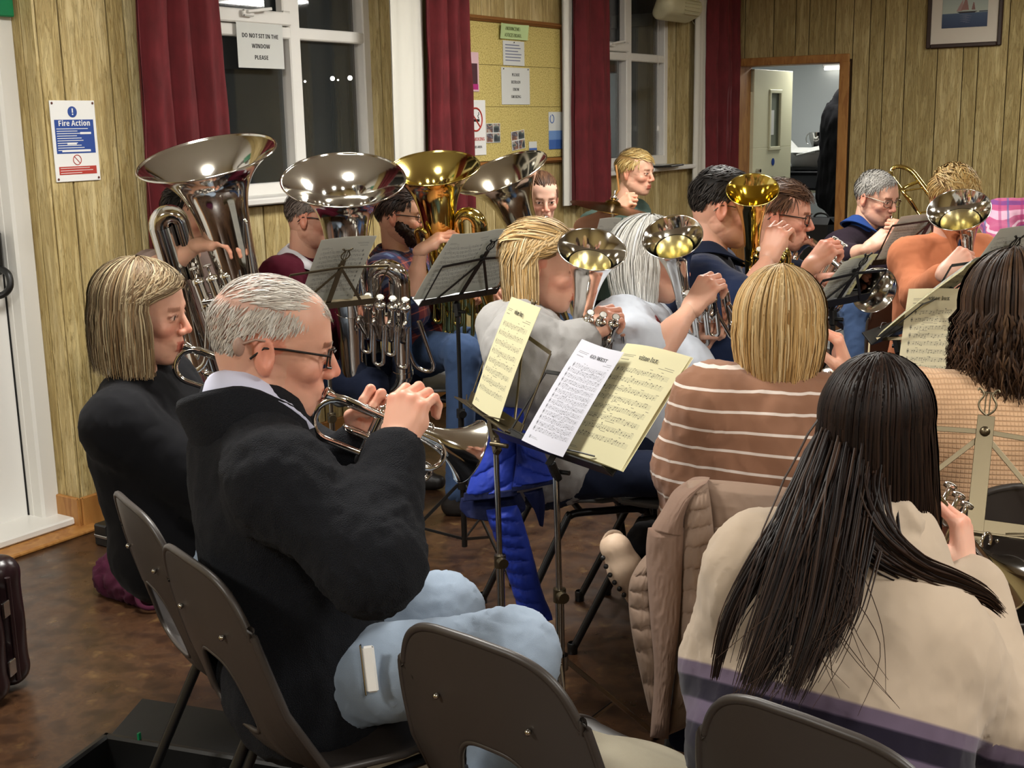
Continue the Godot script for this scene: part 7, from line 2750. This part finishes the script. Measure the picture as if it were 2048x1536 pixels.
func build_stands() -> void:
	# the near pair of sheets
	var yl := Vector3(-1.317, 1.038, -2.498)
	var yr := Vector3(-1.120, 1.035, -2.424)
	var yb := Vector3(-1.390, 0.818, -2.312)
	var fb := frame_of(yl, yr, yb)
	var led := yb - fb.x * 0.02 - fb.y * 0.008 - fb.z * 0.006
	stand("chrome music stand in front of man in black fleece, holding white and yellow pages", Transform3D(fb, led), Vector3(led.x, 0, led.z) + Vector3(0.0, 0, -0.02), mats.stand_black, {"w": 0.20, "h": 0.24, "lyre": false, "turn": 0.9, "chrome": true})
	sheet("yellow page titled vitae lux on the nearest chrome stand", yl, yr, yb, "yellow", "sheets of music on the stands", {"title": "vitae lux", "title_x": 0.52, "title_y": 0.885, "title_h": 0.05, "layers": 3, "bow": 0.010})
	var wl := P(1163.7, 678, 2.88)
	var wb := P(1043, 880, 2.80)
	sheet("white page headed rest at left of the nearest chrome stand", wl, wl + (yr - yl) * 0.62 + fb.z * -0.02, wb, "white", "sheets of music on the stands", {"title": "GO WEST", "title_x": 0.55, "title_y": 0.885, "title_h": 0.042, "bow": -0.008})
	# the narrow yellow page beside it
	var b2 := frame_of(Vector3(-1.742, 1.100, -2.668), Vector3(-1.575, 1.098, -2.542), Vector3(-1.813, 0.826, -2.579))
	var c2 := Vector3(-1.73, 0.818, -2.525)
	stand("grey folding music stand with a single yellow page, before the woman's blue jacket", Transform3D(b2, c2 - b2.z * 0.008), P(1003, 1250, 3.15) * Vector3(1, 0, 1), mats.stand_metal, {"w": 0.20, "h": 0.26, "turn": 0.2})
	sheet("single yellow vitae lux page in front of grey hooded jacket", Vector3(-1.742, 1.100, -2.668), Vector3(-1.575, 1.098, -2.542), Vector3(-1.813, 0.826, -2.579), "yellow", "sheets of music on the stands", {"title": "vitae lux", "title_x": 0.55, "title_y": 0.89, "title_h": 0.05, "bow": 0.008})
	# seen from behind, left to right
	var d := desk_at(652, 612, 4.30, 217.0, 38.0)
	stand("grey folding music stand seen from behind, before the burgundy jumper", d, Vector3(d.origin.x, 0, d.origin.z), mats.stand_metal, {"w": 0.19, "h": 0.22})
	sheet_on("white page seen from behind in front of the burgundy jumper", d, -0.105, 0.21, 0.297, "old")
	d = desk_at(915, 594, 4.25, 228.0, 40.0)
	stand("black folding music stand seen from behind, right of the plaid shirt", d, Vector3(d.origin.x, 0, d.origin.z), mats.stand_black, {"w": 0.19, "h": 0.22})
	sheet_on("left white page seen from behind, on the black stand before the plaid shirt", d, -0.20, 0.205, 0.297, "old", {"bow": -0.006})
	sheet_on("right white page seen from behind, on the black stand before the plaid shirt", d, 0.005, 0.205, 0.297, "old", {"bow": -0.006})
	d = desk_at(1232, 545, 5.9, 200.0, 30.0)
	stand("black music stand in front of the percussionist, mostly hidden", d, Vector3(d.origin.x, 0, d.origin.z), mats.stand_black, {"w": 0.2})
	sheet_on("pale page on the percussionist's stand below the cymbal", d, -0.13, 0.16, 0.297, "old")
	sheet_on("second pale page on the percussionist's stand, behind the white hair", d, 0.04, 0.11, 0.297, "old")
	d = desk_at(1668, 605, 3.75, 222.0, 34.0)
	stand("black music stand behind the striped woman's blond bob, with yellow pages", d, Vector3(d.origin.x, 0, d.origin.z), mats.stand_black, {"w": 0.17, "h": 0.14})
	sheet_on("yellow page on the small stand right of the blond bob", d, -0.085, 0.15, 0.16, "yellow")
	sheet_on("white page tucked behind the yellow one right of the blond bob", d, -0.05, 0.15, 0.155, "old", {"z": -0.006})
	d = desk_at(1815, 520, 5.2, 205.0, 34.0)
	stand("grey music stand in front of the trombonist", d, Vector3(d.origin.x, 0, d.origin.z), mats.stand_metal, {"w": 0.2})
	sheet_on("grey page on the trombonist's stand, left of the orange top", d, -0.05, 0.21, 0.22, "old")
	d = desk_at(1800, 660, 3.60, 232.0, 48.0)
	stand("black music stand with a wide ledge in front of the orange top", d, Vector3(d.origin.x, 0, d.origin.z), mats.stand_black, {"w": 0.22, "h": 0.22})
	sheet_on("bent white page on the wide-ledged stand before the orange top", d, -0.10, 0.21, 0.29, "old", {"bow": 0.02})
	sheet_on("yellowish page behind the bent white one before the orange top", d, -0.02, 0.21, 0.30, "yellow", {"z": -0.008, "bow": 0.015})
	d = desk_at(1950, 600, 3.65, 205.0, 36.0)
	stand("black music stand seen from behind, right of the orange top", d, Vector3(d.origin.x, 0, d.origin.z), mats.stand_black, {"w": 0.20, "h": 0.20})
	sheet_on("white page seen from behind on the stand right of the orange top", d, -0.13, 0.21, 0.26, "old")
	# cream page facing the camera
	var tl := Vector3(-0.946, 1.067, -3.469)
	var tr := Vector3(-0.736, 1.077, -3.468)
	var bl := Vector3(-0.934, 0.801, -3.338)
	var b3 := frame_of(tl, tr, bl)
	stand("brown-grey music stand holding a cream page, left of the wavy dark hair", Transform3D(b3, bl + b3.x * 0.105 - b3.y * 0.008 - b3.z * 0.008), Vector3(bl.x + 0.1, 0, bl.z - 0.02), mats.stand_metal, {"w": 0.2, "h": 0.2, "lyre": false})
	sheet("cream page titled vitae lux facing the viewer, left of the wavy dark hair", tl, tr, bl, "cream", "sheets of music on the stands", {"title": "vitae lux", "title_x": 0.42, "title_y": 0.90, "title_h": 0.046, "bow": 0.006})
	# empty lyre stand in front of the peach jumper
	d = desk_at(1945, 1055, 2.36, -14.0, 22.0, -5.0)
	d.origin = P(1950, 1062, 2.36)
	stand("empty nickel music stand with lyre clip against peach knitted jumper", d, Vector3(d.origin.x, 0, d.origin.z), mats.stand_metal, {"w": 0.25, "h": 0.225, "strip": 0.032})
	# cymbal on its stand
	var cp := P(1225, 412, 6.25)
	var cy := thing("cymbal", "bronze cymbal on a stand in front of the percussionist", "cymbal", cp)
	var ax := axis_frame(Vector3.ZERO, bell_axis(cp, -10.0, 0.10), Vector3.RIGHT)
	var m := MB.new()
	m.lathe([Vector2(0.006, 0.030), Vector2(0.02, 0.030), Vector2(0.035, 0.022), Vector2(0.045, 0.010), Vector2(0.10, 0.002), Vector2(0.215, -0.014), Vector2(0.215, -0.0155), Vector2(0.10, 0.0), Vector2(0.045, 0.008), Vector2(0.02, 0.027), Vector2(0.006, 0.027)], ax, 48)
	part(cy, "plate", m.mesh(), mats.old_brass)
	var nut := MB.new()
	nut.lathe([Vector2(0.0005, 0.08), Vector2(0.006, 0.08), Vector2(0.006, 0.05), Vector2(0.016, 0.05), Vector2(0.016, 0.034), Vector2(0.0005, 0.034)], ax, 12)
	part(cy, "wing_nut", nut.mesh(), mats.silver)
	part(cy, "stand_pole", tube_mesh([Vector3(0, 0.03, 0), Vector3(0.0, -0.25, 0), Vector3(0, -cp.y + 0.02, 0)], [0.009], 10), mats.chrome)
	for i in 3:
		var a := TAU * i / 3.0
		part(cy, "tripod_leg", tube_mesh([Vector3(0, -cp.y + 0.4, 0), Vector3(cos(a) * 0.3, -cp.y + 0.008, sin(a) * 0.3)], [0.008], 8), mats.chrome)
	var dh: Dictionary = rigs["drummer"]
	single("drumstick", "wooden drumstick in the percussionist's raised hand", "drumstick", tube_mesh([P(1222, 398, 6.38), P(1238, 380, 6.35), P(1232, 330, 6.35)], [0.007, 0.0065, 0.005], 8), mats.pine)


# ---------------------------------------------------------------- things on the floor and on chairs
# a padded cloth panel between two edges (lists of points from top to bottom), swelling by «bulge» towards «out», stitched into tubes
func panel(left: Array, right: Array, out: Vector3, bulge: float, thick: float, quilts: float, puff: float, slant := 0.0, rows := 150, cols_ := 30) -> MB:
	var m := MB.new()
	var le := spline(left, 8)
	var ri := spline(right, 8)
	var pick := func(l: Array, t: float) -> Vector3:
		var x := t * (l.size() - 1)
		var k := mini(int(x), l.size() - 2)
		return l[k].lerp(l[k + 1], x - k)
	for side in 2:
		m.grid(rows, cols_, func(r, k):
			var t = r / float(rows - 1)
			var u = k / float(cols_ - 1)
			var p: Vector3 = pick.call(le, t).lerp(pick.call(ri, t), u)
			var edge := pow(maxf(0.0, 4.0 * u * (1.0 - u)), 0.45) * pow(maxf(0.0, minf(1.0, 12.0 * t * (1.0 - t))), 0.5)
			var w = t * quilts + slant * (u - 0.5) + 0.10 * folds.get_noise_2d(p.y * 1.2, u * 0.6)
			var f := pow(absf(sin(PI * w)), 0.42)
			var wr := (0.5 - absf(folds.get_noise_3dv(p * Vector3(2.2, 2.2, 2.2) + Vector3(u * 0.3, 0, 0)))) * puff * 0.35 * (1.0 if quilts > 0.5 else 2.0)
			if side == 0:
				return p + out * (bulge * edge + puff * (f - 1.0) * minf(1.0, edge * 1.4) + wr * edge)
			return p - out * (thick * edge + puff * 0.5 * (f - 1.0) * edge), false, side == 1)
	return m


func build_floor_things() -> void:
	cloth("blue_puffer", hexc("203494"), 0.55).metallic_specular = 0.3
	cloth("navy_lining", hexc("141a3c"), 0.6)
	cloth("beige_puffer", hexc("8c7666"), 0.6)
	cloth("beige_fleece", hexc("846c5e"), 0.95)
	cloth("maroon_bag", hexc("40182a"), 0.9)
	# empty chair in the foreground
	var ce := chair(Vector3(-0.915, 0, -1.62), Vector3(0.14, 0, -0.99).normalized(), "brown plastic chair with cream seat pad, empty, in the foreground", {"pad": true})
	# blue puffer jacket over the horn player's chair
	var b := thing("puffer_jacket", "bright blue quilted puffer jacket hung on the grey chair, one sleeve to the floor", "jacket", Vector3(P(1050, 1000, 3.2).x, 0, P(1050, 1000, 3.2).z))
	var o_blue := (cam_near * 0.9 - cam_right * 0.3 + Vector3.UP * 0.1).normalized()
	var add := func(o: Node3D, called: String, m: Material, work: Callable) -> void:
		var q := part(o, called, null, m)
		q.position = -o.position
		later(q, work)
	add.call(b, "jacket_back", mats.blue_puffer, func(): return panel([P(1000, 815, 3.26), P(975, 880, 3.24), P(945, 945, 3.22), P(930, 995, 3.21)], [P(1050, 812, 3.24), P(1040, 880, 3.20), P(1034, 940, 3.18), P(1030, 990, 3.17)], o_blue, 0.035, 0.05, 3.3, 0.012, 0.9))
	add.call(b, "jacket_front", mats.blue_puffer, func(): return panel([P(1030, 850, 3.20), P(1034, 900, 3.17), P(1030, 940, 3.15), P(1024, 978, 3.14)], [P(1080, 880, 3.20), P(1092, 915, 3.16), P(1106, 940, 3.13), P(1116, 960, 3.11)], o_blue, 0.030, 0.02, 3.0, 0.012, -0.9))
	add.call(b, "hem", mats.navy_lining, func(): return panel([P(928, 985, 3.20), P(926, 1003, 3.20)], [P(1034, 978, 3.15), P(1034, 992, 3.15)], o_blue, 0.016, 0.02, 0.0, 0.004, 0.0, 14, 40))
	add.call(b, "hem", mats.navy_lining, func(): return panel([P(1024, 974, 3.13), P(1024, 984, 3.13)], [P(1117, 956, 3.10), P(1117, 966, 3.10)], o_blue, 0.010, 0.01, 0.0, 0.004, 0.0, 14, 40))
	add.call(b, "lining", mats.navy_lining, func(): return panel([P(922, 995, 3.25), P(920, 1018, 3.25), P(935, 1035, 3.24)], [P(1040, 985, 3.22), P(1050, 1020, 3.22), P(1000, 1045, 3.22)], o_blue, 0.02, 0.03, 0.0, 0.006, 0.0, 30, 30))
	add.call(b, "sleeve", mats.blue_puffer, func(): return panel([P(972, 1020, 3.22), P(990, 1070, 3.23), P(1012, 1130, 3.25), P(1032, 1195, 3.27), P(1050, 1248, 3.29)], [P(1034, 1010, 3.18), P(1052, 1070, 3.20), P(1067, 1125, 3.22), P(1084, 1190, 3.25), P(1106, 1240, 3.27)], o_blue, 0.045, 0.045, 9.0, 0.012, -0.5))
	add.call(b, "drawcord_flap", mats.navy_lining, func(): return panel([P(1046, 985, 3.14), P(1068, 1020, 3.15), P(1080, 1052, 3.16)], [P(1085, 975, 3.13), P(1090, 1010, 3.14), P(1086, 1054, 3.16)], o_blue, 0.012, 0.01, 0.0, 0.005, 0.0, 30, 16))
	# beige puffer over the striped woman's chair
	var g := thing("puffer_jacket", "beige quilted puffer jacket hung over chair of the woman in stripes", "jacket", Vector3(P(1400, 1100, 2.35).x, 0, P(1400, 1100, 2.35).z))
	var o_beige := (cam_near + Vector3.UP * 0.1).normalized()
	add.call(g, "quilted_back", mats.beige_puffer, func(): return panel([P(1400, 958, 2.38), P(1420, 1040, 2.37), P(1420, 1140, 2.37), P(1410, 1260, 2.37)], [P(1575, 975, 2.40), P(1580, 1050, 2.38), P(1580, 1150, 2.38), P(1560, 1260, 2.38)], o_beige, 0.03, 0.06, 3.0, 0.010, 0.3))
	add.call(g, "shoulder", mats.beige_fleece, func(): return panel([P(1392, 960, 2.37), P(1350, 985, 2.36), P(1328, 1020, 2.34), P(1300, 1062, 2.33)], [P(1420, 955, 2.37), P(1385, 990, 2.34), P(1368, 1030, 2.33), P(1366, 1075, 2.32)], o_beige, 0.035, 0.05, 0.0, 0.004))
	add.call(g, "sleeve", mats.beige_fleece, func(): return panel([P(1296, 1055, 2.33), P(1292, 1110, 2.33), P(1300, 1234, 2.32), P(1308, 1351, 2.32), P(1300, 1475, 2.32)], [P(1368, 1055, 2.32), P(1366, 1110, 2.32), P(1360, 1234, 2.31), P(1346, 1351, 2.30), P(1337, 1478, 2.30)], o_beige, 0.030, 0.03, 0.0, 0.005))
	add.call(g, "quilted_side", mats.beige_puffer, func(): return panel([P(1292, 1110, 2.37), P(1262, 1156, 2.37), P(1257, 1200, 2.37), P(1262, 1255, 2.36), P(1274, 1320, 2.36), P(1298, 1425, 2.36)], [P(1312, 1105, 2.35), P(1312, 1160, 2.35), P(1314, 1210, 2.35), P(1318, 1260, 2.34), P(1324, 1330, 2.34), P(1316, 1440, 2.34)], o_beige, 0.025, 0.03, 7.0, 0.011, 0.4))
	add.call(g, "quilted_front", mats.beige_puffer, func(): return panel([P(1374, 962, 2.36), P(1368, 1010, 2.34), P(1362, 1075, 2.33), P(1362, 1150, 2.32), P(1360, 1234, 2.31), P(1352, 1336, 2.31), P(1334, 1472, 2.31)], [P(1414, 958, 2.36), P(1422, 1010, 2.34), P(1428, 1075, 2.33), P(1430, 1150, 2.32), P(1432, 1234, 2.31), P(1430, 1336, 2.31), P(1412, 1436, 2.31)], o_beige, 0.030, 0.03, 11.0, 0.011, 0.35, 190))
	add.call(g, "dark_lining", mats.navy_lining, func(): return panel([P(1345, 1440, 2.35), P(1338, 1480, 2.35), P(1350, 1500, 2.35)], [P(1420, 1420, 2.35), P(1398, 1470, 2.35), P(1392, 1510, 2.35)], o_beige, 0.01, 0.01, 0.0, 0.003, 0.0, 20, 16))
	# suitcase at the left edge
	var c := P(-172, 1210, 3.42)
	var s := thing("suitcase", "dark maroon hard case with metal latches, cut off at the left edge", "suitcase", Vector3(c.x, 0, c.z))
	s.rotation.y = deg_to_rad(28.0)
	part(s, "body", net([[Vector3(-0.22, 0.06, -0.07), Vector3(0.22, 0.06, -0.07), 0.05, 0.05], [Vector3(-0.22, 0.34, -0.07), Vector3(0.22, 0.34, -0.07), 0.05, 0.05], [Vector3(0.22, 0.06, -0.07), Vector3(0.22, 0.34, -0.07), 0.05, 0.05], [Vector3(-0.22, 0.06, -0.07), Vector3(-0.22, 0.34, -0.07), 0.05, 0.05], ell(Vector3(0, 0.2, -0.07), Vector3(0.27, 0.19, 0.055)), [Vector3(-0.22, 0.06, 0.05), Vector3(0.22, 0.06, 0.05), 0.05, 0.05], [Vector3(-0.22, 0.34, 0.05), Vector3(0.22, 0.34, 0.05), 0.05, 0.05], [Vector3(0.22, 0.06, 0.05), Vector3(0.22, 0.34, 0.05), 0.05, 0.05], [Vector3(-0.22, 0.06, 0.05), Vector3(-0.22, 0.34, 0.05), 0.05, 0.05], ell(Vector3(0, 0.2, 0.05), Vector3(0.27, 0.19, 0.055))], 0.010, 0.012).mesh(), mat("case_maroon", hexc("241416"), 0.3))
	var rim := MB.new()
	rim.tube([Vector3(0.272, 0.05, -0.01), Vector3(0.272, 0.35, -0.01)], [0.008], 8)
	rim.tube([Vector3(-0.25, 0.392, -0.01), Vector3(0.25, 0.392, -0.01)], [0.008], 8)
	part(s, "edge_band", rim.mesh(), mats.case_maroon)
	for y in [0.10, 0.27]:
		part(s, "latch", box_mesh(Vector3(0.008, 0.045, 0.035), 0.002, Vector3(0.274, y, 0.02)), mats.chrome)
	part(s, "handle", tube_mesh(spline([Vector3(-0.07, 0.39, -0.01), Vector3(-0.06, 0.43, -0.01), Vector3(0.06, 0.43, -0.01), Vector3(0.07, 0.39, -0.01)], 5), [0.011], 8), mats.black_plastic)
	# maroon bag, small black box with glint, open case
	var mb_ := P(290, 1165, 4.25)
	var bg := thing("cloth_bag", "crumpled maroon cloth bag on floor beside the left chairs", "bag", Vector3(mb_.x, 0, mb_.z))
	var bm := net([[Vector3(-0.05, 0.07, 0.05), Vector3(0.16, 0.10, -0.02), 0.07, 0.09], [Vector3(0.0, 0.15, -0.02), Vector3(0.16, 0.20, -0.05), 0.06, 0.06], [Vector3(-0.08, 0.05, 0.07), Vector3(0.10, 0.05, 0.10), 0.05, 0.05]], 0.011, 0.05)
	for i in bm.v.size():
		bm.v[i] += bm.n[i] * (0.5 - absf(folds.get_noise_3dv(bm.v[i] * 1.6))) * 0.03
		bm.v[i].y = maxf(bm.v[i].y, 0.002)
	bm.smooth_from(0, 0)
	part(bg, "cloth", bm.mesh(), mats.maroon_bag)
	part(bg, "strap", tube_mesh(spline([Vector3(0.10, 0.10, 0.12), Vector3(0.16, 0.03, 0.16), Vector3(0.22, 0.03, 0.12), Vector3(0.24, 0.12, 0.02)], 6), [0.008], 8), mats.maroon_bag)
	var tp := P(216, 1092, 4.72)
	var tb := thing("small_box", "small black box with a shiny lid edge on the floor by the pier", "box", Vector3(tp.x, 0, tp.z))
	part(tb, "body", box_mesh(Vector3(0.075, 0.085, 0.06), 0.006, Vector3(0, 0.0425, 0)), mats.black_plastic)
	part(tb, "shiny_band", box_mesh(Vector3(0.078, 0.016, 0.063), 0.004, Vector3(0, 0.038, 0)), mats.chrome)
	var op := P(345, 1530, 2.75)
	var oc := thing("open_case", "open black instrument case lying on the floor at bottom left", "case", Vector3(op.x, 0, op.z))
	oc.basis = Basis(Vector3.UP, deg_to_rad(14.0))
	var tray := MB.new()
	tray.bx(Vector3(0, 0.012, 0), Vector3(0.62, 0.024, 0.34), 0.004)
	for sg in [-1.0, 1.0]:
		tray.bx(Vector3(sg * 0.30, 0.06, 0), Vector3(0.022, 0.10, 0.34), 0.006)
		tray.bx(Vector3(0, 0.06, sg * 0.16), Vector3(0.62, 0.10, 0.022), 0.006)
	tray.bx(Vector3(0.06, 0.05, 0), Vector3(0.09, 0.09, 0.31), 0.03)
	part(oc, "tray", tray.mesh(), mats.black_plastic)
	part(oc, "latch", box_mesh(Vector3(0.06, 0.035, 0.004), 0.002, Vector3(-0.12, 0.028, 0.06)), mat("latch_bronze", Color(0.35, 0.28, 0.22), 0.35, 1.0))
	part(oc, "green_tab", box_mesh(Vector3(0.006, 0.03, 0.010), 0.001, Vector3(-0.205, 0.112, -0.16)), mats.green_plastic)
	var lidm := MB.new()
	lidm.box(Transform3D(Basis(Vector3.RIGHT, 0.25), Vector3(0, 0.10, -0.24)), Vector3(0.62, 0.02, 0.17), 0.006)
	part(oc, "lid", lidm.mesh(), mats.black_plastic)
	# phone in the man's pocket
	var ph := thing("mobile_phone", "white mobile phone half out of the jeans pocket of man in black fleece", "phone", P(741, 1338, 2.12))
	ph.basis = cam_t.basis * Basis(Vector3.BACK, 0.12)
	part(ph, "body", box_mesh(Vector3(0.020, 0.080, 0.009), 0.003, Vector3.ZERO), mats.upvc)
	part(ph, "edge", box_mesh(Vector3(0.004, 0.088, 0.0095), 0.0015, Vector3(-0.012, 0, 0)), mats.chrome)
